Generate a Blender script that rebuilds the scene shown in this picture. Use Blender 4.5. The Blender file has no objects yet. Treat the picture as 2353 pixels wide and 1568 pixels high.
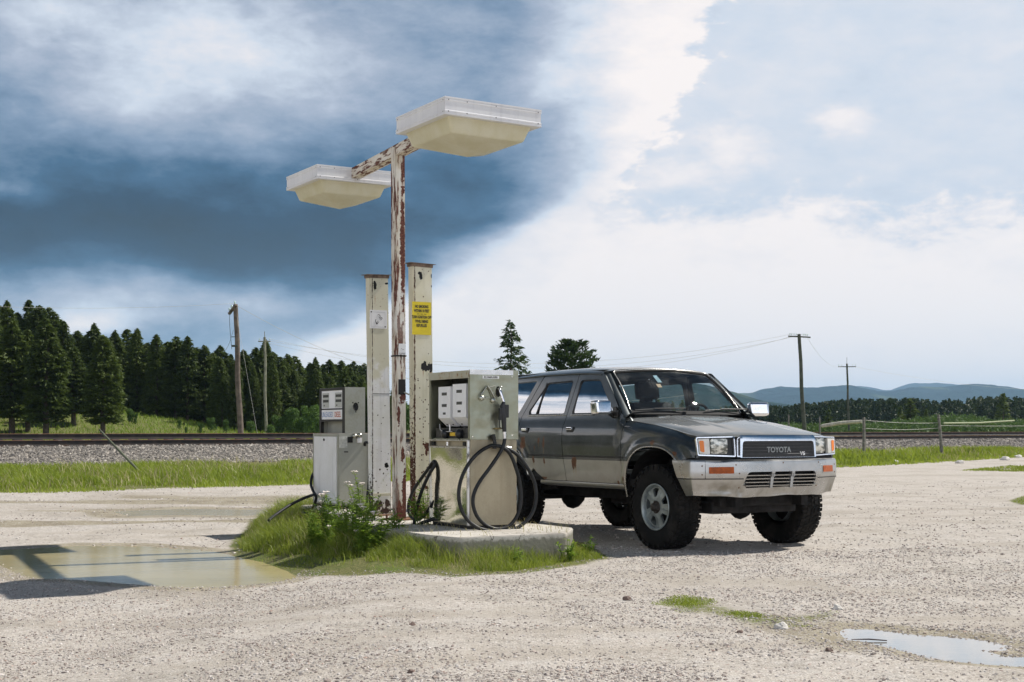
import bpy, bmesh, math, random
import numpy as np
from mathutils import Vector, Matrix, geometry, noise as mnoise
R = math.radians
rng = np.random.default_rng(7)
random.seed(7)
SC = bpy.context.scene
COL = SC.collection

# ---------------------------------------------------------------- camera
HC = 1.08                       # eye height, metres
F = 3270.0; U0 = 1176.5; V0 = 988.0   # 50 mm lens measured in 2353-wide picture units, horizon row
cd = bpy.data.cameras.new('camera'); cam = bpy.data.objects.new('camera', cd); COL.objects.link(cam)
cam.location = (0, 0, HC); cam.rotation_euler = (R(90), 0, 0)
cd.lens = 50.03; cd.sensor_width = 36; cd.shift_y = (V0 - 784) / 2353
cd.clip_start = 0.1; cd.clip_end = 60000
SC.camera = cam
SC.render.resolution_x = 1024; SC.render.resolution_y = 682
SC.view_settings.view_transform = 'Standard'; SC.view_settings.look = 'None'
SC.view_settings.exposure = 0.25; SC.view_settings.gamma = 1
SC.render.engine = 'CYCLES'
SC.cycles.max_bounces = 8; SC.cycles.transparent_max_bounces = 16
SC.cycles.volume_bounces = 1
SC.cycles.use_denoising = True
SC.cycles.sample_clamp_indirect = 6

# ---------------------------------------------------------------- sun
SUN_EL = R(49.5); SUN_AZ = math.atan2(.915, .403)
S = Vector((math.sin(SUN_AZ) * math.cos(SUN_EL), math.cos(SUN_AZ) * math.cos(SUN_EL), math.sin(SUN_EL)))
sl = bpy.data.lights.new('sun', 'SUN'); so = bpy.data.objects.new('sun', sl); COL.objects.link(so)
sl.energy = 5.0; sl.angle = R(0.55); sl.color = (1.0, 0.95, 0.87)
so.rotation_euler = S.to_track_quat('Z', 'Y').to_euler(); so.location = (30, 20, 40)

# ---------------------------------------------------------------- node shorthand
class N:
    def __init__(s, tree): s.t = tree; s.t.nodes.clear()
    def n(s, kind, **kw):
        x = s.t.nodes.new(kind)
        for k, v in kw.items():
            if k in ('ins',): continue
            setattr(x, k, v)
        return x
    def put(s, sock, v):
        if v is None: return
        if isinstance(v, bpy.types.NodeSocket): s.t.links.new(v, sock)
        else:
            try: sock.default_value = v
            except Exception:
                sock.default_value = tuple(v) + (1.0,) if len(v) == 3 else v
    def m(s, op, a, b=None, c=None, clamp=False):
        x = s.n('ShaderNodeMath', operation=op, use_clamp=clamp)
        s.put(x.inputs[0], a); s.put(x.inputs[1], b); s.put(x.inputs[2], c)
        return x.outputs[0]
    def vm(s, op, a, b=None, out=0):
        x = s.n('ShaderNodeVectorMath', operation=op); s.put(x.inputs[0], a)
        if b is not None: s.put(x.inputs[1], b)
        return x.outputs[out]
    def mix(s, f, a, b, bt='MIX', clampf=True):
        x = s.n('ShaderNodeMix', data_type='RGBA', blend_type=bt)
        s.put(x.inputs[0], f); s.put(x.inputs[6], a); s.put(x.inputs[7], b); return x.outputs[2]
    def noise(s, vec, scale, detail=3, rough=.5, dist=0, out=0):
        x = s.n('ShaderNodeTexNoise'); s.put(x.inputs['Vector'], vec); x.inputs['Scale'].default_value = scale
        x.inputs['Detail'].default_value = detail; x.inputs['Roughness'].default_value = rough; x.inputs['Distortion'].default_value = dist
        return x.outputs[out]
    def vor(s, vec, scale, feature='F1', out='Color', rand=1):
        x = s.n('ShaderNodeTexVoronoi', feature=feature); s.put(x.inputs['Vector'], vec); x.inputs['Scale'].default_value = scale
        x.inputs['Randomness'].default_value = rand
        return x.outputs[out]
    def rng(s, v, a, b, c=0., d=1., smooth=True):
        x = s.n('ShaderNodeMapRange', interpolation_type='SMOOTHSTEP' if smooth else 'LINEAR')
        s.put(x.inputs[0], v)
        for i, k in enumerate((a, b, c, d)): x.inputs[i + 1].default_value = k
        return x.outputs[0]
    def ramp(s, f, stops, interp='LINEAR'):
        x = s.n('ShaderNodeValToRGB'); x.color_ramp.interpolation = interp; e = x.color_ramp.elements
        while len(e) < len(stops): e.new(0.5)
        for k, (p, c) in enumerate(stops): e[k].position = p; e[k].color = tuple(c) + (1,)
        s.put(x.inputs[0], f); return x.outputs[0]
    def xyz(s, v):
        x = s.n('ShaderNodeSeparateXYZ'); s.put(x.inputs[0], v); return x.outputs
    def comb(s, a, b, c=0.):
        x = s.n('ShaderNodeCombineXYZ'); s.put(x.inputs[0], a); s.put(x.inputs[1], b); s.put(x.inputs[2], c); return x.outputs[0]
    def bump(s, h, strength=.5, dist=.01, normal=None):
        x = s.n('ShaderNodeBump'); x.inputs['Strength'].default_value = strength; x.inputs['Distance'].default_value = dist
        s.put(x.inputs['Height'], h)
        if normal is not None: s.put(x.inputs['Normal'], normal)
        return x.outputs[0]
def srgb(r, g, b):
    f = lambda c: (c / 255 / 12.92) if c <= 10.3 else ((c / 255 + .055) / 1.055) ** 2.4
    return (f(r), f(g), f(b))

# ---------------------------------------------------------------- sky: nishita light plus procedural clouds laid out by compass direction
W = bpy.data.worlds.new('World'); SC.world = W; W.use_nodes = True
g = N(W.node_tree)
out = g.n('ShaderNodeOutputWorld'); tc = g.n('ShaderNodeTexCoord')
D = tc.outputs['Generated']; X, Y, Z = g.xyz(D)[:3]
az = g.m('ARCTAN2', X, Y)
hyp = g.m('SQRT', g.m('ADD', g.m('MULTIPLY', X, X), g.m('MULTIPLY', Y, Y)))
el = g.m('DIVIDE', Z, g.m('MAXIMUM', hyp, .02))
ae = g.comb(g.m('TANGENT', g.m('MAXIMUM', g.m('MINIMUM', az, 1.2), -1.2)), el, 0)
q = g.comb(g.m('MULTIPLY', g.m('ARCTAN2', X, Y), 1.0), g.m('MULTIPLY', el, 1.8), Z)
w1 = g.noise(q, 7, 5, .55, 0, 1); w2 = g.noise(q, 2.4, 3, .5, 0, 1)
wv = g.vm('MULTIPLY', g.vm('SUBTRACT', w1, (.5, .5, .5)), (.075, .05, 0))
wv2 = g.vm('MULTIPLY', g.vm('SUBTRACT', w2, (.5, .5, .5)), (.10, .05, 0))
P = g.vm('ADD', g.vm('ADD', ae, wv), wv2)
pa, pe = g.xyz(P)[:2]
# bank edge: bright on the right, storm on the left
eb = g.m('MINIMUM', pe, .20)
edge = g.m('SUBTRACT', pa, g.m('ADD', -.070, g.m('MULTIPLY', g.m('SUBTRACT', eb, .10), 1.5)))
V = g.rng(edge, -.03, .045, .47, .985)
softV = g.rng(pa, -.01, .115, .49, .985); up = g.rng(pe, .145, .205); V = g.m('ADD', g.m('MULTIPLY', V, g.m('SUBTRACT', 1, up)), g.m('MULTIPLY', softV, up))
def blob(V, u, v, su, sv, amp):
    c = ((u - U0) / F, (V0 - v) / F, 0); s_ = (F / su, F / sv, 0)
    d = g.vm('MULTIPLY', g.vm('SUBTRACT', P, c), s_)
    l = g.vm('DOT_PRODUCT', d, d, out=1)
    return g.m('ADD', V, g.m('MULTIPLY', g.m('EXPONENT', g.m('MULTIPLY', l, -1.0)), amp))
for b in [(180, 540, 560, 120, -.34), (620, 590, 430, 90, -.22), (880, 480, 230, 120, -.16), (600, 400, 360, 60, -.10),
          (480, 120, 340, 180, .40), (40, 60, 170, 120, .22), (900, 120, 260, 200, .06), (250, 250, 160, 70, .08), (10, 495, 130, 34, .22), (820, 215, 260, 100, .04),
          (250, 705, 520, 48, .26), (190, 757, 160, 26, .45), (740, 830, 160, 50, .55), (620, 720, 140, 30, .12), (880, 740, 80, 45, .18),
          (1190, 400, 200, 120, -.20), (1050, 100, 260, 180, .02), (1700, 700, 700, 90, .06)]:
    V = blob(V, *b)
f1 = g.noise(g.vm('ADD', q, (3.1, 1.7, .4)), 16, 7, .58, .2)
f2 = g.noise(g.vm('ADD', q, (9.1, 4.7, 2.4)), 4.5, 4, .5, .3)
f3 = g.noise(g.vm('ADD', q, (5.1, 2.7, 7.4)), 34, 8, .62, .15)
tex = g.m('ADD', g.m('MULTIPLY', g.m('SUBTRACT', f1, .5), .30), g.m('MULTIPLY', g.m('SUBTRACT', f2, .5), .24))
tex = g.m('ADD', tex, g.m('MULTIPLY', g.m('SUBTRACT', f3, .5), .26))
V = g.m('ADD', V, g.m('MULTIPLY', tex, g.rng(edge, -.02, .10, 1, .45)))
# crisp white cumulus against the pale blue on the right
nn_ = g.m('ADD', g.m('MULTIPLY', g.m('SUBTRACT', f3, .5), .085), g.m('MULTIPLY', g.m('SUBTRACT', f1, .5), .12))
ra, re_ = g.xyz(ae)[:2]
d1_ = g.m('SUBTRACT', g.m('ADD', .080, g.m('MULTIPLY', g.m('SUBTRACT', re_, .165), .62)), ra)
w1_ = g.rng(g.m('ADD', d1_, nn_), -.006, .012)
w2_ = g.rng(g.m('ADD', g.m('SUBTRACT', g.m('ADD', .152, g.m('MULTIPLY', g.m('SUBTRACT', ra, .2), -.02)), re_), g.m('MULTIPLY', nn_, .8)), -.012, .018)
def puff(u, v, su, sv):
    l = g.vm('LENGTH', g.vm('MULTIPLY', g.vm('SUBTRACT', ae, ((u - U0) / F, (V0 - v) / F, 0)), (F / su, F / sv, 0)), out=1)
    return g.rng(g.m('ADD', l, g.m('MULTIPLY', nn_, -16)), 1.5, .2, 0, .7)
wh = g.m('MAXIMUM', g.m('MAXIMUM', w1_, w2_), g.m('MAXIMUM', puff(1935, 295, 75, 34), puff(1690, 345, 75, 60)))
wh = g.m('MAXIMUM', wh, puff(1560, 410, 120, 40))
V = g.m('SUBTRACT', V, g.m('MULTIPLY', g.m('MULTIPLY', g.m('SUBTRACT', 1, wh), .165), g.rng(ra, .035, .10)))
# the rest of the compass: white banks low on the left, storm blue above them, unseen bright cloud added behind as fill
fr = g.m('ABSOLUTE', az)
side = g.m('ADD', g.rng(g.m('ADD', el, g.m('MULTIPLY', g.m('SUBTRACT', f2, .5), .30)), .27, .37, .93, .08), g.m('MULTIPLY', g.m('SUBTRACT', f1, .5), .5))
side = g.m('ADD', side, g.m('MULTIPLY', g.m('SUBTRACT', g.noise(g.vm('MULTIPLY', q, (1, 3.2, 1)), 3.4, 4), .5), .75))
side = g.m('ADD', side, g.rng(side, .75, .95, 0, .0))
isleft = g.rng(az, -.50, -.40, 1, 0)
V = g.m('ADD', g.m('MULTIPLY', V, g.m('SUBTRACT', 1, isleft)), g.m('MULTIPLY', side, isleft))
back = g.rng(fr, 1.7, 2.3, 0, 1)
V = g.m('ADD', g.m('MULTIPLY', V, g.m('SUBTRACT', 1, back)), g.m('MULTIPLY', g.m('ADD', .85, g.m('MULTIPLY', tex, 1.2)), back))
rt = g.m('MULTIPLY', g.rng(az, .48, .62), g.rng(az, 2.2, 1.7)); V = g.m('ADD', V, g.m('MULTIPLY', rt, g.rng(el, .12, .4, 0, -.55)))
high = g.rng(g.m('ADD', el, g.m('MULTIPLY', g.m('SUBTRACT', f2, .5), .35)), .45, .78, 0, .95)
V = g.m('ADD', g.m('MULTIPLY', V, g.m('SUBTRACT', 1, high)), g.m('MULTIPLY', .12, high))  # unseen sky to the right and overhead darkened to cut ambient light
cloud = g.ramp(V, [(0, srgb(0, 30, 52)), (.18, srgb(8, 50, 80)), (.34, srgb(54, 94, 128)), (.52, srgb(126, 148, 175)),
                   (.68, srgb(172, 183, 202)), (.80, srgb(210, 219, 232)), (.90, srgb(235, 233, 237)), (1.0, srgb(255, 247, 244))])
sky = g.n('ShaderNodeTexSky', sky_type='NISHITA', sun_disc=False, sun_elevation=SUN_EL, sun_rotation=SUN_AZ)
bs = g.n('ShaderNodeBackground'); g.put(bs.inputs[0], sky.outputs[0]); bs.inputs[1].default_value = .09
bc = g.n('ShaderNodeBackground'); g.put(bc.inputs[0], cloud); g.put(bc.inputs[1], g.m('ADD', .86, g.m('MULTIPLY', g.m('MULTIPLY', g.m('MAXIMUM', isleft, back), g.rng(V, .6, .95)), .8)))
mx = g.n('ShaderNodeMixShader')
cover = g.rng(g.m('ADD', el, g.m('MULTIPLY', g.m('SUBTRACT', f2, .5), .8)), .5, 1.3, 1, .9)
g.put(mx.inputs[0], cover); g.put(mx.inputs[1], bs.outputs[0]); g.put(mx.inputs[2], bc.outputs[0]); g.put(out.inputs[0], mx.outputs[0])
W.cycles.sampling_method = 'MANUAL'; W.cycles.sample_map_resolution = 1024

# ---------------------------------------------------------------- object helpers
def tag(o, label=None, cat=None, group=None, kind=None):
    if label: o['label'] = label
    if cat: o['category'] = cat
    if group: o['group'] = group
    if kind: o['kind'] = kind
    return o
def empty(name, loc, rz=0, label=None, cat=None, group=None):
    o = bpy.data.objects.new(name, None); COL.objects.link(o); o.location = loc; o.rotation_euler = (0, 0, rz)
    o.empty_display_size = .2
    return tag(o, label, cat, group)
def link(name, me, mat=None, parent=None, loc=None, label=None):
    o = bpy.data.objects.new(name, me); COL.objects.link(o)
    if mat is not None:
        for mm in (mat if isinstance(mat, (list, tuple)) else [mat]): me.materials.append(mm)
    if parent is not None: o.parent = parent
    if loc is not None: o.location = loc
    if label: o['label'] = label
    return o
def copy_tree(o, parent=None):
    c = o.copy(); COL.objects.link(c); c.parent = parent
    for ch in list(o.children): copy_tree(ch, c)
    return c
def ray(u, v): return Vector(((u - U0) / F, 1.0, (V0 - v) / F))
CAM = Vector((0, 0, HC))
def gp(u, v, z=0.0):            # point of a horizontal plane seen at (u, v)
    r = ray(u, v); t = (z - HC) / r.z; return CAM + r * t
def at(u, v, y):                # point at depth y
    return CAM + ray(u, v) * y
def loc_plane(M, axis, val, u, v):   # local coordinates of the point of a local plane seen at (u, v)
    Mi = M.inverted(); o = Mi @ CAM; d = (Mi.to_3x3() @ ray(u, v)); t = (val - o[axis]) / d[axis]
    return o + d * t

class MB:                       # mesh builder
    def __init__(s): s.v = []; s.f = []; s.mi = []; s.sm = []
    def add(s, vs, fs, mi=0, smooth=False):
        b = len(s.v); s.v += [tuple(x) for x in vs]; s.f += [tuple(b + i for i in f) for f in fs]
        s.mi += [mi] * len(fs); s.sm += [smooth] * len(fs); return s
    def box(s, x0, x1, y0, y1, z0, z1, mi=0, M=None, bev=0):
        x0, x1 = min(x0, x1), max(x0, x1); y0, y1 = min(y0, y1), max(y0, y1); z0, z1 = min(z0, z1), max(z0, z1)
        if bev > 0:
            bm = bmesh.new(); bmesh.ops.create_cube(bm, size=1)
            for v in bm.verts: v.co = Vector((x0 + (v.co.x + .5) * (x1 - x0), y0 + (v.co.y + .5) * (y1 - y0), z0 + (v.co.z + .5) * (z1 - z0)))
            bmesh.ops.bevel(bm, geom=bm.edges[:], offset=bev, segments=2, affect='EDGES', profile=.7)
            vs = [v.co.copy() for v in bm.verts]; bm.verts.index_update(); fs = [[v.index for v in f.verts] for f in bm.faces]; bm.free()
        else:
            vs = [Vector((x, y, z)) for z in (z0, z1) for y in (y0, y1) for x in (x0, x1)]
            fs = [(0, 2, 3, 1), (4, 5, 7, 6), (0, 1, 5, 4), (2, 6, 7, 3), (0, 4, 6, 2), (1, 3, 7, 5)]
        if M is not None: vs = [M @ v for v in vs]
        return s.add(vs, fs, mi)
    def tube(s, pts, r, seg=8, mi=0, caps=True, smooth=True):
        pts = [Vector(p) for p in pts]; n = len(pts); rr = r if hasattr(r, '__len__') else [r] * n
        vs = []; up = None
        for i, p in enumerate(pts):
            t = (pts[min(i + 1, n - 1)] - pts[max(i - 1, 0)])
            t = t.normalized() if t.length > 1e-9 else Vector((0, 0, 1))
            if up is None: up = t.cross(Vector((0, 0, 1)) if abs(t.z) < .9 else Vector((1, 0, 0))).normalized()
            up = (up - t * up.dot(t)); up = up.normalized() if up.length > 1e-6 else t.orthogonal().normalized()
            w = t.cross(up)
            for k in range(seg):
                a = 2 * math.pi * k / seg; vs.append(p + (up * math.cos(a) + w * math.sin(a)) * rr[i])
        fs = [(i * seg + k, i * seg + (k + 1) % seg, (i + 1) * seg + (k + 1) % seg, (i + 1) * seg + k) for i in range(n - 1) for k in range(seg)]
        s.add(vs, fs, mi, smooth)
        if caps: s.add(vs[:seg], [tuple(range(seg - 1, -1, -1))], mi); s.add(vs[-seg:], [tuple(range(seg))], mi)
        return s
    def lathe(s, prof, seg=24, M=None, mi=0, smooth=True, a0=0, a1=2 * math.pi):   # prof (r, h) around z
        full = abs(a1 - a0 - 2 * math.pi) < 1e-6; ns = seg if full else seg + 1
        vs = [Vector((r * math.cos(a0 + (a1 - a0) * k / seg), r * math.sin(a0 + (a1 - a0) * k / seg), h)) for r, h in prof for k in range(ns)]
        if M is not None: vs = [M @ v for v in vs]
        fs = []
        for i in range(len(prof) - 1):
            for k in range(seg):
                k2 = (k + 1) % ns; fs.append((i * ns + k, i * ns + k2, (i + 1) * ns + k2, (i + 1) * ns + k))
        return s.add(vs, fs, mi, smooth)
    def prism(s, poly, h0, h1, M=None, mi=0):      # polygon in xy, extruded along z, M places it
        n = len(poly); vs = [Vector((x, y, h)) for h in (h0, h1) for x, y in poly]
        if M is not None: vs = [M @ v for v in vs]
        return s.add(vs, [tuple(range(n - 1, -1, -1)), tuple(range(n, 2 * n))] + [(i, (i + 1) % n, n + (i + 1) % n, n + i) for i in range(n)], mi)
    def mesh(s, name):
        me = bpy.data.meshes.new(name); me.from_pydata(s.v, [], s.f)
        me.polygons.foreach_set('material_index', s.mi); me.polygons.foreach_set('use_smooth', s.sm)
        me.update(); return me
    def build(s, name, mat, parent=None, loc=None, label=None, weld=0):
        me = s.mesh(name)
        if weld:
            bm = bmesh.new(); bm.from_mesh(me); bmesh.ops.remove_doubles(bm, verts=bm.verts, dist=weld)
            bmesh.ops.recalc_face_normals(bm, faces=bm.faces); bm.to_mesh(me); bm.free()
        return link(name, me, mat, parent, loc, label)
def frame_yz(x=0, flip=False):  # polygon (y, z) -> x extrusion
    return Matrix(((0, 0, 1, x), (1, 0, 0, 0), (0, 1, 0, 0), (0, 0, 0, 1)))
def frame_xz(y=0):              # polygon (x, z) -> y extrusion
    return Matrix(((1, 0, 0, 0), (0, 0, 1, y), (0, 1, 0, 0), (0, 0, 0, 1)))
def raw_mesh(name, verts, faces, mat=None, smooth=False, attrs=None):    # big numpy meshes, faces (n, k)
    verts = np.asarray(verts, np.float32); faces = np.asarray(faces, np.int32)
    me = bpy.data.meshes.new(name); k = faces.shape[1]
    me.vertices.add(len(verts)); me.vertices.foreach_set('co', verts.ravel())
    me.loops.add(faces.size); me.loops.foreach_set('vertex_index', faces.ravel())
    me.polygons.add(len(faces)); me.polygons.foreach_set('loop_start', np.arange(len(faces), dtype=np.int32) * k)
    me.polygons.foreach_set('loop_total', np.full(len(faces), k, np.int32))
    me.polygons.foreach_set('use_smooth', np.full(len(faces), bool(smooth)))
    for an, av in (attrs or {}).items():
        a = me.attributes.new(an, 'FLOAT', 'POINT'); a.data.foreach_set('value', np.asarray(av, np.float32))
    me.update(calc_edges=True); me.validate()
    if mat is not None: me.materials.append(mat)
    return me
def catmull(pts, n=8):
    pts = [Vector(p) for p in pts]; out = []
    P_ = [pts[0] * 2 - pts[1]] + pts + [pts[-1] * 2 - pts[-2]]
    for i in range(1, len(P_) - 2):
        a, b, c, d = P_[i - 1:i + 3]
        for k in range(n):
            t = k / n; out.append(.5 * ((2 * b) + (c - a) * t + (2 * a - 5 * b + 4 * c - d) * t * t + (3 * b - a - 3 * c + d) * t ** 3))
    out.append(pts[-1]); return out
def roundpoly(poly, r, n=4):
    out = []; m = len(poly)
    for i in range(m):
        p0 = Vector(poly[i - 1][:2]); p = Vector(poly[i][:2]); p1 = Vector(poly[(i + 1) % m][:2])
        rr = poly[i][2] if len(poly[i]) > 2 else r
        a = (p0 - p); b = (p1 - p); k = min(rr, a.length * .45, b.length * .45)
        if k < 1e-4: out.append(tuple(p)); continue
        A = p + a.normalized() * k; B = p + b.normalized() * k
        for j in range(n + 1):
            t = j / n; out.append(tuple(A * (1 - t) ** 2 + p * 2 * t * (1 - t) + B * t * t))
    return out
def resample(poly, d):
    out = []
    for i in range(len(poly)):
        a = Vector(poly[i][:2]); b = Vector(poly[(i + 1) % len(poly)][:2]); n = max(1, int((b - a).length / d))
        for k in range(n): out.append(tuple(a.lerp(b, k / n)))
    return out
def pip(px, py, poly):
    poly = np.asarray([p[:2] for p in poly]); x = np.asarray(px); y = np.asarray(py); c = np.zeros(x.shape, bool); j = len(poly) - 1
    for i in range(len(poly)):
        xi, yi = poly[i]; xj, yj = poly[j]
        if yi != yj:
            c ^= ((yi > y) != (yj > y)) & (x < (xj - xi) * (y - yi) / (yj - yi) + xi)
        j = i
    return c
def sdist(px, py, poly):       # signed distance to a polygon, inside negative
    poly = np.asarray([p[:2] for p in poly], float); x = np.asarray(px, float); y = np.asarray(py, float); best = np.full(x.shape, 1e9)
    for i in range(len(poly)):
        a = poly[i]; b = poly[(i + 1) % len(poly)]; d = b - a; L = (d ** 2).sum() + 1e-12
        t = np.clip(((x - a[0]) * d[0] + (y - a[1]) * d[1]) / L, 0, 1)
        best = np.minimum(best, np.hypot(x - a[0] - t * d[0], y - a[1] - t * d[1]))
    return np.where(pip(x, y, poly), -best, best)
def vnoise(x, y, seed=0):      # smooth value noise in numpy, 0..1
    x = np.asarray(x, float); y = np.asarray(y, float); xi = np.floor(x).astype(np.int64); yi = np.floor(y).astype(np.int64)
    fx = x - xi; fy = y - yi; fx = fx * fx * (3 - 2 * fx); fy = fy * fy * (3 - 2 * fy)
    def h(a, b):
        n = (a * 374761393 + b * 668265263 + seed * 1442695041) & 0xffffffff
        n = ((n ^ (n >> 13)) * 1274126177) & 0xffffffff
        return ((n ^ (n >> 16)) & 0xffff) / 65535.
    return (h(xi, yi) * (1 - fx) + h(xi + 1, yi) * fx) * (1 - fy) + (h(xi, yi + 1) * (1 - fx) + h(xi + 1, yi + 1) * fx) * fy
def fbm(x, y, o=4, seed=0):
    t = 0; a = .5; s_ = 0
    for k in range(o): t = t + a * vnoise(x * 2 ** k, y * 2 ** k, seed + k * 17); s_ += a; a *= .5
    return t / s_
def sstep(a, b, x): t = np.clip((x - a) / (b - a), 0, 1); return t * t * (3 - 2 * t)

def panel(name, outline, mapf, mat, parent, holes=(), sp=.05, depth=.015, label=None, flip=False, edge=None):
    """sheet cut to a 2-D outline (with holes), carried onto the smooth surface mapf(u, v), with a rim of the given depth"""
    loops = [resample(outline, edge or sp)] + [resample(h, edge or sp) for h in holes]
    pts = []; edges = []
    for L in loops:
        b = len(pts); pts += L; edges += [(b + i, b + (i + 1) % len(L)) for i in range(len(L))]
    P_ = np.array(pts); lo = P_.min(0); hi = P_.max(0)
    gx, gy = np.meshgrid(np.arange(lo[0] + sp * .5, hi[0], sp), np.arange(lo[1] + sp * .5, hi[1], sp)); gx = gx.ravel(); gy = gy.ravel()
    ok = sdist(gx, gy, loops[0]) < -sp * .4
    for h in loops[1:]: ok &= sdist(gx, gy, h) > sp * .4
    allp = [Vector(p) for p in pts] + [Vector((a, b)) for a, b in zip(gx[ok], gy[ok])]
    vs, es, fs, ov, oe, of = geometry.delaunay_2d_cdt(allp, edges, [], 0, 1e-6)
    vs2 = np.array([tuple(v) for v in vs]); keep = []
    if len(fs):
        cen = np.array([vs2[list(f)].mean(0) for f in fs]); k = pip(cen[:, 0], cen[:, 1], loops[0])
        for h in loops[1:]: k &= ~pip(cen[:, 0], cen[:, 1], h)
        for f, kk in zip(fs, k):
            if kk:
                a, b, c = (vs2[i] for i in f[:3])
                if abs((b[0] - a[0]) * (c[1] - a[1]) - (b[1] - a[1]) * (c[0] - a[0])) > 1e-9: keep.append(list(f))
    e = 1e-3; co = []; no = []
    for p in vs2:
        q0 = Vector(mapf(p[0], p[1])); n = (Vector(mapf(p[0] + e, p[1])) - Vector(mapf(p[0] - e, p[1]))).cross(Vector(mapf(p[0], p[1] + e)) - Vector(mapf(p[0], p[1] - e))).normalized()
        if flip: n = -n
        co.append(q0); no.append(n)
    V_ = list(co); NN = list(no); F_ = []
    for f in keep:
        n = (co[f[1]] - co[f[0]]).cross(co[f[2]] - co[f[0]])
        F_.append(f if n.dot(no[f[0]]) > 0 else f[::-1])
    cnt = {}
    for f in F_:
        for i in range(len(f)):
            a, b = f[i], f[(i + 1) % len(f)]; cnt.setdefault((min(a, b), max(a, b)), []).append((a, b))
    if depth:
        # rim faces along open edges
        for kx, L in cnt.items():
            if len(L) == 1:
                a, b = L[0]; ca, cb = co[a], co[b]; da, db = ca - no[a] * depth, cb - no[b] * depth
                rn = (cb - ca).cross(no[a]).normalized()
                i = len(V_); V_ += [cb, ca, da, db]; NN += [rn] * 4; F_.append([i, i + 1, i + 2, i + 3])
    me = bpy.data.meshes.new(name); me.from_pydata([tuple(v) for v in V_], [], F_)
    me.polygons.foreach_set('use_smooth', [True] * len(me.polygons))
    me.normals_split_custom_set_from_vertices([tuple(n) for n in NN]); me.update()
    return link(name, me, mat, parent, label=label)
def text_mesh(name, body, size, M, mat, parent, ext=.001, sx=1.0, align='CENTER', bold=0, label=None):
    c = bpy.data.curves.new(name, 'FONT'); c.body = body; c.size = size; c.extrude = ext; c.align_x = align; c.align_y = 'CENTER'; c.offset = bold
    c.resolution_u = 3
    t = bpy.data.objects.new(name + '_tmp', c); COL.objects.link(t)
    bpy.context.view_layer.update(); dg = bpy.context.evaluated_depsgraph_get()
    me = bpy.data.meshes.new_from_object(t.evaluated_get(dg)); bpy.data.objects.remove(t); bpy.data.curves.remove(c)
    me.transform(M @ Matrix.Diagonal((sx, 1, 1, 1))); me.materials.clear(); me.name = name
    return link(name, me, mat, parent, label=label)
# ---------------------------------------------------------------- materials
def mat(name):
    m = bpy.data.materials.new(name); m.use_nodes = True; h = N(m.node_tree)
    o = h.n('ShaderNodeOutputMaterial'); b = h.n('ShaderNodeBsdfPrincipled'); h.put(o.inputs[0], b.outputs[0])
    return m, h, b, o
def pbr(name, col, rough=.6, metal=0, coat=0, spec=.5, nscale=0, namp=.25, bump=0, bscale=60, coord='Object'):
    m, h, b, o = mat(name); c = h.n('ShaderNodeTexCoord').outputs[coord]
    base = col
    if nscale:
        nz = h.noise(c, nscale, 5, .6); base = h.mix(h.rng(nz, .3, .7), tuple(x * (1 - namp) for x in col), tuple(min(1, x * (1 + namp)) for x in col))
    h.put(b.inputs['Base Color'], base); b.inputs['Roughness'].default_value = rough; b.inputs['Metallic'].default_value = metal
    if nscale: h.put(b.inputs['Roughness'], h.rng(h.noise(c, nscale * 1.7, 3), .3, .7, rough * .85, min(1, rough * 1.15)))
    b.inputs['Coat Weight'].default_value = coat; b.inputs['Specular IOR Level'].default_value = spec; b.inputs['Coat Weight'].default_value = 1.0 if spec > .5 else 0; b.inputs['Coat Roughness'].default_value = .03
    if bump: h.put(b.inputs['Normal'], h.bump(h.noise(c, bscale, 4), bump, .004))
    return m
def m_leaf(name, c1, c2, trans=.3, scale=.8, rough=.6):
    m = bpy.data.materials.new(name); m.use_nodes = True; h = N(m.node_tree); o = h.n('ShaderNodeOutputMaterial')
    tcn = h.n('ShaderNodeTexCoord'); oi = h.n('ShaderNodeObjectInfo'); at_ = h.n('ShaderNodeAttribute', attribute_name='tint')
    nz = h.noise(tcn.outputs['Object'], scale, 3)
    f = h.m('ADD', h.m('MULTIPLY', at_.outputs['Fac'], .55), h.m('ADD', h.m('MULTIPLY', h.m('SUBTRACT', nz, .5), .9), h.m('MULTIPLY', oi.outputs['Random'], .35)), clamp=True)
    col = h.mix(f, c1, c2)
    b = h.n('ShaderNodeBsdfPrincipled'); h.put(b.inputs['Base Color'], col); b.inputs['Roughness'].default_value = rough; b.inputs['Specular IOR Level'].default_value = .3
    t = h.n('ShaderNodeBsdfTranslucent'); h.put(t.inputs[0], h.mix(.35, col, (c2[0] * 1.2, c2[1] * 1.2, c2[2] * .7)))
    x = h.n('ShaderNodeMixShader'); x.inputs[0].default_value = trans
    h.put(x.inputs[1], b.outputs[0]); h.put(x.inputs[2], t.outputs[0]); h.put(o.inputs[0], x.outputs[0])
    return m
M_CONIFER = m_leaf('conifer_needles', (.018, .036, .008), (.105, .145, .026), .25, .9)
M_PINE = m_leaf('pine_needles', (.020, .040, .014), (.06, .10, .03), .2, 1.2)
M_FAR = m_leaf('far_needles', (.018, .034, .008), (.06, .09, .022), .15, .12)
M_BROAD = m_leaf('broad_leaves', (.05, .10, .025), (.13, .22, .05), .35, 1.2)
M_GRASS = m_leaf('grass_blades', (.11, .165, .015), (.34, .41, .06), .42, .9, .5)
M_GRASSD = m_leaf('dark_grass_blades', (.05, .10, .012), (.33, .39, .06), .42, 2.2, .5)
M_WEED = m_leaf('weed_leaves', (.08, .16, .02), (.30, .42, .07), .4, 4, .5)
M_DRY = m_leaf('dry_grass', (.30, .27, .13), (.48, .43, .24), .3, 3)
M_BARK = pbr('bark', (.085, .065, .05), .9, nscale=6, namp=.4, bump=.5, bscale=20)

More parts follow.
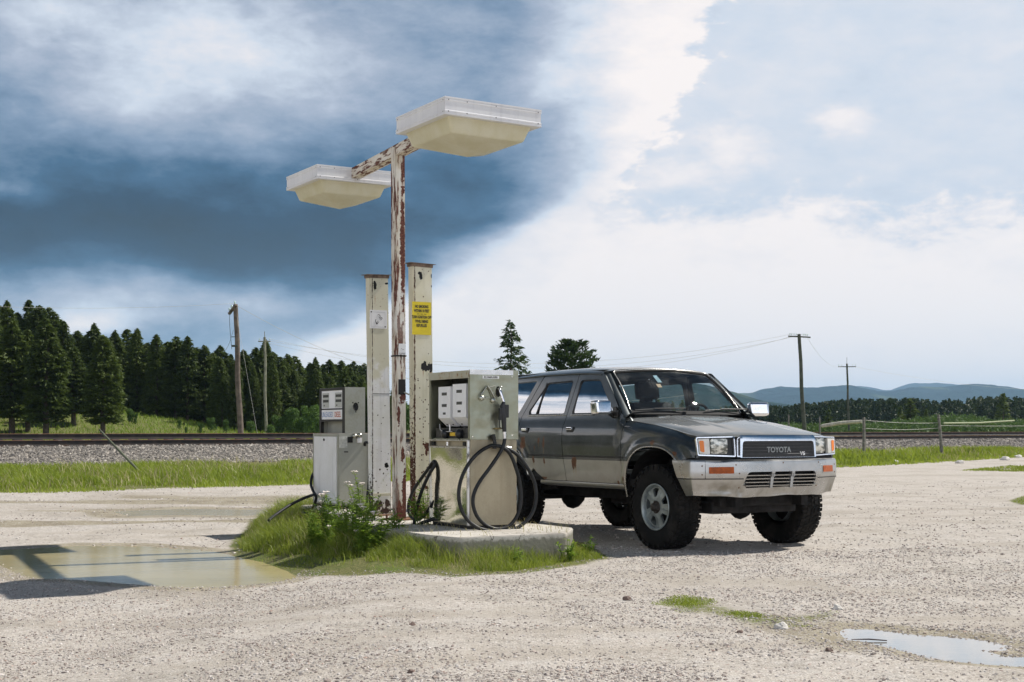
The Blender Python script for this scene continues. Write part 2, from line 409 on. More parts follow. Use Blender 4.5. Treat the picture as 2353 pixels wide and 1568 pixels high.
# ground, one sheet, zones by attribute: grass, wet mud, dirt
def ground_material():
    m, h, b, o = mat('ground'); tcn = h.n('ShaderNodeTexCoord'); c = tcn.outputs['Object']
    A = lambda n: h.n('ShaderNodeAttribute', attribute_name=n).outputs['Fac']
    big = h.noise(c, .35, 4, .6); mid = h.noise(c, 2.6, 5, .6); fine = h.noise(c, 30, 4, .7); grit = h.noise(c, 95, 3, .7)
    vd = h.n('ShaderNodeTexVoronoi'); h.put(vd.inputs['Vector'], c); vd.inputs['Scale'].default_value = 75
    vc = h.xyz(vd.outputs['Color'])[0]; vdist = vd.outputs['Distance']
    v2 = h.n('ShaderNodeTexVoronoi'); h.put(v2.inputs['Vector'], c); v2.inputs['Scale'].default_value = 34; v2c = h.xyz(v2.outputs['Color'])[1]
    stone = h.ramp(vc, [(0, (.17, .14, .125)), (.10, (.35, .305, .275)), (.4, (.455, .42, .38)), (.75, (.53, .495, .455)), (.93, (.68, .635, .60)), (1, (.32, .23, .19))])
    stone2 = h.ramp(v2c, [(0, (.22, .20, .18)), (.3, (.42, .39, .36)), (1, (.58, .55, .52))])
    dust = h.mix(h.rng(mid, .3, .7), (.45, .41, .36), (.535, .495, .445))
    k = h.m('ADD', h.rng(fine, .40, .62), h.m('MULTIPLY', h.m('SUBTRACT', big, .5), .8), clamp=True)
    grav = h.mix(h.m('MULTIPLY', k, .85), stone, dust)
    grav = h.mix(h.m('MULTIPLY', h.rng(mid, .5, .62), .5), grav, stone2)
    spk = h.m('MULTIPLY', h.rng(grit, .66, .72), h.rng(fine, .62, .40)); grav = h.mix(h.m('MULTIPLY', spk, .35), grav, (.13, .11, .10))
    mud = h.mix(h.rng(mid, .3, .7), (.24, .205, .145), (.34, .30, .22)); mud = h.mix(h.m('MULTIPLY', h.rng(vc, .6, .9), .35), mud, stone)
    wet = h.m('MULTIPLY', A('wet'), 1.0); wetn = h.rng(h.m('ADD', wet, h.m('MULTIPLY', h.m('SUBTRACT', fine, .5), .5)), .35, .65)
    trk_ = h.m('MULTIPLY', A('track'), h.rng(mid, .3, .6, .5, 1)); grav = h.mix(h.m('MULTIPLY', trk_, .8), grav, h.mix(fine, (.33, .285, .24), (.44, .40, .35)))
    mot = h.rng(h.noise(c, 1.7, 6, .72), .50, .64, 0, .55); grav = h.mix(mot, grav, h.mix(h.rng(vc, .3, .8), (.25, .22, .185), (.42, .385, .34)))
    damp = h.rng(h.noise(c, .55, 4, .6), .50, .64, 0, .5); grav = h.mix(damp, grav, (.34, .30, .25))
    col = h.mix(wetn, grav, mud)
    soil = h.mix(h.rng(fine, .35, .65), (.10, .115, .035), (.20, .19, .075)); soil = h.mix(h.rng(mid, .45, .7), soil, (.11, .15, .03))
    gr = h.rng(h.m('ADD', A('grass'), h.m('MULTIPLY', h.m('SUBTRACT', h.m('ADD', h.m('MULTIPLY', fine, .6), h.m('MULTIPLY', mid, .4)), .5), 1.1)), .40, .62)
    col = h.mix(gr, col, soil)
    h.put(b.inputs['Base Color'], col); h.put(b.inputs['Roughness'], h.m('SUBTRACT', .93, h.m('MULTIPLY', wetn, .25)))
    b.inputs['Specular IOR Level'].default_value = .25
    hh = h.m('ADD', h.m('MULTIPLY', h.m('SUBTRACT', 1, vdist), h.m('ADD', .5, vc)), h.m('MULTIPLY', h.m('ADD', h.m('MULTIPLY', fine, 1.6), h.m('MULTIPLY', grit, .7)), 1.2))
    n1 = h.bump(hh, .5, .011); n2 = h.bump(mid, .35, .08, n1)
    h.put(b.inputs['Normal'], n2)
    return m
M_GROUND = ground_material()

# railway line: near rail passes TP0 in direction TT, TN points to the camera side
TP0 = np.array([-14.0, 39.0]); TT = np.array([.762, .648]); TN = np.array([.648, -.762])
def tsd(x, y): return (x - TP0[0]) * TT[0] + (y - TP0[1]) * TT[1], (x - TP0[0]) * TN[0] + (y - TP0[1]) * TN[1]
def txy(s, d): return TP0[0] + s * TT[0] + d * TN[0], TP0[1] + s * TT[1] + d * TN[1]
LOT = [(-60, -15), (-24, 14.5), (-8.9, 24.6), (-4.1, 28.2), (3, 34.0), (9.3, 40.5), (14, 47), (20.5, 57), (40, 88), (120, 210), (400, 640)]   # where gravel ends
def lot_edge_d(x, y):          # >0 on the verge side
    s, d = tsd(x, y); ls = [tsd(*p) for p in LOT]; return np.interp(s, [a for a, _ in ls], [b for _, b in ls]) - d
PUD1 = [tuple(gp(u, v, -.10))[:2] for u, v in [(-60, 1268), (0, 1265), (182, 1255), (330, 1256), (447, 1264), (547, 1278), (640, 1290), (707, 1314), (680, 1328), (639, 1338), (560, 1346), (502, 1350), (430, 1351), (360, 1347), (270, 1340), (200, 1334), (132, 1331), (73, 1329), (30, 1312), (0, 1295), (-60, 1288)]]
PUD2 = [tuple(gp(u, v, -.02))[:2] for u, v in [(1938, 1452), (1950, 1446), (2020, 1450), (2100, 1461), (2180, 1465), (2250, 1472), (2312, 1486), (2300, 1497), (2260, 1496), (2290, 1508), (2380, 1514), (2380, 1535), (2250, 1526), (2150, 1516), (2060, 1492), (1985, 1475), (1955, 1472), (1940, 1462)]]
PUD3 = [tuple(gp(u, v, -.05))[:2] for u, v in [(260, 1176), (420, 1170), (560, 1172), (690, 1170), (690, 1178), (560, 1186), (430, 1184), (300, 1186)]]
MOUND = [tuple(gp(u, v, 0))[:2] for u, v in [(540, 1232), (600, 1185), (700, 1168), (860, 1160), (905, 1215), (1000, 1245), (1120, 1252), (1290, 1250), (1330, 1245), (1390, 1282), (1300, 1300), (1180, 1318), (1050, 1322), (930, 1310), (820, 1308), (740, 1302), (660, 1290), (600, 1270), (545, 1255)]]
PATCH1 = [tuple(gp(u, v, 0))[:2] for u, v in [(1490, 1385), (1560, 1368), (1640, 1380), (1700, 1405), (1800, 1415), (1930, 1405), (1935, 1425), (1860, 1440), (1760, 1440), (1650, 1420), (1560, 1410)]]
PATCH2 = [tuple(gp(u, v, 0))[:2] for u, v in [(2200, 1082), (2300, 1072), (2420, 1070), (2420, 1086), (2300, 1084)]]
PATCH3 = [tuple(gp(u, v, 0))[:2] for u, v in [(2320, 1152), (2360, 1138), (2440, 1140), (2440, 1165), (2350, 1162)]]
PATCH4 = [tuple(gp(u, v, -.04))[:2] for u, v in [(520, 1258), (600, 1252), (700, 1268), (760, 1292), (700, 1300), (640, 1292), (560, 1276)]]
HX, HY = -40., 128.
def ground_z(x, y):
    x = np.asarray(x, float); y = np.asarray(y, float)
    s, d = tsd(x, y); e = lot_edge_d(x, y)
    z = -.10 * sstep(-.3, -2.4, x) * sstep(17, 12.5, y) * sstep(2, 7, y) - .04 * sstep(0, -3, x) * sstep(30, 20, y)
    prof = np.interp(d, [-400, -60, -8, -4.5, -2, 1, 2.6, 4.2, 6.5, 9, 14], [.2, .35, .30, .35, .35, .35, .28, .20, .12, .06, .0])
    z = z * sstep(1.5, 0, e) + prof * sstep(0, 3, e)
    z += .035 * (fbm(x * .8, y * .8, 3, 5) - .5) * sstep(60, 20, y) + .02 * (fbm(x * 2.7, y * 2.7, 3, 9) - .5) * sstep(30, 15, y)
    # ruts in the far gravel on the left
    z += .03 * np.sin(y * 2.6 + 2 * vnoise(x * .4, y * .3, 3)) * sstep(15, 17, y) * sstep(26, 23, y) * sstep(0, -3, x)
    d1 = sdist(x, y, PUD1)
    z = np.where(d1 < .5, z * sstep(0, .5, d1) + (-.10 + np.clip(d1 * .10, -.05, .03)) * (1 - sstep(0, .5, d1)), z)
    d2 = sdist(x, y, PUD2); z = np.where(d2 < .4, z * sstep(0, .4, d2) + (-.02 + np.clip(d2 * .10, -.04, .02)) * (1 - sstep(0, .4, d2)), z)
    d3 = sdist(x, y, PUD3); z = np.where(d3 < 1., z * sstep(0, 1., d3) + (-.05 + np.clip(d3 * .06, -.04, .03)) * (1 - sstep(0, 1., d3)), z)
    dm = sdist(x, y, MOUND); z += .08 * sstep(.15, -.5, dm) * sstep(0, -1.0, x)
    # wooded bank on the left beyond the line
    hill = 2.6 * np.exp(-((x - HX) / 15.) ** 2) * sstep(96, 122, y) + 3.5 * sstep(-30, -75, x) * sstep(98, 128, y) * .8 + 2.5 * sstep(120, 220, y) * sstep(20, -20, x)
    z += hill * (d < -20)
    return z
def axis_lines(lo, hi, step, far_lo, far_hi, grow):
    a = list(np.arange(lo, hi, step)); st = step; x = hi
    while x < far_hi: a.append(x); st = min(st * grow, 900); x += st
    a.append(far_hi); st = step; x = lo - step
    b = []
    while x > far_lo: b.append(x); st = min(st * grow, 900); x -= st
    b.append(far_lo); return np.array(b[::-1] + a)
gx = axis_lines(-5.2, 6.2, .055, -12000, 12000, 1.055); gy = axis_lines(5.6, 17, .055, -3000, 12500, 1.045)
GX, GY = np.meshgrid(gx, gy); fx_, fy_ = GX.ravel(), GY.ravel()
gz = ground_z(fx_, fy_)
nx_, ny_ = len(gx), len(gy); idx = np.arange(nx_ * ny_).reshape(ny_, nx_)
quads = np.stack([idx[:-1, :-1], idx[:-1, 1:], idx[1:, 1:], idx[1:, :-1]], -1).reshape(-1, 4)
e_ = lot_edge_d(fx_, fy_); s_, d_ = tsd(fx_, fy_)
grass = sstep(-.25, .55, e_)
for poly, soft, amp in ((MOUND, .25, 1), (PATCH1, .3, .57), (PATCH2, 1, .52), (PATCH3, .3, .8), (PATCH4, .3, .62)):
    grass = np.maximum(grass, amp * sstep(soft, -soft * .6, sdist(fx_, fy_, poly)))
wet = np.maximum(sstep(.42, .0, sdist(fx_, fy_, PUD1)), sstep(.38, -.02, sdist(fx_, fy_, PUD2)) * 1.0)
trk = np.zeros_like(fx_)
for c0, c1, c2, wd_ in ((7.6, .10, -.012, .16), (9.3, .10, -.012, .16), (8.3, -.16, .02, .13), (9.9, -.16, .02, .13), (18.3, .05, .02, .25), (20.2, .05, .02, .25), (16.5, .30, -.01, .2), (6.7, .35, 0, .12)):
    trk = np.maximum(trk, np.exp(-((fy_ - (c0 + c1 * fx_ + c2 * fx_ ** 2) + .25 * (vnoise(fx_ * .5, fy_ * 0 + c0, 3) - .5)) / wd_) ** 2) * sstep(.25, .6, fbm(fx_ * .6, fy_ * .6, 2, int(c0 * 10))))
wet = np.maximum(wet, sstep(1.0, 0, sdist(fx_, fy_, PUD3)))
rut = sstep(14.5, 16, fy_) * sstep(25, 23, fy_) * sstep(-.5, -2.5, fx_) * sstep(.50, .66, fbm(fx_ * .25, fy_ * 1.3, 3, 21)); wet = np.maximum(wet, rut * .9)
P1b = [tuple(gp(u, v, 0))[:2] for u, v in [(1560, 1400), (1700, 1420), (1900, 1430), (2060, 1440), (2100, 1490), (2000, 1510), (1860, 1500), (1700, 1450)]]
wet = np.maximum(wet, .62 * sstep(.3, -.3, sdist(fx_, fy_, P1b)))
ground = link('ground', raw_mesh('ground', np.stack([fx_, fy_, gz], 1), quads, M_GROUND, True, {'grass': grass, 'wet': wet, 'track': trk}))
tag(ground, kind='structure')

def puddle(name, poly, z, mud, rough, spec=.5):
    m, h, b, o = mat(name + '_water'); c = h.n('ShaderNodeTexCoord').outputs['Object']
    h.put(b.inputs['Base Color'], h.mix(h.rng(h.noise(c, 1.3, 4), .35, .65), tuple(x * .88 for x in mud), mud)); b.inputs['Roughness'].default_value = rough; b.inputs['IOR'].default_value = 1.45; b.inputs['Specular IOR Level'].default_value = spec; b.inputs['Coat Weight'].default_value = 1.0 if spec > .5 else 0; b.inputs['Coat Roughness'].default_value = .03
    nz = h.noise(h.vm('MULTIPLY', c, (3, 14, 1)), 1.6, 3); h.put(b.inputs['Normal'], h.bump(nz, .05, .01))
    P_ = np.array([p[:2] for p in poly]); cen = P_.mean(0); big_ = cen + (P_ - cen) * 1.0
    # push the outline out a little so the shore is where the ground rises through the surface
    out_ = []
    for i in range(len(poly)):
        a, bb, cc = big_[i - 1], big_[i], big_[(i + 1) % len(big_)]; t = cc - a; nn = np.array([t[1], -t[0]]); nn /= np.hypot(*nn) + 1e-9
        if pip([bb[0] + nn[0] * .02], [bb[1] + nn[1] * .02], poly)[0]: nn = -nn
        out_.append(bb + nn * .12)
    mb = MB(); mb.add([(x, y, z) for x, y in out_], [tuple(range(len(out_)))])
    me = mb.mesh(name); bm = bmesh.new(); bm.from_mesh(me); bmesh.ops.triangulate(bm, faces=bm.faces)
    for f in bm.faces:
        if f.normal.z < 0: f.normal_flip()
    bm.to_mesh(me); bm.free()
    return tag(link(name, me, m), kind='structure')
puddle('puddle', PUD1, -.098, (.46, .39, .215), .08, .10)
puddle('puddle', PUD2, -.018, (.26, .23, .16), .03, 1.0)
puddle('puddle', PUD3, -.048, (.44, .39, .28), .15, .15)

# ---------------------------------------------------------------- scatter builders
ICO = None
def ico():
    bm = bmesh.new(); bmesh.ops.create_icosphere(bm, subdivisions=1, radius=1); v = np.array([x.co[:] for x in bm.verts]); f = np.array([[y.index for y in x.verts] for x in bm.faces]); bm.free(); return v, f
IV, IF = ico()
def stones(name, pos, size, material, flat=.65, angular=.35):
    n = len(pos); v = IV[None] * (1 + angular * (rng.random((n, len(IV), 1)) - .5) * 2) * size[:, None, None]
    sc = .6 + .8 * rng.random((n, 1, 3)); sc[:, :, 2] *= flat; v = v * sc
    a = rng.random(n) * 6.283; ca, sa = np.cos(a)[:, None], np.sin(a)[:, None]; x = v[:, :, 0] * ca - v[:, :, 1] * sa; y = v[:, :, 0] * sa + v[:, :, 1] * ca
    v = np.stack([x, y, v[:, :, 2]], -1) + pos[:, None, :]
    f = (IF[None] + (np.arange(n) * len(IV))[:, None, None]).reshape(-1, 3)
    t = np.repeat(rng.random(n), len(IV))
    return raw_mesh(name, v.reshape(-1, 3), f, material, False, {'tint': t})
def blades(name, pos, hgt, wid, material, lean=.5, wind=(0, 0), tint=None, heads=0):
    n = len(pos); a = rng.random(n) * 6.283; w = np.stack([np.cos(a), np.sin(a), 0 * a], 1) * (wid[:, None] * .5)
    b = rng.random(n) * 6.283; ln = (np.stack([np.cos(b), np.sin(b), 0 * b], 1) * (lean * (.3 + rng.random((n, 1)))) + np.array([wind[0], wind[1], 0])) * hgt[:, None]
    up = np.array([0, 0, 1.]) * hgt[:, None]
    p0, p1 = pos - w, pos + w; m_ = pos + up * .55 + ln * .28; m0, m1 = m_ - w * .8, m_ + w * .8; tip = pos + up * (.98 - .18 * lean) + ln * .95
    v = np.stack([p0, p1, m0, m1, tip], 1).reshape(-1, 3); o = (np.arange(n) * 5)[:, None]
    f = np.concatenate([o + np.array([0, 1, 3]), o + np.array([0, 3, 2]), o + np.array([2, 3, 4])])
    t = rng.random(n) if tint is None else tint
    return raw_mesh(name, v, f, material, True, {'tint': np.repeat(t, 5)})
def sample_poly(poly, n):
    P_ = np.array([p[:2] for p in poly]); lo, hi = P_.min(0), P_.max(0); out = np.zeros((0, 2))
    while len(out) < n:
        c = lo + (hi - lo) * rng.random((n * 2, 2)); out = np.concatenate([out, c[pip(c[:, 0], c[:, 1], poly)]])
    return out[:n]

def stone_mat(name, stops, rough=.85):
    m, h, b, o = mat(name); t = h.n('ShaderNodeAttribute', attribute_name='tint').outputs['Fac']; c = h.n('ShaderNodeTexCoord').outputs['Object']
    h.put(b.inputs['Base Color'], h.mix(.3, h.ramp(t, stops), h.mix(h.noise(c, 60, 3), (.14, .125, .11), (.5, .47, .44)))); b.inputs['Roughness'].default_value = rough; return m
M_GSTONE = stone_mat('gravel_stone', [(0, (.11, .085, .08)), (.12, (.27, .20, .17)), (.3, (.40, .345, .31)), (.7, (.53, .475, .435)), (.95, (.72, .675, .64)), (1, (.44, .26, .19))])
M_BALLAST = stone_mat('ballast_stone', [(0, (.045, .04, .035)), (.3, (.10, .088, .074)), (.6, (.19, .165, .135)), (.85, (.31, .27, .225)), (1, (.50, .455, .40))])

# loose gravel on the lot, thick near the camera
def in_view(p, m=.03): return (p[:, 1] > 3) & (np.abs(p[:, 0] / p[:, 1]) < .36 + m)
def loose(n, y0, y1, smin, smax, power=3.0):
    y = y0 + (y1 - y0) * rng.random(n) ** 1.35; x = (rng.random(n) * 2 - 1) * y * .39
    dens = fbm(x * 1.6, y * 1.6, 3, 33); k = rng.random(n) < sstep(.30, .62, dens) * .85 + .12
    e = lot_edge_d(x, y); k &= e < .1
    for P_ in (PUD1, PUD2): k &= sdist(x, y, P_) > -.02
    k &= sdist(x, y, MOUND) > -.1
    x, y = x[k], y[k]; sz = smin + (smax - smin) * rng.random(len(x)) ** power
    return np.stack([x, y, ground_z(x, y) + sz * .15], 1), sz
p, sz = loose(95000, 5.6, 13, .0028, .0095, 2.2); p2, sz2 = loose(700, 5.6, 16, .008, .016); p3, sz3 = loose(16000, 12, 30, .007, .016)
g_ = link('gravel_stones', stones('gravel_stones', np.concatenate([p, p2, p3]), np.concatenate([sz, sz2, sz3]), M_GSTONE)); tag(g_, kind='stuff')

# ---------------------------------------------------------------- railway
prof = [(4.6, .10), (4.2, .17), (2.8, .33), (1.1, .555), (.6, .60), (0, .60), (-1.435, .735), (-2.1, .76), (-2.6, .72), (-5.5, .28)]
ss = np.concatenate([np.arange(-60, 16, .5), np.arange(16, 90, 1.5), np.arange(90, 420, 12)])
vv = [];
for s0 in ss:
    for d0, z0 in prof:
        x, y = txy(s0, d0); vv.append((x, y, z0 + (.05 * (vnoise(s0 * 1.3, d0 * 2) - .5) if d0 > .6 else 0)))
k = len(prof); ff = [(i * k + j, (i + 1) * k + j, (i + 1) * k + j + 1, i * k + j + 1) for i in range(len(ss) - 1) for j in range(k - 1)]
m_bb, h, b, o = mat('ballast_bed'); c = h.n('ShaderNodeTexCoord').outputs['Object']
vc = h.xyz(h.vor(c, 11))[0]; h.put(b.inputs['Base Color'], h.ramp(vc, [(0, (.04, .037, .035)), (.4, (.10, .09, .08)), (.8, (.23, .21, .18)), (1, (.38, .35, .30))])); b.inputs['Roughness'].default_value = .9
h.put(b.inputs['Normal'], h.bump(h.vor(c, 11, 'F1', 'Distance'), .9, .06))
tag(link('ballast', raw_mesh('ballast', vv, ff, m_bb, False)), kind='structure')
def bal(n, s0, s1, smin, smax):
    s = s0 + (s1 - s0) * rng.random(n); d = .45 + 4.15 * rng.random(n) ** .9; z = np.interp(d, [p[0] for p in prof[::-1]], [p[1] for p in prof[::-1]])
    x, y = txy(s, d); z = np.maximum(z, ground_z(x, y)); sz = smin + (smax - smin) * rng.random(n) ** 1.5
    return np.stack([x, y, z + sz * .2], 1), sz
a1, b1 = bal(26000, -8, 14, .025, .055); a2, b2 = bal(17000, 33, 66, .03, .065)
tag(link('ballast_stones', stones('ballast_stones', np.concatenate([a1, a2]), np.concatenate([b1, b2]), M_BALLAST, .8)), kind='stuff')
track = empty('railway_track', (*txy(0, 0), .6), math.atan2(TT[1], TT[0]), 'rusty railway line on sleepers along the top of the stone embankment', 'railway track')
m_rail, h, b, o = mat('rail_steel'); gz_ = h.xyz(h.n('ShaderNodeTexCoord').outputs['Object'])
nn = h.noise(h.n('ShaderNodeTexCoord').outputs['Object'], 5, 4)
h.put(b.inputs['Base Color'], h.mix(h.rng(gz_[2], .155, .168), h.mix(h.rng(nn, .4, .6), (.014, .010, .008), (.032, .020, .014)), h.mix(h.rng(nn, .55, .65), (.42, .20, .11), (.6, .45, .35))))
b.inputs['Roughness'].default_value = .6
railp = [(-.07, 0), (.07, 0), (.07, .015), (.02, .035), (.012, .12), (.035, .135), (.036, .17), (-.036, .17), (-.035, .135), (-.012, .12), (-.02, .035), (-.07, .015)]
for yy, zz in ((0, .022), (1.435, .200)):
    mb = MB(); mb.prism(railp, -60, 420, Matrix(((0, 0, 1, 0), (1, 0, 0, 0), (0, 1, 0, 0), (0, 0, 0, 1)))); o_ = mb.build('rail', m_rail, track, (0, yy, zz))
m_tie = pbr('sleeper_wood', (.018, .014, .012), .9, nscale=4, namp=.4)
mb = MB(); sl_ = math.atan2(.135, 1.435)
for i in range(-40, 150):
    mb.box(i * .6 - .12, i * .6 + .12, -.55, 2.0, -.15, .018, M=Matrix.Rotation(sl_, 4, 'X') @ Matrix.Rotation(random.uniform(-.01, .01), 4, 'Z'))
tie = mb.build('sleepers', m_tie, track); tie['kind'] = 'stuff'
mb = MB()   # tie plates and spikes as dark lumps under the near rail
for i in range(-40, 150): mb.box(i * .6 - .1, i * .6 + .1, -.17, .17, .018, .032 + .02); mb.box(i * .6 - .03, i * .6 + .03, -.10, -.075, .03, .075)
pl_ = mb.build('tie_plates', pbr('plate_iron', (.08, .05, .035), .8), track); pl_['kind'] = 'stuff'

# ---------------------------------------------------------------- verge grass
def verge(n, s0, s1, hmin, hmax, wmul=1.0, seed=3):
    s = s0 + (s1 - s0) * rng.random(n); dl = np.interp(s, [tsd(*p)[0] for p in LOT], [tsd(*p)[1] for p in LOT])
    d = 4.3 + (dl - 4.1) * rng.random(n) ** .85; x, y = txy(s, d); c = fbm(x * .9, y * .9, 3, seed)
    k = (rng.random(n) < sstep(.22, .50, c) * .9 + .15) & ~((d < 6.6) & (rng.random(n) < .8) & (c < .53)); k &= ~((dl - d < .6) & (rng.random(n) < .5))
    x, y, c, dd = x[k], y[k], c[k], (dl - d)[k]; hg = (hmin + (hmax - hmin) * rng.random(len(x)) ** 1.6) * (.35 + .85 * sstep(.25, .75, c)) * (.5 + .5 * sstep(4.3, 7.5, d[k])) * (.45 + .55 * sstep(0, 1.5, dd))
    return np.stack([x, y, ground_z(x, y) - .01], 1), hg, (.012 + .012 * rng.random(len(x))) * wmul, np.clip(.15 + .9 * (fbm(x * .5, y * .5, 3, 77)) * rng.random(len(x)) + .25 * sstep(1.2, 0, dd), 0, 1)
pA = verge(130000, -9, 12.5, .06, .29, .95); pB = verge(75000, 28, 70, .12, .48, 1.7, 8); pC = verge(16000, 12, 28, .1, .45, 2.2)
cat_ = lambda i: np.concatenate([pA[i], pB[i], pC[i]])
tag(link('verge_grass', blades('verge_grass', cat_(0), cat_(1), cat_(2), M_GRASS, .55, (-.15, -.05), cat_(3))), kind='stuff')

ps = verge(9000, -9, 12.5, .10, .46, .8, 5); pq = verge(7000, 28, 70, .12, .5, 1.4, 6)
tag(link('verge_dry_stems', blades('verge_dry_stems', np.concatenate([ps[0], pq[0]]), np.concatenate([ps[1], pq[1]]), np.concatenate([ps[2], pq[2]]), M_DRY, .7, (-.1, 0))), kind='stuff')
# bank grass beyond the line (left)
n = 80000; x = -75 + 80 * rng.random(n); y = 84 + 55 * rng.random(n); k = (tsd(x, y)[1] < -8) & (np.abs(x / y) < .40); x, y = x[k], y[k]
tag(link('bank_grass', blades('bank_grass', np.stack([x, y, ground_z(x, y)], 1), .12 + .3 * rng.random(len(x)) ** 2, .03 + .03 * rng.random(len(x)), m_leaf('bank_grass_blades', (.12, .20, .025), (.30, .40, .06), .35, .08), .5)), kind='stuff')
# ---------------------------------------------------------------- conifers
def conifer_mesh(name, seed, h, r, n_br, n_card, card, material, shape='dense', base=.06, tri=True):
    """spruce / fir crown: whorled limbs carrying needle sprays as many small faces"""
    g_ = np.random.default_rng(seed); V_ = []; T = []
    t = base + (1 - base) * g_.random(n_br) ** .9; az_ = g_.random(n_br) * 6.283
    prof = {'dense': lambda t: np.interp(t, [0, .08, .3, .6, .78, .9, .97, 1], [.7, .95, 1., .86, .64, .40, .22, .09]),
            'cone': lambda t: np.interp(t, [0, .06, .2, 1], [.7, 1., .92, .02]),
            'pine': lambda t: np.interp(t, [0, .3, .5, .75, .93, 1], [.5, .75, 1., .95, .6, .2]),
            'scraggly': lambda t: np.interp(t, [0, .12, .3, .5, .75, .95, 1], [.9, 1., .80, .50, .28, .12, .04])}[shape](t)
    lump = .66 + .6 * vnoise(az_ * 1.3, t * 6, seed) + .22 * (g_.random(n_br) - .5)
    L = r * prof * lump; z0 = t * h; droop = {'dense': .10, 'cone': .25, 'pine': -.25, 'scraggly': .12}[shape]
    for i in range(n_br):
        m = max(3, int(n_card * (L[i] / r) ** .8)); k = np.sqrt(g_.random(m)) * 1.0; rad = k * L[i]
        aa = az_[i] + (g_.random(m) - .5) * .38; zz = z0[i] - droop * rad + .10 * rad * k - (.05 * h * (1 - t[i])) * 0 + (g_.random(m) - .5) * card * .9
        V_.append(np.stack([rad * np.cos(aa), rad * np.sin(aa), zz], 1)); T.append(np.full(m, .25 + .5 * g_.random()) + .25 * k)
    P_ = np.concatenate(V_); T = np.concatenate(T); n = len(P_)
    out_ = P_.copy(); out_[:, 2] = 0; out_ /= np.linalg.norm(out_, axis=1, keepdims=True) + 1e-6
    d1 = out_ * .9 + (g_.random((n, 3)) - .5) * 1.1; d1[:, 2] -= .25 if shape != 'pine' else -.5; d1 /= np.linalg.norm(d1, axis=1, keepdims=True)
    d2 = np.cross(d1, g_.random((n, 3)) - .5 + [0, 0, .4]); d2 /= np.linalg.norm(d2, axis=1, keepdims=True) + 1e-6
    s = card * (.6 + .8 * g_.random((n, 1))); a = P_ - d1 * s * .5 - d2 * s * .28; b = P_ - d1 * s * .5 + d2 * s * .28; c = P_ + d1 * s * .6
    v = np.stack([a, b, c], 1).reshape(-1, 3); f = np.arange(n * 3).reshape(-1, 3)
    return raw_mesh(name, v, f, material, False, {'tint': np.repeat(np.clip(T, 0, 1), 3)})
def trunk_mesh(name, h, r, seed=0, limbs=6):
    mb = MB(); g_ = random.Random(seed)
    mb.tube([(g_.uniform(-.02, .02) * i, g_.uniform(-.02, .02) * i, h * (i / 6) - .3 * (i == 0)) for i in range(7)], [r * (1.15 - .95 * i / 6) for i in range(7)], 7)
    for k in range(limbs):
        a = g_.random() * 6.28; z = h * g_.uniform(.08, .7); l = h * .13 * g_.uniform(.6, 1.2)
        mb.tube([(0, 0, z), (math.cos(a) * l * .5, math.sin(a) * l * .5, z - .02 * l), (math.cos(a) * l, math.sin(a) * l, z - .12 * l)], [r * .25, r * .17, r * .08], 4)
    me = mb.mesh(name); me.materials.append(M_BARK); return me
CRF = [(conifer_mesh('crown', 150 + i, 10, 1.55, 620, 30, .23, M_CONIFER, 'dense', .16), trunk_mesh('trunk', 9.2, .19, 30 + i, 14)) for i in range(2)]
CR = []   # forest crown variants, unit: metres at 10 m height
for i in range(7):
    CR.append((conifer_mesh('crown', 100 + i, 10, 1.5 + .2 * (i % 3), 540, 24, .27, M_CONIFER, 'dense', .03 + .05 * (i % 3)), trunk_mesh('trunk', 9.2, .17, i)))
FARCR = [(conifer_mesh('crown', 300 + i, 9, 1.5, 90, 9, .75, M_CONIFER, 'dense', .03), trunk_mesh('trunk', 8, .15, 50 + i, 2)) for i in range(3)]
def plant_tree(x, y, h, variants, k, label, group, wide=1.0, zoff=-.15, name='conifer', cat='tree'):
    z = float(ground_z(np.array([x]), np.array([y]))[0]) + zoff
    t = empty(name, (x, y, z), random.random() * 6.28, label, cat, group); cm, tm = variants[k % len(variants)]
    s = h / (9. if variants is FARCR else 10.); t.scale = (s * wide, s * wide, s)
    link('trunk', tm, None, t); link('crown', cm, None, t); return t
# front rank: (u of trunk, v of the tip, v of the foot or None, depth)
GF = 'conifers of the wood beyond the railway'
front = [(16, 693, 112), (66, 691, 118), (40, 720, 104), (90, 705, 110), (114, 709, 122), (146, 741, 114), (130, 765, 103), (178, 762, 128), (200, 770, 120), (217, 745, 112), (240, 775, 106), (265, 761, 124),
         (292, 758, 132), (315, 757, 126), (338, 790, 118), (360, 770, 122), (384, 788, 132), (404, 775, 126), (431, 775, 122), (452, 800, 134), (470, 796, 126), (490, 812, 118), (506, 796, 128), (530, 815, 136),
         (560, 806, 130), (588, 800, 126), (611, 783, 138), (628, 812, 132), (645, 822, 126), (661, 816, 134), (676, 820, 140), (692, 842, 146), (712, 835, 150), (725, 823, 138), (742, 838, 150), (757, 828, 142),
         (771, 838, 150), (785, 830, 146), (800, 840, 154), (812, 832, 148), (826, 842, 152), (838, 837, 150), (858, 846, 155), (-22, 700, 108), (-60, 690, 112), (-100, 700, 116),
         (236, 772, 101), (106, 735, 99), (169, 800, 109), (64, 760, 104), (28, 740, 103)]
spec = {0: 'tall dark conifer whose tip rises at the left edge of the wood', 4: 'dark conifer with bare flagged tip above the left part of the wood',
        9: 'narrow spired conifer standing above its neighbours left of the wooden pole', 26: 'pointed spruce right behind the thin pale utility pole', 33: 'broad conifer beside the gap right of the thin utility pole',
        46: 'dark conifer with bare trunk standing out front on the sunny grass bank', 47: 'foremost conifer on the left of the sunny grass bank'}
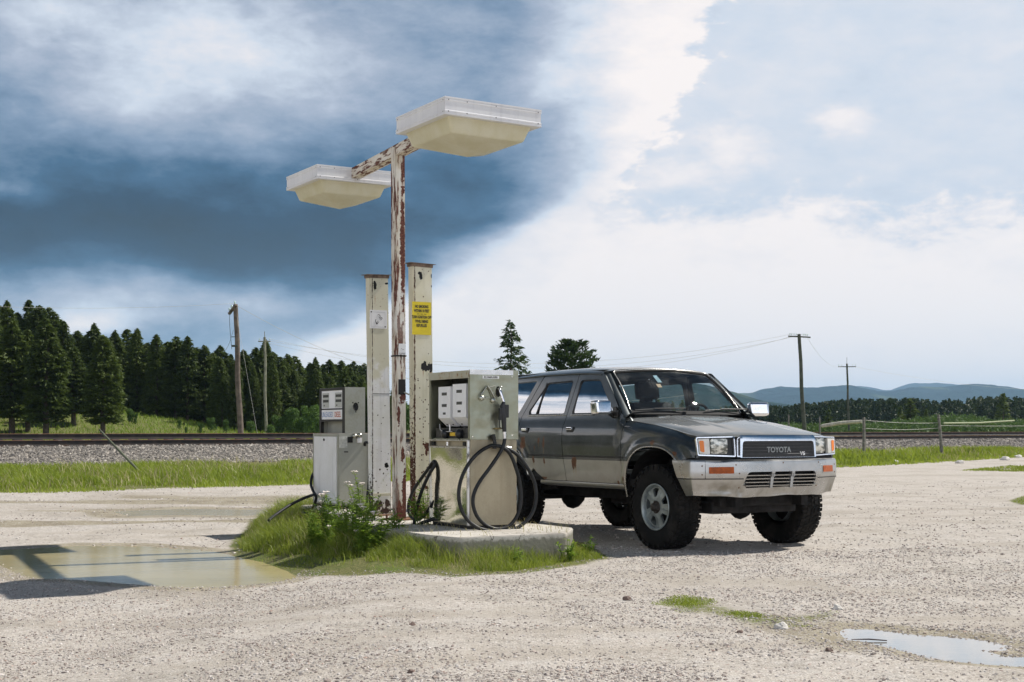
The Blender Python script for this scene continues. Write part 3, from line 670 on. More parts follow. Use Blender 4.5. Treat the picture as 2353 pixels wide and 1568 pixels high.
for i, (u, v, y) in enumerate(front):
    if i < 46 and -20 < u < 520: y = max(y, 121) + (y % 7)
    x = (u - U0) / F * y; zg = float(ground_z(np.array([x]), np.array([y]))[0]); ztop = HC + (V0 - v) / F * y
    if ztop - zg < 2: ztop = zg + 5
    plant_tree(x, y, ztop - zg + .15, CRF if i >= 46 else CR, i * 3 + i // 5, spec.get(i, 'dark conifer in the dense front rank of the wood beyond the railway'), GF, wide=random.uniform(.8, 1.25) * min(1.5, max(.8, 11 / (ztop - zg))) ** .6)
top_u = [f[0] for f in sorted(front)]; top_v = [f[1] for f in sorted(front)]
for i in range(175):        # ranks behind and between, filling the wood
    u = random.uniform(-120, 880); y = random.uniform(126, 175); x = (u - U0) / F * y
    if i >= 120: u = random.uniform(500, 900); y = random.uniform(118, 125); x = (u - U0) / F * y
    vt = np.interp(u, top_u, top_v) + (random.uniform(6, 60) if i < 120 else random.uniform(14, 70)); zg = float(ground_z(np.array([x]), np.array([y]))[0]); ztop = HC + (V0 - vt) / F * y
    if ztop - zg < 3: continue
    plant_tree(x, y, ztop - zg + .15, CR, i, wide=random.uniform(.8, 1.2), label='dark conifer in the shaded ranks behind the front of the wood', group='conifers deeper in the wood')
# trees seen between the posts and above the car roof line, lower and farther
for i in range(60):
    u = random.uniform(860, 1700); y = random.uniform(190, 240); x = (u - U0) / F * y; vt = np.interp(u, [860, 1000, 1700], [868, 895, 930]) + random.uniform(-6, 14)
    zg = float(ground_z(np.array([x]), np.array([y]))[0]); plant_tree(x, y, HC + (V0 - vt) / F * y - zg, FARCR, i, 'small dark conifer of the distant belt behind the pumps and the truck', 'conifers in the belt behind the pumps')
# leafy young trees at the foot of the wood
def broad_mesh(name, seed, h, r, n, card, material):
    g_ = np.random.default_rng(seed); k = 9; cen = np.stack([(g_.random(k) - .5) * r * 1.3, (g_.random(k) - .5) * r * 1.3, h * (.25 + .65 * g_.random(k))], 1); rad = r * (.35 + .4 * g_.random(k))
    w = g_.integers(0, k, n); d = g_.normal(size=(n, 3)); d /= np.linalg.norm(d, axis=1, keepdims=True); P_ = cen[w] + d * (rad[w] * (.55 + .5 * g_.random(n)))[:, None]; P_[:, 2] = np.maximum(P_[:, 2], .05 * h)
    d1 = g_.normal(size=(n, 3)); d1 /= np.linalg.norm(d1, axis=1, keepdims=True); d2 = np.cross(d1, g_.normal(size=(n, 3))); d2 /= np.linalg.norm(d2, axis=1, keepdims=True)
    s = card * (.5 + .9 * g_.random((n, 1))); v = np.stack([P_ - d1 * s * .5, P_ + d2 * s * .35, P_ + d1 * s * .5, P_ - d2 * s * .35], 1).reshape(-1, 3)
    return raw_mesh(name, v, np.arange(n * 4).reshape(-1, 4), material, False, {'tint': np.repeat(g_.random(n), 4)})
BR = [(broad_mesh('crown', 500 + i, 4, 1.3, 2600, .22, M_BROAD), trunk_mesh('trunk', 2.6, .05, 90 + i, 5)) for i in range(3)]
for i, (u, vt, y, w) in enumerate([(298, 925, 112, .55), (310, 945, 112, .6), (412, 962, 112, .6), (428, 972, 108, .5), (485, 955, 112, .8), (520, 962, 112, .7), (575, 955, 112, .9), (640, 950, 112, 1), (668, 935, 112, .9), (700, 940, 112, .9),
                                   (716, 925, 104, .8), (735, 955, 100, .8), (620, 964, 108, .9), (460, 968, 108, .6), (842, 915, 120, 1), (935, 900, 120, 1)]):
    x = (u - U0) / F * y; z = float(ground_z(np.array([x]), np.array([y]))[0]); hh = HC + (V0 - vt) / F * y - z
    t = empty('leafy_sapling', (x, y, z - .1), i, 'light green leafy sapling at the foot of the dark wood beyond the railway' if i else 'pale green sapling alone on the sunny bank below the conifers', 'tree', 'leafy saplings along the wood'); t.scale = (hh / 4 * w, hh / 4 * w, hh / 4)
    link('trunk', BR[i % 3][1], None, t); link('crown', BR[i % 3][0], None, t)

# lone trees behind the vehicle
y = 82; x = (1172 - U0) / F * y; z = .3
t = empty('spruce_tree', (x, y, z), .6, 'thin open spruce with pointed top standing alone behind the pump', 'tree')
hh = HC + (V0 - 738) / F * y - z
link('trunk', trunk_mesh('trunk', hh * .97, .10, 5, 26), None, t); link('crown', conifer_mesh('crown', 41, hh, 2.9, 210, 34, .22, M_PINE, 'scraggly', .06), None, t)
y = 88; x = (1313 - U0) / F * y
t = empty('pine_tree', (x, y, z), 2.2, 'bushy round topped pine standing alone above the vehicle roof', 'tree')
hh = HC + (V0 - 785) / F * y - z
link('trunk', trunk_mesh('trunk', hh * .95, .12, 9, 20), None, t); link('crown', conifer_mesh('crown', 47, hh, 1.75, 170, 34, .22, M_PINE, 'pine', .35), None, t)

# wood on the right, a far mass, with trees in front one can tell apart
def forest_mass(name, pts, hs, seed, per=130, card=.9):
    V_ = []; T = []; g_ = np.random.default_rng(seed)
    for (x, y, z), h in zip(pts, hs):
        r = h * g_.uniform(.15, .24); t = g_.random(per) ** .8; a = g_.random(per) * 6.283; rad = r * np.interp(t, [0, .1, .6, .9, 1], [.8, 1, .75, .35, .04]) * (.6 + .5 * g_.random(per))
        P_ = np.stack([x + rad * np.cos(a), y + rad * np.sin(a), z + t * h], 1); d1 = g_.normal(size=(per, 3)); d1[:, 2] -= .6; d1 /= np.linalg.norm(d1, axis=1, keepdims=True); d2 = np.cross(d1, g_.normal(size=(per, 3))); d2 /= np.linalg.norm(d2, axis=1, keepdims=True)
        s = card * (.5 + .8 * g_.random((per, 1))); V_.append(np.stack([P_ - d1 * s * .5 - d2 * s * .3, P_ - d1 * s * .5 + d2 * s * .3, P_ + d1 * s * .6], 1).reshape(-1, 3)); T.append(np.repeat(np.clip(.25 * g_.random() + .5 * g_.random(per), 0, 1), 3))
    v = np.concatenate(V_); return raw_mesh(name, v, np.arange(len(v)).reshape(-1, 3), M_FAR, False, {'tint': np.concatenate(T)})
pts, hs = [], []
tv = lambda u: np.interp(u, [1500, 1700, 1740, 1765, 1800, 1840, 1880, 1930, 2000, 2060, 2110, 2150, 2200, 2250, 2305, 2360, 2600], [946, 944, 940, 934, 938, 931, 930, 922, 920, 921, 920, 925, 922, 918, 914, 918, 915])
for i in range(1500):
    u = random.uniform(1500, 2560); y = random.uniform(330, 460); h = 1.08 - .2 + (V0 - tv(u)) / F * y * random.uniform(.72, 1.06); pts.append(((u - U0) / F * y, y, .2)); hs.append(h)
tag(link('far_wood', forest_mass('far_wood', pts, hs, 3)), 'dense dark conifer wood across the flat below the blue hills', 'wood', kind='stuff')
pts, hs = [], []      # the same wood carries on to the left, outside the frame
for i in range(420):
    a_ = R(random.uniform(-24, -110)); d_ = random.uniform(75, 120); pts.append((math.sin(a_) * d_ - 8, math.cos(a_) * d_, .2)); hs.append(random.uniform(8, 14))
tag(link('left_wood', forest_mass('left_wood', pts, hs, 5, 260, 1.0)), 'dark conifer wood continuing beyond the left edge', 'wood', kind='stuff')
pts, hs = [], []
for i in range(330):
    u = random.uniform(1690, 2560); y = random.uniform(150, 260); top = np.interp(u, [1690, 1800, 1990, 2100, 2200, 2300, 2560], [985, 972, 968, 958, 950, 962, 955]) + random.uniform(-2, 16); pts.append(((u - U0) / F * y, y)); hs.append((HC + (V0 - top) / F * y))
V_ = []; T = []; g_ = np.random.default_rng(11)
for (x, y), h in zip(pts, hs):
    n = 240; r = 1.3 * g_.uniform(.6, 1.3); d = g_.normal(size=(n, 3)); d /= np.linalg.norm(d, axis=1, keepdims=True); P_ = np.stack([x + d[:, 0] * r, y + d[:, 1] * r, .2 + (h - .2) * (.5 + .5 * d[:, 2] * (.6 + .5 * g_.random(n)))], 1); s = .19 * (.5 + g_.random((n, 1))); d1 = g_.normal(size=(n, 3)); d2 = np.cross(d1, g_.normal(size=(n, 3)))
    d1 /= np.linalg.norm(d1, axis=1, keepdims=True); d2 /= np.linalg.norm(d2, axis=1, keepdims=True); V_.append(np.stack([P_ - d1 * s, P_ + d2 * s * .7, P_ + d1 * s], 1).reshape(-1, 3)); T.append(np.repeat(g_.random(n) * .8, 3))
v = np.concatenate(V_)
tag(link('willow_scrub', raw_mesh('willow_scrub', v, np.arange(len(v)).reshape(-1, 3), m_leaf('scrub_leaves', (.035, .07, .02), (.10, .17, .045), .3, .2), False, {'tint': np.concatenate(T)})), 'green bushes in front of the far wood on the right', 'bushes', kind='stuff')
for i, (u, vt, y, w, lb) in enumerate([(2092, 922, 190, 1.5, 'broad dark conifer standing forward of the far wood between the fence posts'), (2070, 938, 200, 1.0, 'smaller dark conifer left of the broad forward one by the far wood'), (2305, 911, 260, 1.2, 'conifer rising above the far wood on the right edge'), (1905, 944, 210, 1.1, 'dark conifer close to the log rail in front of the far wood'), (2128, 945, 196, 1.0, 'dark conifer just right of the broad forward conifer')]):
    plant_tree((u - U0) / F * y, y, HC + (V0 - vt) / F * y, FARCR, i, lb, None, w)

# ---------------------------------------------------------------- blue hills, part of the haze put into the ridge colour
def ridge(name, dist, prof, depth, colr, seed, amp):
    us = np.linspace(prof[0][0], prof[-1][0], 150); vs_ = np.interp(us, [p[0] for p in prof], [p[1] for p in prof])
    k_ = np.hanning(7); k_ /= k_.sum(); vs_ = np.convolve(np.pad(vs_, 3, 'edge'), k_, 'valid')
    rows = 26; V_ = []
    for j in range(rows):
        t = j / (rows - 1); y = dist - depth * (1 - t)
        x = (us - U0) / F * y
        crest = (V0 - vs_) / F * dist + HC
        z = crest * np.sin(t * math.pi / 2) ** .9 + amp * (fbm(x / 260, y / 260, 4, seed) - .5) * math.sin(math.pi * min(t, .98)) ** .6 * 2 + amp * .16 * (vnoise(x / 22, y / 22, seed + 3) - .5)
        V_.append(np.stack([x, np.full_like(x, y), z - 2 * (1 - t)], 1))
    x = (us - U0) / F * (dist + depth * .5); V_.append(np.stack([x, np.full_like(x, dist + depth * .5), np.full_like(x, -2.)], 1)); rows += 1
    v = np.concatenate(V_); n = len(us); idx = np.arange(rows * n).reshape(rows, n); f = np.stack([idx[:-1, :-1], idx[:-1, 1:], idx[1:, 1:], idx[1:, :-1]], -1).reshape(-1, 4)
    m, h, b, o = mat(name + '_wooded_haze'); c = h.n('ShaderNodeTexCoord').outputs['Object']
    nz = h.noise(c, .010, 6, .7); n2 = h.noise(h.vm('MULTIPLY', c, (1, .35, 1)), .0024, 3, .5)
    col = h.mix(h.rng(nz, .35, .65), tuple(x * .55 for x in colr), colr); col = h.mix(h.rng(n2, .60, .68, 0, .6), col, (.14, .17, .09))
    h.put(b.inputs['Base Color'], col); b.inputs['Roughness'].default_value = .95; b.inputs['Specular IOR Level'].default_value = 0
    h.put(b.inputs['Normal'], h.bump(nz, 1.0, 30))
    return tag(link('hills', raw_mesh('hills', v, f, m, True)), kind='structure')
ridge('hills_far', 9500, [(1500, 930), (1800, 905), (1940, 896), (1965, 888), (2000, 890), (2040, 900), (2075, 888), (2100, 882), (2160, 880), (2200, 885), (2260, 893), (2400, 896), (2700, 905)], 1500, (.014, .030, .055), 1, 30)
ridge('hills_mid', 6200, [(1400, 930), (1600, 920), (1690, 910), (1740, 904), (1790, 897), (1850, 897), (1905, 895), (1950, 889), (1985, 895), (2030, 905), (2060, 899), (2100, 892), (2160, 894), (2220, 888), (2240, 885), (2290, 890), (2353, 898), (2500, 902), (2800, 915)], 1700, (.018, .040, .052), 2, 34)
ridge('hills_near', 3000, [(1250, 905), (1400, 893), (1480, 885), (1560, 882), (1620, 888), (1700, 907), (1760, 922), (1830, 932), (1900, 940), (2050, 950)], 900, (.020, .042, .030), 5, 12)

# ---------------------------------------------------------------- utility poles, wires
M_POLE = pbr('pole_wood', (.135, .105, .085), .85, nscale=3, namp=.45, bump=.4, bscale=30)
M_POLEG = pbr('pole_grey_wood', (.24, .235, .17), .85, nscale=3, namp=.35)
M_POLED = pbr('pole_dark_wood', (.075, .08, .06), .85, nscale=3, namp=.35)
M_GLASSINS = pbr('insulator', (.55, .70, .66), .15, coat=1)
M_WIRE = pbr('wire', (.62, .60, .55), .45)
def pole(u0, v0, u1, y, r0, r1, material, arm, label, ins=(), lean_y=0, armang=0, zb=.2):
    xb = (u1 - U0) / F * y; xt = (u0 - U0) / F * y; h = HC + (V0 - v0) / F * y - zb
    t = empty('utility_pole', (xb, y, zb), 0, label, 'utility pole'); n = 8
    mb = MB(); mb.tube([((xt - xb) * i / n + .03 * math.sin(i * 1.3) * (0 < i < n), lean_y * i / n, h * i / n - (.4 if i == 0 else 0)) for i in range(n + 1)], [r0 + (r1 - r0) * i / n for i in range(n + 1)], 12)
    mb.build('shaft', material, t)
    if arm:
        L, dz, th = arm[:3]; mb = MB(); Ma = Matrix.Translation((xt - xb, lean_y, h - dz)) @ Matrix.Rotation(armang, 4, 'Z') @ Matrix.Rotation(arm[3] if len(arm) > 3 else 0, 4, 'Y')
        mb.box(-L / 2, L / 2, -th / 2 - r1, th / 2 - r1, -th / 2, th / 2, M=Ma, bev=.01); mb.build('crossarm', material, t)
        for k in ins:
            m2 = MB(); m2.tube([(0, 0, 0), (0, 0, .10)], .012, 6); m2.lathe([(.0, .20), (.03, .195), (.04, .15), (.028, .13), (.045, .10), (.04, .085), (0, .085)], 10)
            o_ = m2.build('insulator', M_GLASSINS, t); o_.matrix_local = Ma @ Matrix.Translation((k, -r1, th / 2))
    return t, Vector((xt, y + lean_y, zb + h))
M_WIREDK = pbr('dark_wire', (.03, .035, .04), .6)
p1, T1 = pole(541, 700, 553, 70, .15, .115, M_POLE, None, 'thick brown wooden utility pole with short crossarm in front of the wood', zb=.3)
Ma = Matrix.Translation((T1.x - p1.location.x, -.12, T1.z - p1.location.z - .10)) @ Matrix.Rotation(R(135), 4, 'Z') @ Matrix.Rotation(R(34), 4, 'Y')
mb = MB(); mb.box(-.12, .62, -.06, .06, -.055, .055, M=Ma, bev=.01); mb.build('crossarm', M_POLE, p1)
for k in (.0, .32, .55):
    m2 = MB(); m2.tube([(0, 0, 0), (0, 0, .10)], .014, 6); m2.lathe([(.0, .22), (.035, .215), (.05, .16), (.03, .13), (.055, .10), (.05, .085), (0, .085)], 10); o_ = m2.build('insulator', M_GLASSINS, p1); o_.matrix_local = Ma @ Matrix.Translation((k, 0, .05)) @ Matrix.Rotation(R(-34), 4, 'Y')
mb = MB(); mb.tube(catmull([(-.26, -.02, -.25), (-.28, 0, -1.0), (-.18, 0, -2.2)]), .012, 5); mb.tube([(-.17, -.1, -1.6), (.17, -.1, -1.6)], .02, 6); mb.box(-.15, .15, -.17, -.13, -2.1, -2.0)
gw = mb.build('cable_drop', M_POLED, p1); gw.location = (T1.x - p1.location.x, 0, T1.z - p1.location.z)
p2, T2 = pole(608, 775, 611, 115, .13, .10, M_POLEG, (1.0, .35, .09), 'thin pale green grey utility pole right of the thick brown one', ins=(-.4, .42), zb=.3)
mb = MB(); mb.tube([(0, 0, -.1), (0, 0, .45)], .03, 6); pn = mb.build('top_pin', M_POLEG, p2); pn.location = (T2.x - p2.location.x, 0, T2.z - p2.location.z)
p3, T3 = pole(1836, 768, 1849, 111, .17, .13, M_POLED, (1.75, .22, .10, R(3)), 'dark utility pole with crossarm rising behind the front of the hood', ins=(-.75, -.6, -.42, -.25, .3, .45, .62), zb=.2)
p4, T4 = pole(1946, 836, 1951, 160, .14, .10, M_POLED, (2.0, .35, .09), 'thinner farther utility pole with crossarm against the blue hills', ins=(-.95, -.6, .6, .95), zb=.2)
mb = MB(); mb.tube([(0, 0, -.1), (0, 0, .7)], .02, 6); pn = mb.build('top_pin', M_POLED, p4); pn.location = (T4.x - p4.location.x, 0, T4.z - p4.location.z)
def wire(a, b, sag, r=.011, label='thin overhead line strung between the utility poles', mat_=None, name='overhead_wire'):
    a, b = Vector(a), Vector(b); pts = []
    for i in range(41):
        t = i / 40; p = a.lerp(b, t); p.z -= sag * 4 * t * (1 - t); pts.append(p)
    mb = MB(); mb.tube(pts, r, 5); o_ = mb.build(name, mat_ or M_WIRE); tag(o_, label, 'wire', 'overhead wires'); return o_
wire(T2 + Vector((-.4, 0, -.15)), T3 + Vector((-.6, 0, 0)), 2.15, .009, 'topmost overhead wire crossing the lone spruce behind the pump')
wire(T2 + Vector((.42, 0, -.15)), T3 + Vector((.45, 0, 0)), 2.5, .009, 'middle overhead wire crossing the lone spruce behind the pump')
wire(T2 + Vector((.42, 0, -.5)), T3 + Vector((-.2, 0, -.1)), 2.75, .009, 'lowest overhead wire crossing the lone spruce behind the pump')
wire(T1 + Vector((-.1, 0, .05)), at(1600, 905, 62), 2.0, .008, 'single wire running right from the thick brown utility pole')
wire(at(-260, 690, 66), T1 + Vector((-.1, 0, .05)), .3, .006, 'single wire coming in from the left to the thick brown utility pole')
wire(T1 + Vector((-.1, 0, -1.25)), at(505, 802, 85), .5, .008, 'short drooping wire from below the top of the thick brown utility pole', M_WIREDK)
wire(T1 + Vector((.1, -.1, -.6)), Vector(((596 - U0) / F * 68, 68, .35)), .0, .005, 'slanting guy wire from the thick brown utility pole to the ground', name='guy_wire')
wire(T3 + Vector((.5, 0, 0)), T4 + Vector((-.6, 0, -.3)), .9, .008, 'wire from the dark pole to the farther pole by the hills')
wire(T4 + Vector((.6, 0, -.3)), at(2600, 890, 230), 1.4, .010, 'wire running right from the farther pole by the hills')

# ---------------------------------------------------------------- fence on the right, stake on the left, rocks
M_POST = pbr('weathered_post', (.17, .16, .14), .9, nscale=7, namp=.35, bump=.5, bscale=40)
M_LOG = pbr('peeled_log', (.62, .58, .48), .75, nscale=3, namp=.2)
def fpost(u0, v0, u1, v1, y, r, label, sq=False):
    zb = float(ground_z(np.array([(u1 - U0) / F * y]), np.array([y]))[0]); zt = HC + (V0 - v0) / F * y; x0 = (u0 - U0) / F * y; x1 = (u1 - U0) / F * y
    t = empty('fence_post', (x1, y, zb), 0, label, 'fence post', 'posts of the railway fence'); mb = MB()
    mb.tube([(0, 0, -.2), ((x0 - x1) * .5 + .01, 0, (zt - zb) * .5), (x0 - x1, 0, zt - zb)], [r * 1.15, r, r * .85], 7 if not sq else 4, smooth=False); mb.build('post_shaft', M_POST, t)
    mb = MB()
    for hz in (.35, .7, .92): mb.tube([(-r * 1.3 + (x0 - x1) * hz, -r * 1.2, (zt - zb) * hz), (r * 1.2 + (x0 - x1) * hz, -r * 1.25, (zt - zb) * hz + .01)], .008, 5)
    mb.build('staple', pbr('staple_wire', (.3, .28, .25), .5), t); return t
fpost(1985, 959, 1985, 1052, 52, .062, 'square cut weathered fence post nearest the vehicle front, right of the log rail', True)
fpost(2156, 953, 2165, 1040, 54, .06, 'leaning weathered fence post farther right beside the white rocks')
fpost(1883, 958, 1884, 1010, 60, .035, 'thin grey fence post behind the hood at the left end of the log rail')
fpost(1812, 953, 1812, 1010, 66, .035, 'thin grey fence post showing just above the hood left of the other')
lg = MB(); L0, L1 = at(1890, 979, 58), at(1982, 969, 52); lg.tube([L0, L0.lerp(L1, .5) + Vector((0, 0, .03)), L1], [.07, .075, .065], 9)
tag(lg.build('log_rail', M_LOG), 'pale peeled log rail resting against the fence posts', 'fence rail')
mb = MB(); mb.tube([at(2168, 973, 53), at(2250, 972, 56), at(2330, 967, 60)], .035, 7); tag(mb.build('pole_rail', pbr('sunlit_pole', (.26, .29, .17), .8)), 'thin greenish pole rail right of the leaning fence post', 'fence rail')
for a_, b_, lb in ((at(1990, 966, 52), at(2155, 972, 54), 'upper wire strand between the two big fence posts'), (at(1990, 985, 52), at(2158, 984, 54), 'lower wire strand between the two big fence posts'), (at(2160, 978, 54), at(2500, 975, 62), 'wire strand right of the leaning fence post')):
    w_ = wire(a_, b_, .05, .006, lb, None, 'fence_wire'); w_['group'] = 'fence wires'
mb = MB(); A_, B_ = at(328, 1092, 31), at(229, 988, 33.5); A_ = Vector((A_.x, A_.y, A_.z)); mb.tube([A_, A_.lerp(B_, .5) + Vector((.02, 0, -.03)), B_], [.030, .026, .022], 7)
tag(mb.build('leaning_stake', pbr('grey_stake', (.10, .11, .07), .8, nscale=5)), 'thin leaning stake in the verge grass in front of the ballast on the left', 'stake')
M_ROCK = pbr('pale_rock', (.62, .59, .55), .85, nscale=6, namp=.25, bump=.6, bscale=12)
def rock(x, y, s, label, seed, flat=.6, m=None):
    bm = bmesh.new(); bmesh.ops.create_icosphere(bm, subdivisions=3, radius=1)
    for v in bm.verts:
        n_ = mnoise.noise(v.co * 1.1 + Vector((seed * 3.1, 0, 0))) + .5 * mnoise.noise(v.co * 2.7 + Vector((0, seed, 0))); v.co *= 1 + .42 * n_; v.co.z *= flat; v.co *= s
    me = bpy.data.meshes.new('rock'); bm.to_mesh(me); bm.free(); z = float(ground_z(np.array([x]), np.array([y]))[0])
    o_ = link('rock', me, m or M_ROCK, None, (x, y, z + s * flat * .35)); o_.rotation_euler = (0, 0, seed); return tag(o_, label, 'rock')
for i, (u, v, s, lb) in enumerate([(2058, 1063, .13, 'white rock half hidden at the grass edge left of the leaning post'), (2205, 1063, .13, 'white rock at the grass edge right of the leaning post'), (2172, 1051, .09, 'small white rock lying in the verge grass by the leaning post'),
                                   (2310, 1056, .17, 'long white rock where gravel meets verge near the right edge'), (2340, 1050, .13, 'white rock nearest the right edge of the verge'), (2345, 1017, .2, 'white boulder high on the verge at the right edge'), (2085, 1056, .07, 'tiny white rock in the verge grass right of the bigger white one'), (2105, 1058, .06, 'smallest white rock in the verge between the two fence posts')]):
    p_ = gp(u, v, .03); rock(p_.x, p_.y, s, lb, i + 1)
for i, (u, v, s, lb) in enumerate([(1441, 1377, .026, 'reddish brown stone on the gravel right of the island grass'), (947, 1432, .018, 'dark stone on the gravel below the island grass'), (1700, 1455, .017, 'dark stone on the gravel in front of the right wheel'), (945, 1545, .017, 'brown stone in the foreground gravel at the bottom edge'), (1905, 1497, .018, 'dark stone beside the right puddle weeds'), (1797, 1443, .035, 'flat pale stone at the left end of the right puddle'), (1925, 1402, .03, 'flat pale stone among the weeds by the right puddle')]):
    if 'puddle' in lb or 1: p_ = gp(u, v, 0); rock(p_.x, p_.y, s, lb, i + 11, .7, M_ROCK if 'pale' in lb else pbr('brown_stone', (.17, .12, .10), .85, nscale=8))
for i, (u, v, ln) in enumerate([(2130, 1463, .35)]):
    p_ = gp(1996, 1471, -.012); mb = MB(); mb.tube([(p_.x - .085, p_.y + .02, -.012), (p_.x, p_.y, -.008), (p_.x + .09, p_.y - .02, -.012)], [.002, .004, .003], 7); tag(mb.build('twig', pbr('dark_twig', (.06, .04, .035), .6)), 'dark twig floating in the pale puddle on the right', 'twig')

# ---------------------------------------------------------------- air
mb = MB(); mb.box(-12500, 12500, -3500, 13000, -2.5, 420); hz = mb.build('haze', None); hz['kind'] = 'stuff'
mh = bpy.data.materials.new('haze_air'); mh.use_nodes = True; h = N(mh.node_tree); o = h.n('ShaderNodeOutputMaterial'); pv = h.n('ShaderNodeVolumePrincipled')
pv.inputs['Color'].default_value = (.46, .70, 1.0, 1); pv.inputs['Density'].default_value = .00008; pv.inputs['Anisotropy'].default_value = .1; h.put(o.inputs['Volume'], pv.outputs[0]); hz.data.materials.append(mh)
# ---------------------------------------------------------------- paint, steel
def painted(name, paint, paint2, rust, amount=.5, vec=(14, 14, 14), streak=0, spots=(), holes=(), rough=.5, big=(2.2, .62, .75), edge_y=None, drips=(), zdirt=None, speck=None, upper=None):
    """old paint over rusty steel: chips by noise, rust patches, drips and holes at given local (y, z, ry, rz)"""
    m, h, b, o = mat(name); c = h.n('ShaderNodeTexCoord').outputs['Object']; X_, Y_, Z_ = h.xyz(c)[:3]
    n1 = h.noise(h.vm('MULTIPLY', c, vec), 1, 6, .65); n2 = h.noise(c, big[0], 3, .5); n3 = h.noise(c, 60, 3, .6)
    k = h.m('MULTIPLY', h.rng(n1, amount, amount + .03), h.rng(n2, big[1] - .12, big[2], .12, 1)) if amount < 1 else 0.0
    k = h.m('MAXIMUM', k, h.m('MULTIPLY', h.rng(n1, amount, amount + .03), h.rng(n2, big[1], big[2])))
    wob = h.m('MULTIPLY', h.m('SUBTRACT', h.noise(c, 26, 4, .65), .5), 2.4)
    if speck:
        vr = h.n('ShaderNodeTexVoronoi'); h.put(vr.inputs['Vector'], h.vm('ADD', c, h.vm('MULTIPLY', h.noise(c, 90, 2, out=1), (.006, .006, .006)))); vr.inputs['Scale'].default_value = speck[0]; cc = h.xyz(vr.outputs['Color'])
        on = h.m('LESS_THAN', cc[0], h.m('MULTIPLY', speck[1], h.rng(h.m('ADD', Z_, h.m('MULTIPLY', h.m('SUBTRACT', n2, .5), 1.6)), speck[2], speck[3], 1, .10))); k = h.m('MAXIMUM', k, h.m('MULTIPLY', on, h.rng(h.m('SUBTRACT', vr.outputs['Distance'], h.m('MULTIPLY', h.m('POWER', cc[1], 2.5), .42)), .12, .05)))
    def ell(sp):
        y, z, ry, rz = sp
        d = h.vm('MULTIPLY', h.vm('SUBTRACT', c, (0, y, z)), (0, 1 / ry, 1 / rz)); return h.m('ADD', h.vm('LENGTH', d, out=1), wob)
    for sp in spots: k = h.m('MAXIMUM', k, h.rng(ell(sp), 1.05, .90))
    if edge_y:
        for ye, wd in edge_y:
            d = h.m('ABSOLUTE', h.m('SUBTRACT', Y_, ye)); k = h.m('MAXIMUM', k, h.rng(h.m('ADD', h.m('DIVIDE', d, wd), h.m('MULTIPLY', h.m('SUBTRACT', h.noise(c, 30, 4, .7), .5), 4.5)), 1.0, .8))
    pc = h.mix(h.rng(h.noise(c, 3.5, 4, .6), .35, .65), paint, paint2)
    pc = h.mix(h.m('MULTIPLY', h.rng(h.noise(h.vm('MULTIPLY', c, (18, 18, 1.2)), 1, 4), .52, .75), .35), pc, tuple(x * .62 for x in paint))
    if upper: pc = h.mix(h.rng(h.m('ADD', Z_, h.m('MULTIPLY', h.m('SUBTRACT', h.noise(c, 6, 4, .6), .5), 1.1)), upper[0] - .12, upper[0] + .12), pc, upper[1])
    halo = h.rng(h.noise(h.vm('MULTIPLY', c, vec), 1, 6, .65), amount - .07, amount + .0, 0, .35); pc = h.mix(h.m('MULTIPLY', halo, h.rng(n2, big[1] - .1, big[2])), pc, (.42, .27, .14))
    for (y, z, w_, l_) in drips:
        dy = h.m('ABSOLUTE', h.m('SUBTRACT', Y_, y)); dz = h.m('SUBTRACT', z, Z_)
        f = h.m('MULTIPLY', h.rng(h.m('ADD', dy, h.m('MULTIPLY', wob, .004)), w_, w_ * .3), h.m('MULTIPLY', h.rng(dz, -.005, .005), h.rng(dz, l_, l_ * .1))); pc = h.mix(h.m('MULTIPLY', f, .85), pc, (.33, .14, .045))
    if zdirt: pc = h.mix(h.m('MULTIPLY', h.rng(h.m('ADD', Z_, h.m('MULTIPLY', wob, .05)), zdirt, 0), .6), pc, (.22, .17, .11))
    rc = h.mix(h.rng(n3, .3, .7), tuple(x * .6 for x in rust), tuple(min(1, x * 1.5) for x in rust)); col = h.mix(k, pc, rc)
    kh = None
    for sp in holes:
        e_ = h.rng(ell((sp[0], sp[1], sp[2], sp[3])), 1.02, .95); kh = e_ if kh is None else h.m('MAXIMUM', kh, e_)
    if kh is not None: col = h.mix(kh, col, (.006, .005, .004))
    h.put(b.inputs['Base Color'], col); h.put(b.inputs['Roughness'], h.m('ADD', rough, h.m('MULTIPLY', k, .35), clamp=True)); b.inputs['Specular IOR Level'].default_value = .35
    h.put(b.inputs['Normal'], h.bump(h.m('ADD', h.m('MULTIPLY', k, -1.0), h.m('MULTIPLY', n3, .15)), .5, .0015))
    return m
def steel(name, col, rough, wavy=0, dirt=.3, wscale=5, dirtcol=(.25, .22, .16), metal=1.0, streaks=0):
    m, h, b, o = mat(name); c = h.n('ShaderNodeTexCoord').outputs['Object']
    n1 = h.noise(c, 3.2, 5, .6); n2 = h.noise(c, 45, 4, .6); d_ = h.m('MULTIPLY', h.rng(h.m('ADD', h.m('MULTIPLY', n1, .7), h.m('MULTIPLY', n2, .3)), .42, .68), dirt)
    if streaks: d_ = h.m('ADD', d_, h.m('MULTIPLY', h.rng(h.noise(h.vm('MULTIPLY', c, (16, 16, .9)), 1, 4, .55), .5, .72), streaks), clamp=True)
    h.put(b.inputs['Base Color'], h.mix(d_, col, dirtcol)); h.put(b.inputs['Metallic'], h.m('SUBTRACT', metal, h.m('MULTIPLY', d_, metal)))
    h.put(b.inputs['Roughness'], h.m('ADD', rough, h.m('MULTIPLY', d_, .5), clamp=True))
    hh = h.m('MULTIPLY', n2, .03)
    if wavy: hh = h.m('ADD', hh, h.m('MULTIPLY', h.noise(c, wscale, 2, .4), wavy))
    h.put(b.inputs['Normal'], h.bump(hh, .6, .02)); return m
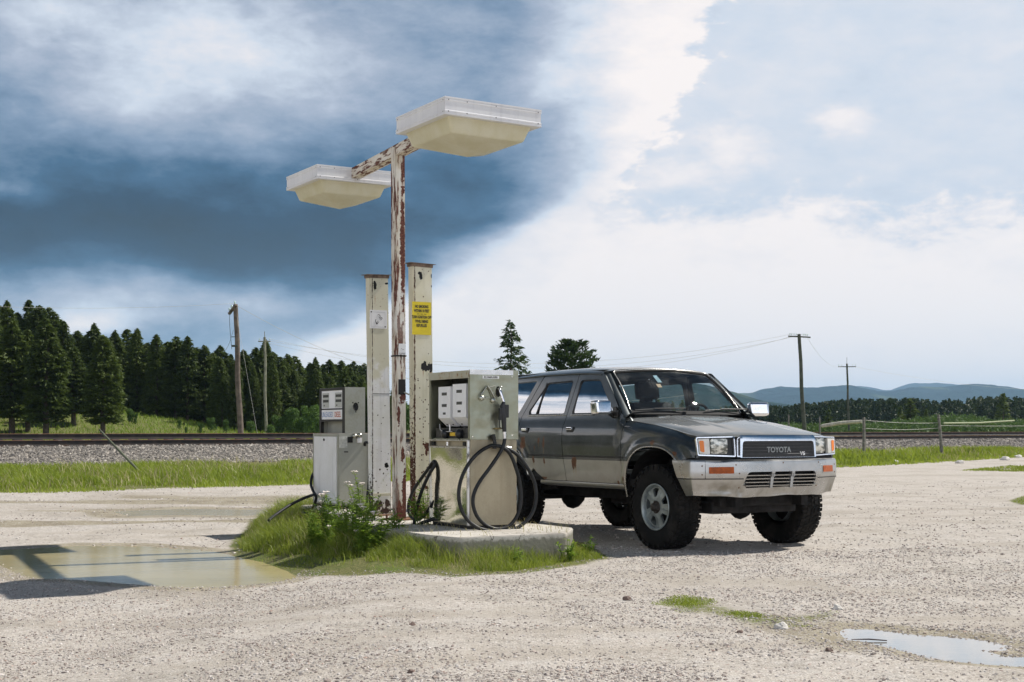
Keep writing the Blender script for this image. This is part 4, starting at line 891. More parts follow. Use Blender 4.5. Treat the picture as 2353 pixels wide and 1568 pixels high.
M_CREAM = painted('cream_paint', (.62, .585, .43), (.68, .65, .52), (.075, .028, .016), .665, (42, 42, 34), big=(2.3, .50, .62), speck=(52, .40, 1.2, 1.7), edge_y=((0, .006), (.205, .004)), zdirt=.25,
                  spots=[(.135, .70, .035, .045), (.165, .74, .018, .03), (.12, .64, .014, .03), (.09, .72, .012, .012), (.16, .62, .012, .02), (.05, .08, .06, .05), (.17, .05, .05, .06), (.12, .30, .02, .02)], holes=[(.100, 1.48, .034, .042), (.165, 1.47, .034, .040), (.13, 1.455, .045, .026), (.065, 2.36, .02, .032), (.045, 2.38, .012, .014), (.185, 2.36, .012, .02), (.185, 2.26, .012, .012)],
                  drips=[(.09, 1.45, .006, .10), (.165, 1.45, .007, .18), (.175, 1.45, .006, .10)])
M_WHITEP = painted('flaking_white_paint', (.80, .79, .79), (.72, .71, .66), (.05, .03, .022), .655, (26, 40, 60), big=(1.5, .44, .58), speck=(50, .08, 1.0, 1.6), upper=(1.45, (.62, .59, .46)), edge_y=((0, .004), (.20, .003)), zdirt=.2,
                   spots=[(.05, .10, .05, .05), (.13, .05, .06, .03), (.16, .12, .03, .05)], holes=[(.15, .50, .02, .026), (.03, 2.30, .014, .05), (.16, 2.33, .02, .012)], drips=[(.03, 2.2, .005, .15)])
M_POSTP = painted('peeling_post_paint', (.70, .68, .64), (.62, .57, .47), (.115, .042, .03), .52, (26, 26, 3.2), big=(1.5, .44, .54), spots=[(.014, 2.62, .026, .60), (.02, 1.22, .04, .10), (.03, .22, .026, .26), (-.02, .10, .03, .08), (.01, .62, .02, .07), (-.03, 1.0, .015, .12), (.03, 3.35, .02, .12)], zdirt=.3)
M_ARMP = painted('peeling_arm_paint', (.72, .68, .60), (.66, .60, .50), (.12, .045, .03), .52, (5.5, 34, 34), big=(2.5, .36, .48))
M_LAMPW = painted('lamp_white', (.74, .74, .75), (.68, .68, .70), (.10, .09, .08), .74, (50, 50, 50), big=(3, .55, .7), rough=.45)
m_lens, h, b, o = mat('yellowed_lens'); c = h.n('ShaderNodeTexCoord').outputs['Object']
h.put(b.inputs['Base Color'], h.mix(h.rng(h.noise(h.vm('MULTIPLY', c, (1, 1, .5)), 5, 5, .65), .3, .7), (.90, .87, .72), (.74, .69, .47))); b.inputs['Roughness'].default_value = .35
b.inputs['Subsurface Weight'].default_value = .0
tr = h.n('ShaderNodeBsdfTranslucent'); tr.inputs[0].default_value = (1, .98, .84, 1); mxs = h.n('ShaderNodeMixShader'); mxs.inputs[0].default_value = .5; h.put(mxs.inputs[1], b.outputs[0]); h.put(mxs.inputs[2], tr.outputs[0]); h.put(o.inputs[0], mxs.outputs[0])
M_LENS = m_lens
M_BLACK = pbr('black_rubber', (.012, .012, .013), .42, spec=.5, nscale=30, namp=.3)
M_BLACKM = pbr('matt_black', (.012, .012, .012), .8)
M_HOSE = pbr('hose_rubber', (.010, .011, .012), .5, spec=.35, nscale=14, namp=.4)
M_BRUSHED = steel('brushed_steel_olive', (.34, .345, .27), .32, 1.2, .35, 6, (.25, .27, .16))
M_BEIGE = steel('stained_steel', (.40, .35, .25), .48, .3, .75, 4, (.33, .28, .195), .6, .4)
M_MIRROR = steel('mirror_steel', (.74, .73, .64), .04, .25, .12, 2.6, (.35, .33, .25))
M_ALU = pbr('bright_aluminium', (.72, .71, .70), .3, 1, nscale=12, namp=.1)
M_DIAL = pbr('white_dial_plate', (.84, .84, .85), .5, nscale=5, namp=.04)
M_DIALW = pbr('dial_window', (.11, .11, .105), .2, coat=.5)
M_GREYG = steel('grey_green_sheet', (.38, .38, .33), .5, .2, .6, 5, (.28, .28, .20), .35)
M_WPANEL = painted('white_panel', (.82, .82, .83), (.76, .76, .75), (.20, .13, .08), .73, (26, 26, 14), big=(3, .45, .6), rough=.4)
M_CONC = pbr('concrete', (.50, .475, .43), .9, nscale=5, namp=.16, bump=.5, bscale=90)
M_TXT = pbr('black_ink', (.015, .015, .015), .6)

YAW = R(-60)
A2 = Vector((math.cos(YAW), math.sin(YAW), 0)); B2 = Vector((-math.sin(YAW), math.cos(YAW), 0))
C0 = Vector((-.358, 12.27, 0)); IZ = .22
def isl(p, q, z=0): return C0 + A2 * p + B2 * q + Vector((0, 0, z))
def local_frame(p, q, z, yaw=YAW): return Matrix.Translation(isl(p, q, z)) @ Matrix.Rotation(yaw, 4, 'Z')

# island slab
isle = empty('pump_island', isl(0, 0, 0), YAW); tag(isle, kind='structure')
po = roundpoly([(.76, -.52), (.76, .50, .03), (.25, .89, .03), (-4.4, .89), (-4.5, .8), (-4.5, .22), (-4.3, .16), (-3.3, .10), (-1.6, -.45), (-.6, -.60), (.35, -.60, .05)], .04)
bm = bmesh.new(); vs = [bm.verts.new((x, y, -.12)) for x, y in po]; f = bm.faces.new(vs)
r_ = bmesh.ops.extrude_face_region(bm, geom=[f]); bmesh.ops.translate(bm, vec=(0, 0, .12 + IZ), verts=[v for v in r_['geom'] if isinstance(v, bmesh.types.BMVert)])
bmesh.ops.recalc_face_normals(bm, faces=bm.faces)
tope = [e for e in bm.edges if all(v.co.z > .2 for v in e.verts) and any(abs(f.normal.z) < .5 for f in e.link_faces)]
bmesh.ops.bevel(bm, geom=tope, offset=.008, segments=2, affect='EDGES'); me = bpy.data.meshes.new('slab'); bm.to_mesh(me); bm.free()
m_c, h, b, o = mat('island_concrete'); c = h.n('ShaderNodeTexCoord').outputs['Object']
n1 = h.noise(c, 2.2, 5, .6); n2 = h.noise(c, 30, 5, .65); col = h.mix(h.rng(n1, .3, .7), (.40, .365, .32), (.56, .53, .48)); col = h.mix(h.m('MULTIPLY', h.rng(n2, .55, .7), .5), col, (.22, .20, .17))
cr = h.n('ShaderNodeTexVoronoi', feature='DISTANCE_TO_EDGE'); h.put(cr.inputs['Vector'], h.vm('ADD', c, h.noise(c, 4, 3, out=1))); cr.inputs['Scale'].default_value = .9
col = h.mix(h.rng(cr.outputs['Distance'], .012, .004, 0, .8), col, (.09, .08, .06)); col = h.mix(h.m('MULTIPLY', h.rng(h.m('ADD', h.xyz(c)[2], h.m('MULTIPLY', h.m('SUBTRACT', n2, .5), .10)), .205, .17), .85), col, h.mix(n2, (.10, .10, .07), (.21, .20, .15)))  # slab sides below the rim darkened in colour, standing in for shade
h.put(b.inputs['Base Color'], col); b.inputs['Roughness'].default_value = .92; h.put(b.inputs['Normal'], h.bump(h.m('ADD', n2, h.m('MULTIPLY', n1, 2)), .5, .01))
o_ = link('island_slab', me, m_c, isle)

# ---------------------------------------------------------------- hose helper: points seen at (u, v) on a local plane
def c3(x, y): return 922.35 + x / 3.471, 809.4 + y / 3.471
# ---------------------------------------------------------------- near pump
PM = local_frame(0, 0, IZ)
pump = empty('fuel_pump', isl(0, 0, IZ), YAW, 'near fuel pump with open dial bay and looped black hose, next to the dark vehicle', 'fuel pump')
mb = MB(); mb.box(-.74, -.008, .008, .452, 0, .05); mb.build('plinth', M_BLACKM, pump)
mb = MB(); mb.box(-.75, 0, 0, .46, .03, .775, bev=.004); mb.build('lower_cabinet', M_BEIGE, pump)
# mirror sheet gets a fine bulging grid
nx, nz = 40, 44; vs = []; fs = []
for i in range(nx + 1):
    for j in range(nz + 1):
        x = -.735 + .71 * i / nx; z = .04 + .66 * j / nz; e = min(1, 6 * min(i / nx, 1 - i / nx)) * min(1, 6 * min(j / nz, 1 - j / nz))
        vs.append((x, -.014 - .0227 * (z - .35) - .007 * e * (mnoise.noise(Vector((x * 3.4 + 4, z * 2.4, 1.3))) + .10 * mnoise.noise(Vector((x * 8, z * 6, 4.3)))), z))
for i in range(nx):
    for j in range(nz): fs.append((i * (nz + 1) + j, (i + 1) * (nz + 1) + j, (i + 1) * (nz + 1) + j + 1, i * (nz + 1) + j + 1))
mb = MB(); mb.add(vs, fs, 0, True); mb.build('access_panel', M_MIRROR, pump, label='mirror polished dented access panel')
mb = MB(); mb.box(-.745, -.73, -.026, 0, .03, .775); mb.box(-.03, -.012, -.024, 0, .03, .775); mb.box(-.745, -.012, -.028, 0, .70, .712); mb.box(-.745, -.012, -.028, .0, .762, .775)
mb.build('panel_trim', M_ALU, pump)
mb = MB(); [mb.box(x, x + .05, -.024, -.004, .72, .755) for x in (-.70, -.10)]; mb.build('latch', M_BLACKM, pump)
mb = MB(); mb.tube([(-.39, -.02, .755), (-.39, -.02, .72)], .016, 10); mb.build('panel_lock', M_ALU, pump)
# upper housing: sheet steel box open towards the display side
x0, x1, y0, y1, z0, z1 = -.765, .012, -.012, .472, .775, 1.378
mb = MB(); t_ = .012
mb.box(x1 - t_, x1, y0, y1 - .055, z0, z1 - .036); mb.box(x1 - t_ - .003, x1 - .004, y1 - .053, y1, z0, z1 + .004); mb.box(x0, x0 + t_, y0, y1, z0, z1 - .02); mb.box(x0 + t_, x1 - t_ - .003, y1 - t_, y1 - .001, z0, z1 - .02); mb.box(x0 + t_, x1 - t_, y0 + .02, y1 - t_, z0, z0 + .01)
mb.build('upper_housing', M_BRUSHED, pump)
mb = MB(); mb.box(x1 - .010, x1 + .004, y0 - .002, y1 - .055, z1 - .040, z1 + .002); mb.build('top_band', M_ALU, pump, label='bright aluminium top band')
mb = MB(); lid = [(y0 - .004, z1 - .015), (y0 + .01, z1 - .002), (y1, z1 - .002), (y1, z1 - .014), (y0 + .012, z1 - .014)]
mb.box(x0 - .006, x1 - .012, y0 - .008, y1 - .002, z1 - .018, z1 - .004); mb.box(x0 - .004, x1 - .014, y0 - .006, y0 + .006, z1 - .070, z1 - .018); mb.build('lid', painted('lid_paint', (.46, .45, .36), (.40, .38, .28), (.22, .11, .05), .60, (20, 20, 20), big=(4, .45, .6)), pump)
mb = MB(); mb.box(x0, x0 + .030, y0, y0 + .012, z0, z1 - .07); mb.box(x1 - .034, x1 - t_, y0 - .001, y0 + .012, z0, z1 - .07); mb.build('bay_frame', M_BRUSHED, pump)
mb = MB(); mb.box(x0 + t_ + .001, x1 - t_ - .001, y0 + .22, y0 + .225, z0 + .011, z1 - .022); mb.box(x0 + .10, x0 + .14, .12, .19, z0 + .02, 1.0); mb.box(-.32, -.26, .10, .18, z0 + .02, .98); mb.tube([(-.45, .05, .83), (-.30, .05, .82), (-.10, .06, .83)], .03, 8); mb.build('bay_works', pbr('dark_works', (.018, .018, .016), .6, nscale=20, namp=.5), pump)
mb = MB(); mb.box(x0 + .05, x1 - .05, .03, .10, z0 + .012, z0 + .10); mb.build('meter_body', pbr('grimy_casting', (.05, .047, .04), .55, nscale=25, namp=.5), pump)
mb = MB(); mb.box(-.40, -.31, .008, .03, z0 + .030, z0 + .062, bev=.004); mb.build('yellow_valve', pbr('yellow_paint', (.75, .48, .02), .45), pump)
for q in (-.49, -.22): mb = MB(); mb.lathe([(0, -.02), (.034, -.01), (.04, .03), (.026, .06), (.0, .07)], 12, Matrix.Translation((q, .01, z0 + .025))); mb.build('rubber_boot', M_BLACK, pump)
mb = MB(); mb.tube(catmull([(-.62, .02, .91), (-.58, .005, .865), (-.50, .0, .845), (-.34, 0, .845)]), .0045, 6); mb.tube([(-.44, .03, .91), (-.44, .03, .84)], .009, 6); mb.build('bent_wire', M_ALU, pump)
for (xa, xb, zt_, zm, zb_) in ((-.635, -.405, 1.245, .965, .890), (-.360, -.110, 1.262, .972, .893)):
    pr = [(0.0, zt_), (.0, zm), (.085, zb_), (.10, zb_ + .004), (.10, zt_)]
    mb = MB(); mb.prism([(y + .015, z) for y, z in pr], xa, xb, frame_yz()); du = mb.build('dial_unit', M_DIAL, pump)
    w_ = xb - xa; xc = (xa + xb) / 2
    for zz, hw, hh in ((zt_ - .065, .20, .013), (zt_ - .168, .20, .013), (zt_ - .24, .11, .010)):
        m2 = MB(); m2.box(xc - w_ * hw, xc + w_ * hw, .0125, .02, zz - hh, zz + hh); m2.build('dial_window', M_DIALW, du)
    m2 = MB()
    for sx in (.22, .72): m2.box(xa + w_ * sx, xa + w_ * sx + .010, .070, .0905, zb_ + .014, zb_ + .022)
    m2.build('screw', M_BLACKM, du)
# side fittings
def pl(u, v, x=.016): return loc_plane(PM, 0, x, u, v)
def cz(x, y): return (1160 + x / 14.25) / 1.0625, (890 + y / 14.25) / 1.0625
def yz(p, d=0): return (p.y, p.z)
mb = MB(); a_ = [yz(pl(*cz(*p))) for p in ((400, 745), (690, 745), (640, 1230), (560, 1150))]; mb.prism(a_, .013, .022, frame_yz())
a_ = [yz(pl(*cz(*p))) for p in ((345, 780), (400, 760), (250, 1210), (170, 1225), (150, 1150))]; mb.prism(a_, .013, .020, frame_yz()); mb.build('lever_plate', steel('lever_steel', (.30, .32, .25), .4, .3, .5), pump)
mb = MB(); L = lambda *p: (lambda q: (.034, q.y, q.z))(pl(*cz(*p)));
mb.tube([L(400, 750), L(480, 860), L(640, 1150)], .007, 6); mb.tube([L(440, 800), L(690, 745)], .004, 6); mb.tube([L(360, 790), L(160, 1080)], .006, 6); mb.tube([L(170, 1230), L(470, 1130)], .004, 6); mb.build('switch_lever', steel('lever_rod', (.45, .46, .42), .3, 0, .5), pump)
for p in ((210, 1170), (600, 1250)):
    q = pl(*cz(*p)); mb = MB(); mb.lathe([(0, .034), (.016, .030), (.024, .018), (.024, -.01)], 14, Matrix.Translation((.014, q.y, q.z)) @ Matrix.Rotation(R(90), 4, 'Y')); mb.build('lever_knob', steel('knob_steel', (.55, .56, .50), .3, 0, .3), pump)
q = pl(*cz(805, 950)); mb = MB(); mb.lathe([(0, 0), (1, 0), (1.12, .006)], 20, Matrix.Translation((.014, q.y, q.z)) @ Matrix.Diagonal((1, .018, .042, 1)) @ Matrix.Rotation(R(90), 4, 'Y')); mb.build('nozzle_port', M_BLACKM, pump)
mb = MB(); q0, q1 = pl(*cz(262, 392)), pl(*cz(832, 505)); mb.box(.0125, .0160, q0.y, q1.y, q1.z, q0.z); nb = mb.build('number_label', pbr('label_white', (.85, .85, .84), .6), pump)
MT = Matrix(((0, 0, 1, .0164), (1, 0, 0, (q0.y + q1.y) / 2), (0, 1, 0, (q0.z + q1.z) / 2), (0, 0, 0, 1)))
text_mesh('label_text', 'ECO60/UXRR', .0235, MT, M_TXT, nb, .0004, .98, bold=.0006)
q = pl(*c3(845, 760)); mb = MB(); mb.tube([(0, q.y, q.z), (.03, q.y, q.z)], .014, 10); mb.tube([(.03, q.y - .02, q.z), (.03, q.y + .03, q.z - .004)], .012, 8); mb.build('pipe_stub', M_ALU, pump)
mb = MB(); q = pl(*c3(760, 610)); mb.box(.012, .05, q.y - .03, q.y + .03, q.z - .006, q.z + .006); mb.build('nozzle_rest', pbr('dirty_brass', (.25, .19, .08), .5, .6), pump)
# screws on the sheet
mb = MB()
for (u, v) in (c3(883, 200), c3(885, 665), c3(568, 680), c3(800, 278), c3(650, 375)):
    q = pl(u, v); mb.lathe([(0, .004), (.005, .003), (.006, 0)], 8, Matrix.Translation((.013, q.y, q.z)) @ Matrix.Rotation(R(90), 4, 'Y'))
mb.build('screw', M_ALU, pump)
# nozzle
nz_ = MB(); Q = lambda x, p: (lambda q: Vector((x, q.y, q.z)))(pl(*p, x)); c3b = lambda x, y: c3(x, y)
nz_.tube([Q(.075, c3(818, 400)), Q(.078, c3(806, 430)), Q(.08, c3(815, 520)), Q(.082, c3(822, 636))], [.016, .024, .024, .018], 12)
nz_.box(.062, .10, Q(.08, c3(818, 0)).y - .005, Q(.08, c3(850, 0)).y, Q(.08, c3(0, 520)).z, Q(.08, c3(0, 410)).z, bev=.008)
nz_.box(.066, .096, Q(.08, c3(778, 0)).y, Q(.08, c3(800, 0)).y, Q(.08, c3(0, 540)).z, Q(.08, c3(0, 440)).z, bev=.005)
nz_.tube([Q(.08, c3(786, 520)), Q(.08, c3(781, 600)), Q(.08, c3(815, 612))], .006, 6)
nz = nz_.build('nozzle', M_BLACK, pump)
mb = MB(); mb.tube(catmull([Q(.02, c3(775, 292)), Q(.045, c3(785, 300)), Q(.062, c3(798, 340)), Q(.075, c3(818, 405))], 5), .0125, 10); mb.build('spout', steel('spout_metal', (.85, .82, .84), .15, 0, .1), nz)
mb = MB(); mb.tube([Q(.082, c3(822, 636)), Q(.082, c3(824, 690))], .016, 10); mb.build('hose_coupling', M_ALU, nz)
def hosepath(pts, planes): return catmull([Q(x, c3(*p)) for p, x in zip(pts, planes)], 8)
h1 = [(825, 690), (812, 750), (775, 820), (700, 930), (620, 1040), (576, 1140), (574, 1230), (610, 1320), (680, 1385), (770, 1412), (860, 1385), (925, 1300), (953, 1190), (945, 1050), (912, 920), (868, 815), (810, 762), (760, 745)]
x1_ = [.082, .085, .09, .095, .09, .085, .085, .09, .10, .11, .11, .105, .10, .095, .09, .08, .075, .07]
h2 = [(760, 745), (705, 750), (620, 800), (545, 880), (485, 990), (458, 1110), (470, 1230), (520, 1330), (610, 1400), (720, 1428), (850, 1425), (960, 1380), (1040, 1290), (1072, 1180), (1066, 1060), (1015, 940), (930, 825), (850, 772), (790, 752), (745, 742)]
x2_ = [.07, .065, .06, .06, .065, .07, .075, .085, .11, .13, .135, .13, .12, .11, .10, .09, .075, .06, .05, .045]
mb = MB(); mb.tube(hosepath(h1, x1_) + hosepath(h2, x2_)[1:], .0165, 10); hs_ = mb.build('hose', M_HOSE, pump)
mb = MB(); mb.tube([Q(.05, c3(742, 770)), Q(.05, c3(745, 720)), Q(.045, c3(735, 690))], [.020, .016, .018], 10); mb.tube([Q(.045, c3(738, 690)), Q(.05, c3(728, 662))], .021, 10); mb.tube([Q(.0, c3(735, 700)), Q(.05, c3(738, 695))], .012, 8); mb.build('hose_swivel', M_BLACK, pump)
# second hose, hanging on the far end, looping low in front of the cream post
def Ql(y, p): q = loc_plane(PM, 1, y, *c3(*p)); return Vector((q.x, q.y, q.z))
hp = [(262, 1190), (215, 1260), (165, 1318), (112, 1338), (66, 1295), (58, 1215), (92, 1112), (150, 1020), (212, 935), (258, 872), (264, 905), (222, 975), (165, 1100), (124, 1240), (101, 1372), (118, 1392), (165, 1362), (225, 1342), (275, 1324)]
py_ = [.0, -.02, -.04, -.05, -.06, -.06, -.06, -.05, -.03, -.02, -.03, -.06, -.09, -.11, -.12, -.11, -.08, -.04, .01]
mb = MB(); mb.tube(catmull([Ql(y, p) for p, y in zip(hp, py_)], 8), .016, 9)
mb.build('hose', M_HOSE, pump, label='second black hose looped low in front of the cream post')

# ---------------------------------------------------------------- far pump
FP = (-3.46, .25); FM = local_frame(FP[0], FP[1], .20)
def c6(x, y): return 696.5 + x / 4.165, 847 + y / 4.165
Pf = lambda u, v: loc_plane(FM, 0, 0, u, v)       # on the +x face
Pd = lambda u, v, y=0.: loc_plane(FM, 1, y, u, v)     # on the display side
fp = empty('fuel_pump', isl(*FP, .20), YAW, 'far fuel pump with UNLEADED and DIESEL strip, standing behind the flaking post', 'fuel pump')
zc = Pf(*c6(330, 622)).z; L_ = Pd(*c6(102, 700)).x
mb = MB(); mb.box(L_ + .01, -.01, .01, .45, 0, .10); mb.build('plinth', M_BLACKM, fp)
mb = MB(); mb.box(L_, 0, 0, .46, .06, zc, bev=.004); mb.build('lower_cabinet', M_GREYG, fp)
mb = MB(); mb.box(L_ + .035, -.05, -.012, 0, .08, zc - .035, bev=.003); mb.build('front_panel', M_WPANEL, fp, label='scratched white front panel')
mb = MB(); mb.box(L_ + .02, -.03, -.010, 0, zc - .028, zc - .004); mb.box(L_ - .003, L_ + .02, -.008, .002, .06, zc); mb.box(-.035, -.012, -.006, 0, .06, zc); mb.build('panel_trim', M_GREYG, fp)
mb = MB(); mb.tube([(L_ * .53, -.012, zc - .07), (L_ * .53, -.022, zc - .07)], .014, 9); mb.build('panel_lock', M_BLACKM, fp)
uy0 = Pf(*c6(403, 400)).y; uy1 = uy0 + .235; uz = Pf(*c6(400, 178)).z; uL = L_ + .01
mb = MB(); mb.box(-.012, 0, uy0, uy1, zc + .002, uz); mb.box(uL, uL + .012, uy0, uy1, zc + .002, uz); mb.box(uL + .012, -.012, uy0 + .03, uy1, zc + .14, uz); mb.box(uL + .012, -.012, uy0 + .08, uy1 - .02, zc + .002, zc + .14); mb.build('upper_housing', M_GREYG, fp)
mb = MB(); mb.box(uL - .012, -.014, uy0 - .004, uy0 + .03, uz - .03, uz - .004); mb.box(uL - .012, uL + .035, uy0 - .004, uy0 + .03, zc + .004, uz - .03); mb.box(-.075, -.014, uy0 - .004, uy0 + .03, zc + .004, uz - .03); mb.box(uL + .035, -.075, uy0 - .006, uy0 + .03, zc + .130, zc + .150); mb.box(uL + .035, -.075, uy0 - .002, uy0 + .03, zc + .262, zc + .275)
mb.build('display_frame', M_BLACK, fp)
mb = MB(); mb.box(uL + .035, -.075, uy0 + .004, uy0 + .029, zc + .275, uz - .03); dp = mb.build('display_plate', M_DIAL, fp)
for k, fx in enumerate((.06, .66)):
    wl = -.075 - uL - .035; xa = uL + .035 + wl * fx; xb = xa + wl * .30; zt = uz - .055; zb_ = zc + .285
    mb = MB(); mb.box(xa, xb, uy0 + .001, uy0 + .006, zb_, zt); mb.box(xa - .004, xa, uy0 - .001, uy0 + .006, zb_, zt); fr_ = mb.build('dial_window', pbr('dial_grey_%d' % k, (.48, .49, .46), .4), dp)
    H_ = zt - zb_
    for za, zb2 in ((.70, .88), (.36, .54)): m2 = MB(); m2.box(xa + .015, xb - .008, uy0 - .001, uy0 + .003, zb_ + H_ * za, zb_ + H_ * zb2); m2.build('counter', M_DIALW, fr_)
    m2 = MB(); m2.box(xa + .035, xa + .058, uy0 - .001, uy0 + .003, zb_ + H_ * .10, zb_ + H_ * .20); m2.build('price_counter', M_DIALW, fr_)
xm = uL + .035 + (-.075 - uL - .035) * .56
mb = MB(); mb.box(uL + .04, xm - .004, uy0 + .002, uy0 + .028, zc + .155, zc + .260); s1 = mb.build('fuel_sign', M_DIAL, fp); mb = MB(); mb.box(xm + .004, -.078, uy0 + .002, uy0 + .028, zc + .155, zc + .260); s2 = mb.build('fuel_sign', M_DIAL, fp)
def MXZ(x, y, z): return Matrix(((1, 0, 0, x), (0, 0, -1, y), (0, 1, 0, z), (0, 0, 0, 1)))
text_mesh('sign_text', 'UNLEADED', .085, MXZ((uL + .04 + xm) / 2, uy0 + .001, zc + .205), pbr('faded_blue', (.18, .27, .50), .5), s1, .0004, .72)
text_mesh('sign_text', 'DIESEL', .085, MXZ((xm - .078) / 2, uy0 + .001, zc + .205), pbr('faded_red', (.50, .14, .08), .5), s2, .0004, .72, bold=.001)
q = Pf(*c6(502, 367)); mb = MB(); mb.lathe([(0, 0), (1, 0), (1.1, .004)], 18, Matrix.Translation((.001, q.y, q.z)) @ Matrix.Diagonal((1, .028, .042, 1)) @ Matrix.Rotation(R(90), 4, 'Y')); mb.build('nozzle_port', M_BLACKM, fp)
mb = MB()
for p in ((475, 328), (528, 328), (503, 415)): q = Pf(*c6(*p)); mb.lathe([(0, .003), (.008, .002)], 8, Matrix.Translation((.001, q.y, q.z)) @ Matrix.Rotation(R(90), 4, 'Y'))
mb.build('screw', M_BLACKM, fp)
def fbox(name, p0, p1, d, m_, parent=fp, bev=0):
    a_, b_ = Pf(*c6(*p0)), Pf(*c6(*p1)); mb = MB(); mb.box(0, d, a_.y, b_.y, b_.z, a_.z, bev=bev); return mb.build(name, m_, parent)
lab = fbox('rating_plate', (343, 650), (422, 760), .003, pbr('rating_grey', (.50, .50, .46), .4, nscale=30, namp=.2)); fbox('plate_line', (348, 683), (418, 688), .0036, M_GREYG, lab); fbox('plate_line', (348, 712), (418, 715), .0036, M_GREYG, lab)
fbox('socket', (425, 655), (468, 710), .02, M_BLACKM); fbox('slot_cover', (392, 792), (430, 805), .004, M_DIALW)
for p0, p1 in (((470, 622), (500, 672)), ((520, 620), (548, 660))):
    a_, b_ = Pf(*c6(*p0)), Pf(*c6(*p1)); mb = MB(); mb.lathe([(0, .05), (.022, .045), (.028, 0)], 12, Matrix.Translation((0, (a_.y + b_.y) / 2, (a_.z + b_.z) / 2)) @ Matrix.Rotation(R(90), 4, 'Y')); mb.build('valve_cap', steel('cap_steel', (.45, .44, .38), .3, 0, .5), fp)
lk = fbox('padlock', (512, 665), (553, 712), .03, pbr('padlock_white', (.75, .73, .72), .4), bev=.005); a_ = Pf(*c6(532, 650)); mb = MB(); mb.tube(catmull([(.015, a_.y - .014, a_.z - .02), (.015, a_.y - .014, a_.z + .015), (.015, a_.y, a_.z + .028), (.015, a_.y + .014, a_.z + .015), (.015, a_.y + .014, a_.z - .02)]), .004, 6); mb.build('shackle', M_ALU, lk)
def Q6l(y, p): q = loc_plane(FM, 1, y, *c6(*p)); return Vector((q.x, y, q.z))
def Q6(x, p): q = loc_plane(FM, 0, x, *c6(*p)); return Vector((x, q.y, q.z))
mb = MB(); mb.tube(catmull([Q6(.0, (590, 735)), Q6(.03, (592, 712)), Q6(.05, (615, 708)), Q6(.05, (635, 730)), Q6(.05, (640, 800)), Q6(.06, (632, 1060)), Q6(.08, (610, 1260)), Q6(.10, (600, 1330))]), .015, 8)
mb.build('hose', M_HOSE, fp); mb = MB()
mb.tube(catmull([Q6l(.05, (112, 985)), Q6l(-.02, (84, 1040)), Q6l(-.05, (76, 1110)), Q6l(-.08, (95, 1170)), Q6l(-.10, (124, 1230)), Q6l(-.10, (112, 1290)), Q6l(-.12, (80, 1345)), Q6l(-.14, (20, 1352)), Q6l(-.2, (-12, 1372)), Q6l(-.25, (30, 1392)), Q6l(-.2, (100, 1378))]), .016, 9)
mb.build('hose', M_HOSE, fp)
pa = [Q6l(.0, (104, 1205))]; g1 = gp(694, 1148, .30); 
mb = MB(); wp = [FM @ Q6l(.0, (104, 1205)), FM @ Q6l(-.05, (60, 1222))] + [gp(u, v, z) for u, v, z in ((700, 1146, .20), (678, 1157, .15), (655, 1168, .10), (636, 1180, .06), (622, 1190, .02))]
wp = [wp[0]] + [at(u, v, y) for u, v, y in ((712, 1140, 15.5), (692, 1148, 15.4), (668, 1160, 15.2), (648, 1173, 15.0), (630, 1186, 14.8), (618, 1196, 14.6))]
mb.tube(catmull([FM.inverted() @ w_ for w_ in wp]), .016, 9); mb.build('hose', M_HOSE, fp, label='stiff black hose arching left down into the grass')

# ---------------------------------------------------------------- hollow steel posts with signs
def steel_post(u0, v0, u1, v1, base_v, material, width, thick, label, name='canopy_post', dz=0):
    s_ = (base_v - V0) / (HC - IZ); y = F / s_; xl = (u1 - U0) / F * y; xt = (u0 - U0) / F * y; ztop = HC + (V0 - v0) / F * y
    t = empty(name, (xl, y, IZ), YAW, label, 'post'); M_ = Matrix.Translation((xl, y, IZ)) @ Matrix.Rotation(YAW, 4, 'Z')
    top = M_.inverted() @ Vector((xt, y, ztop)); return t, M_, top, material
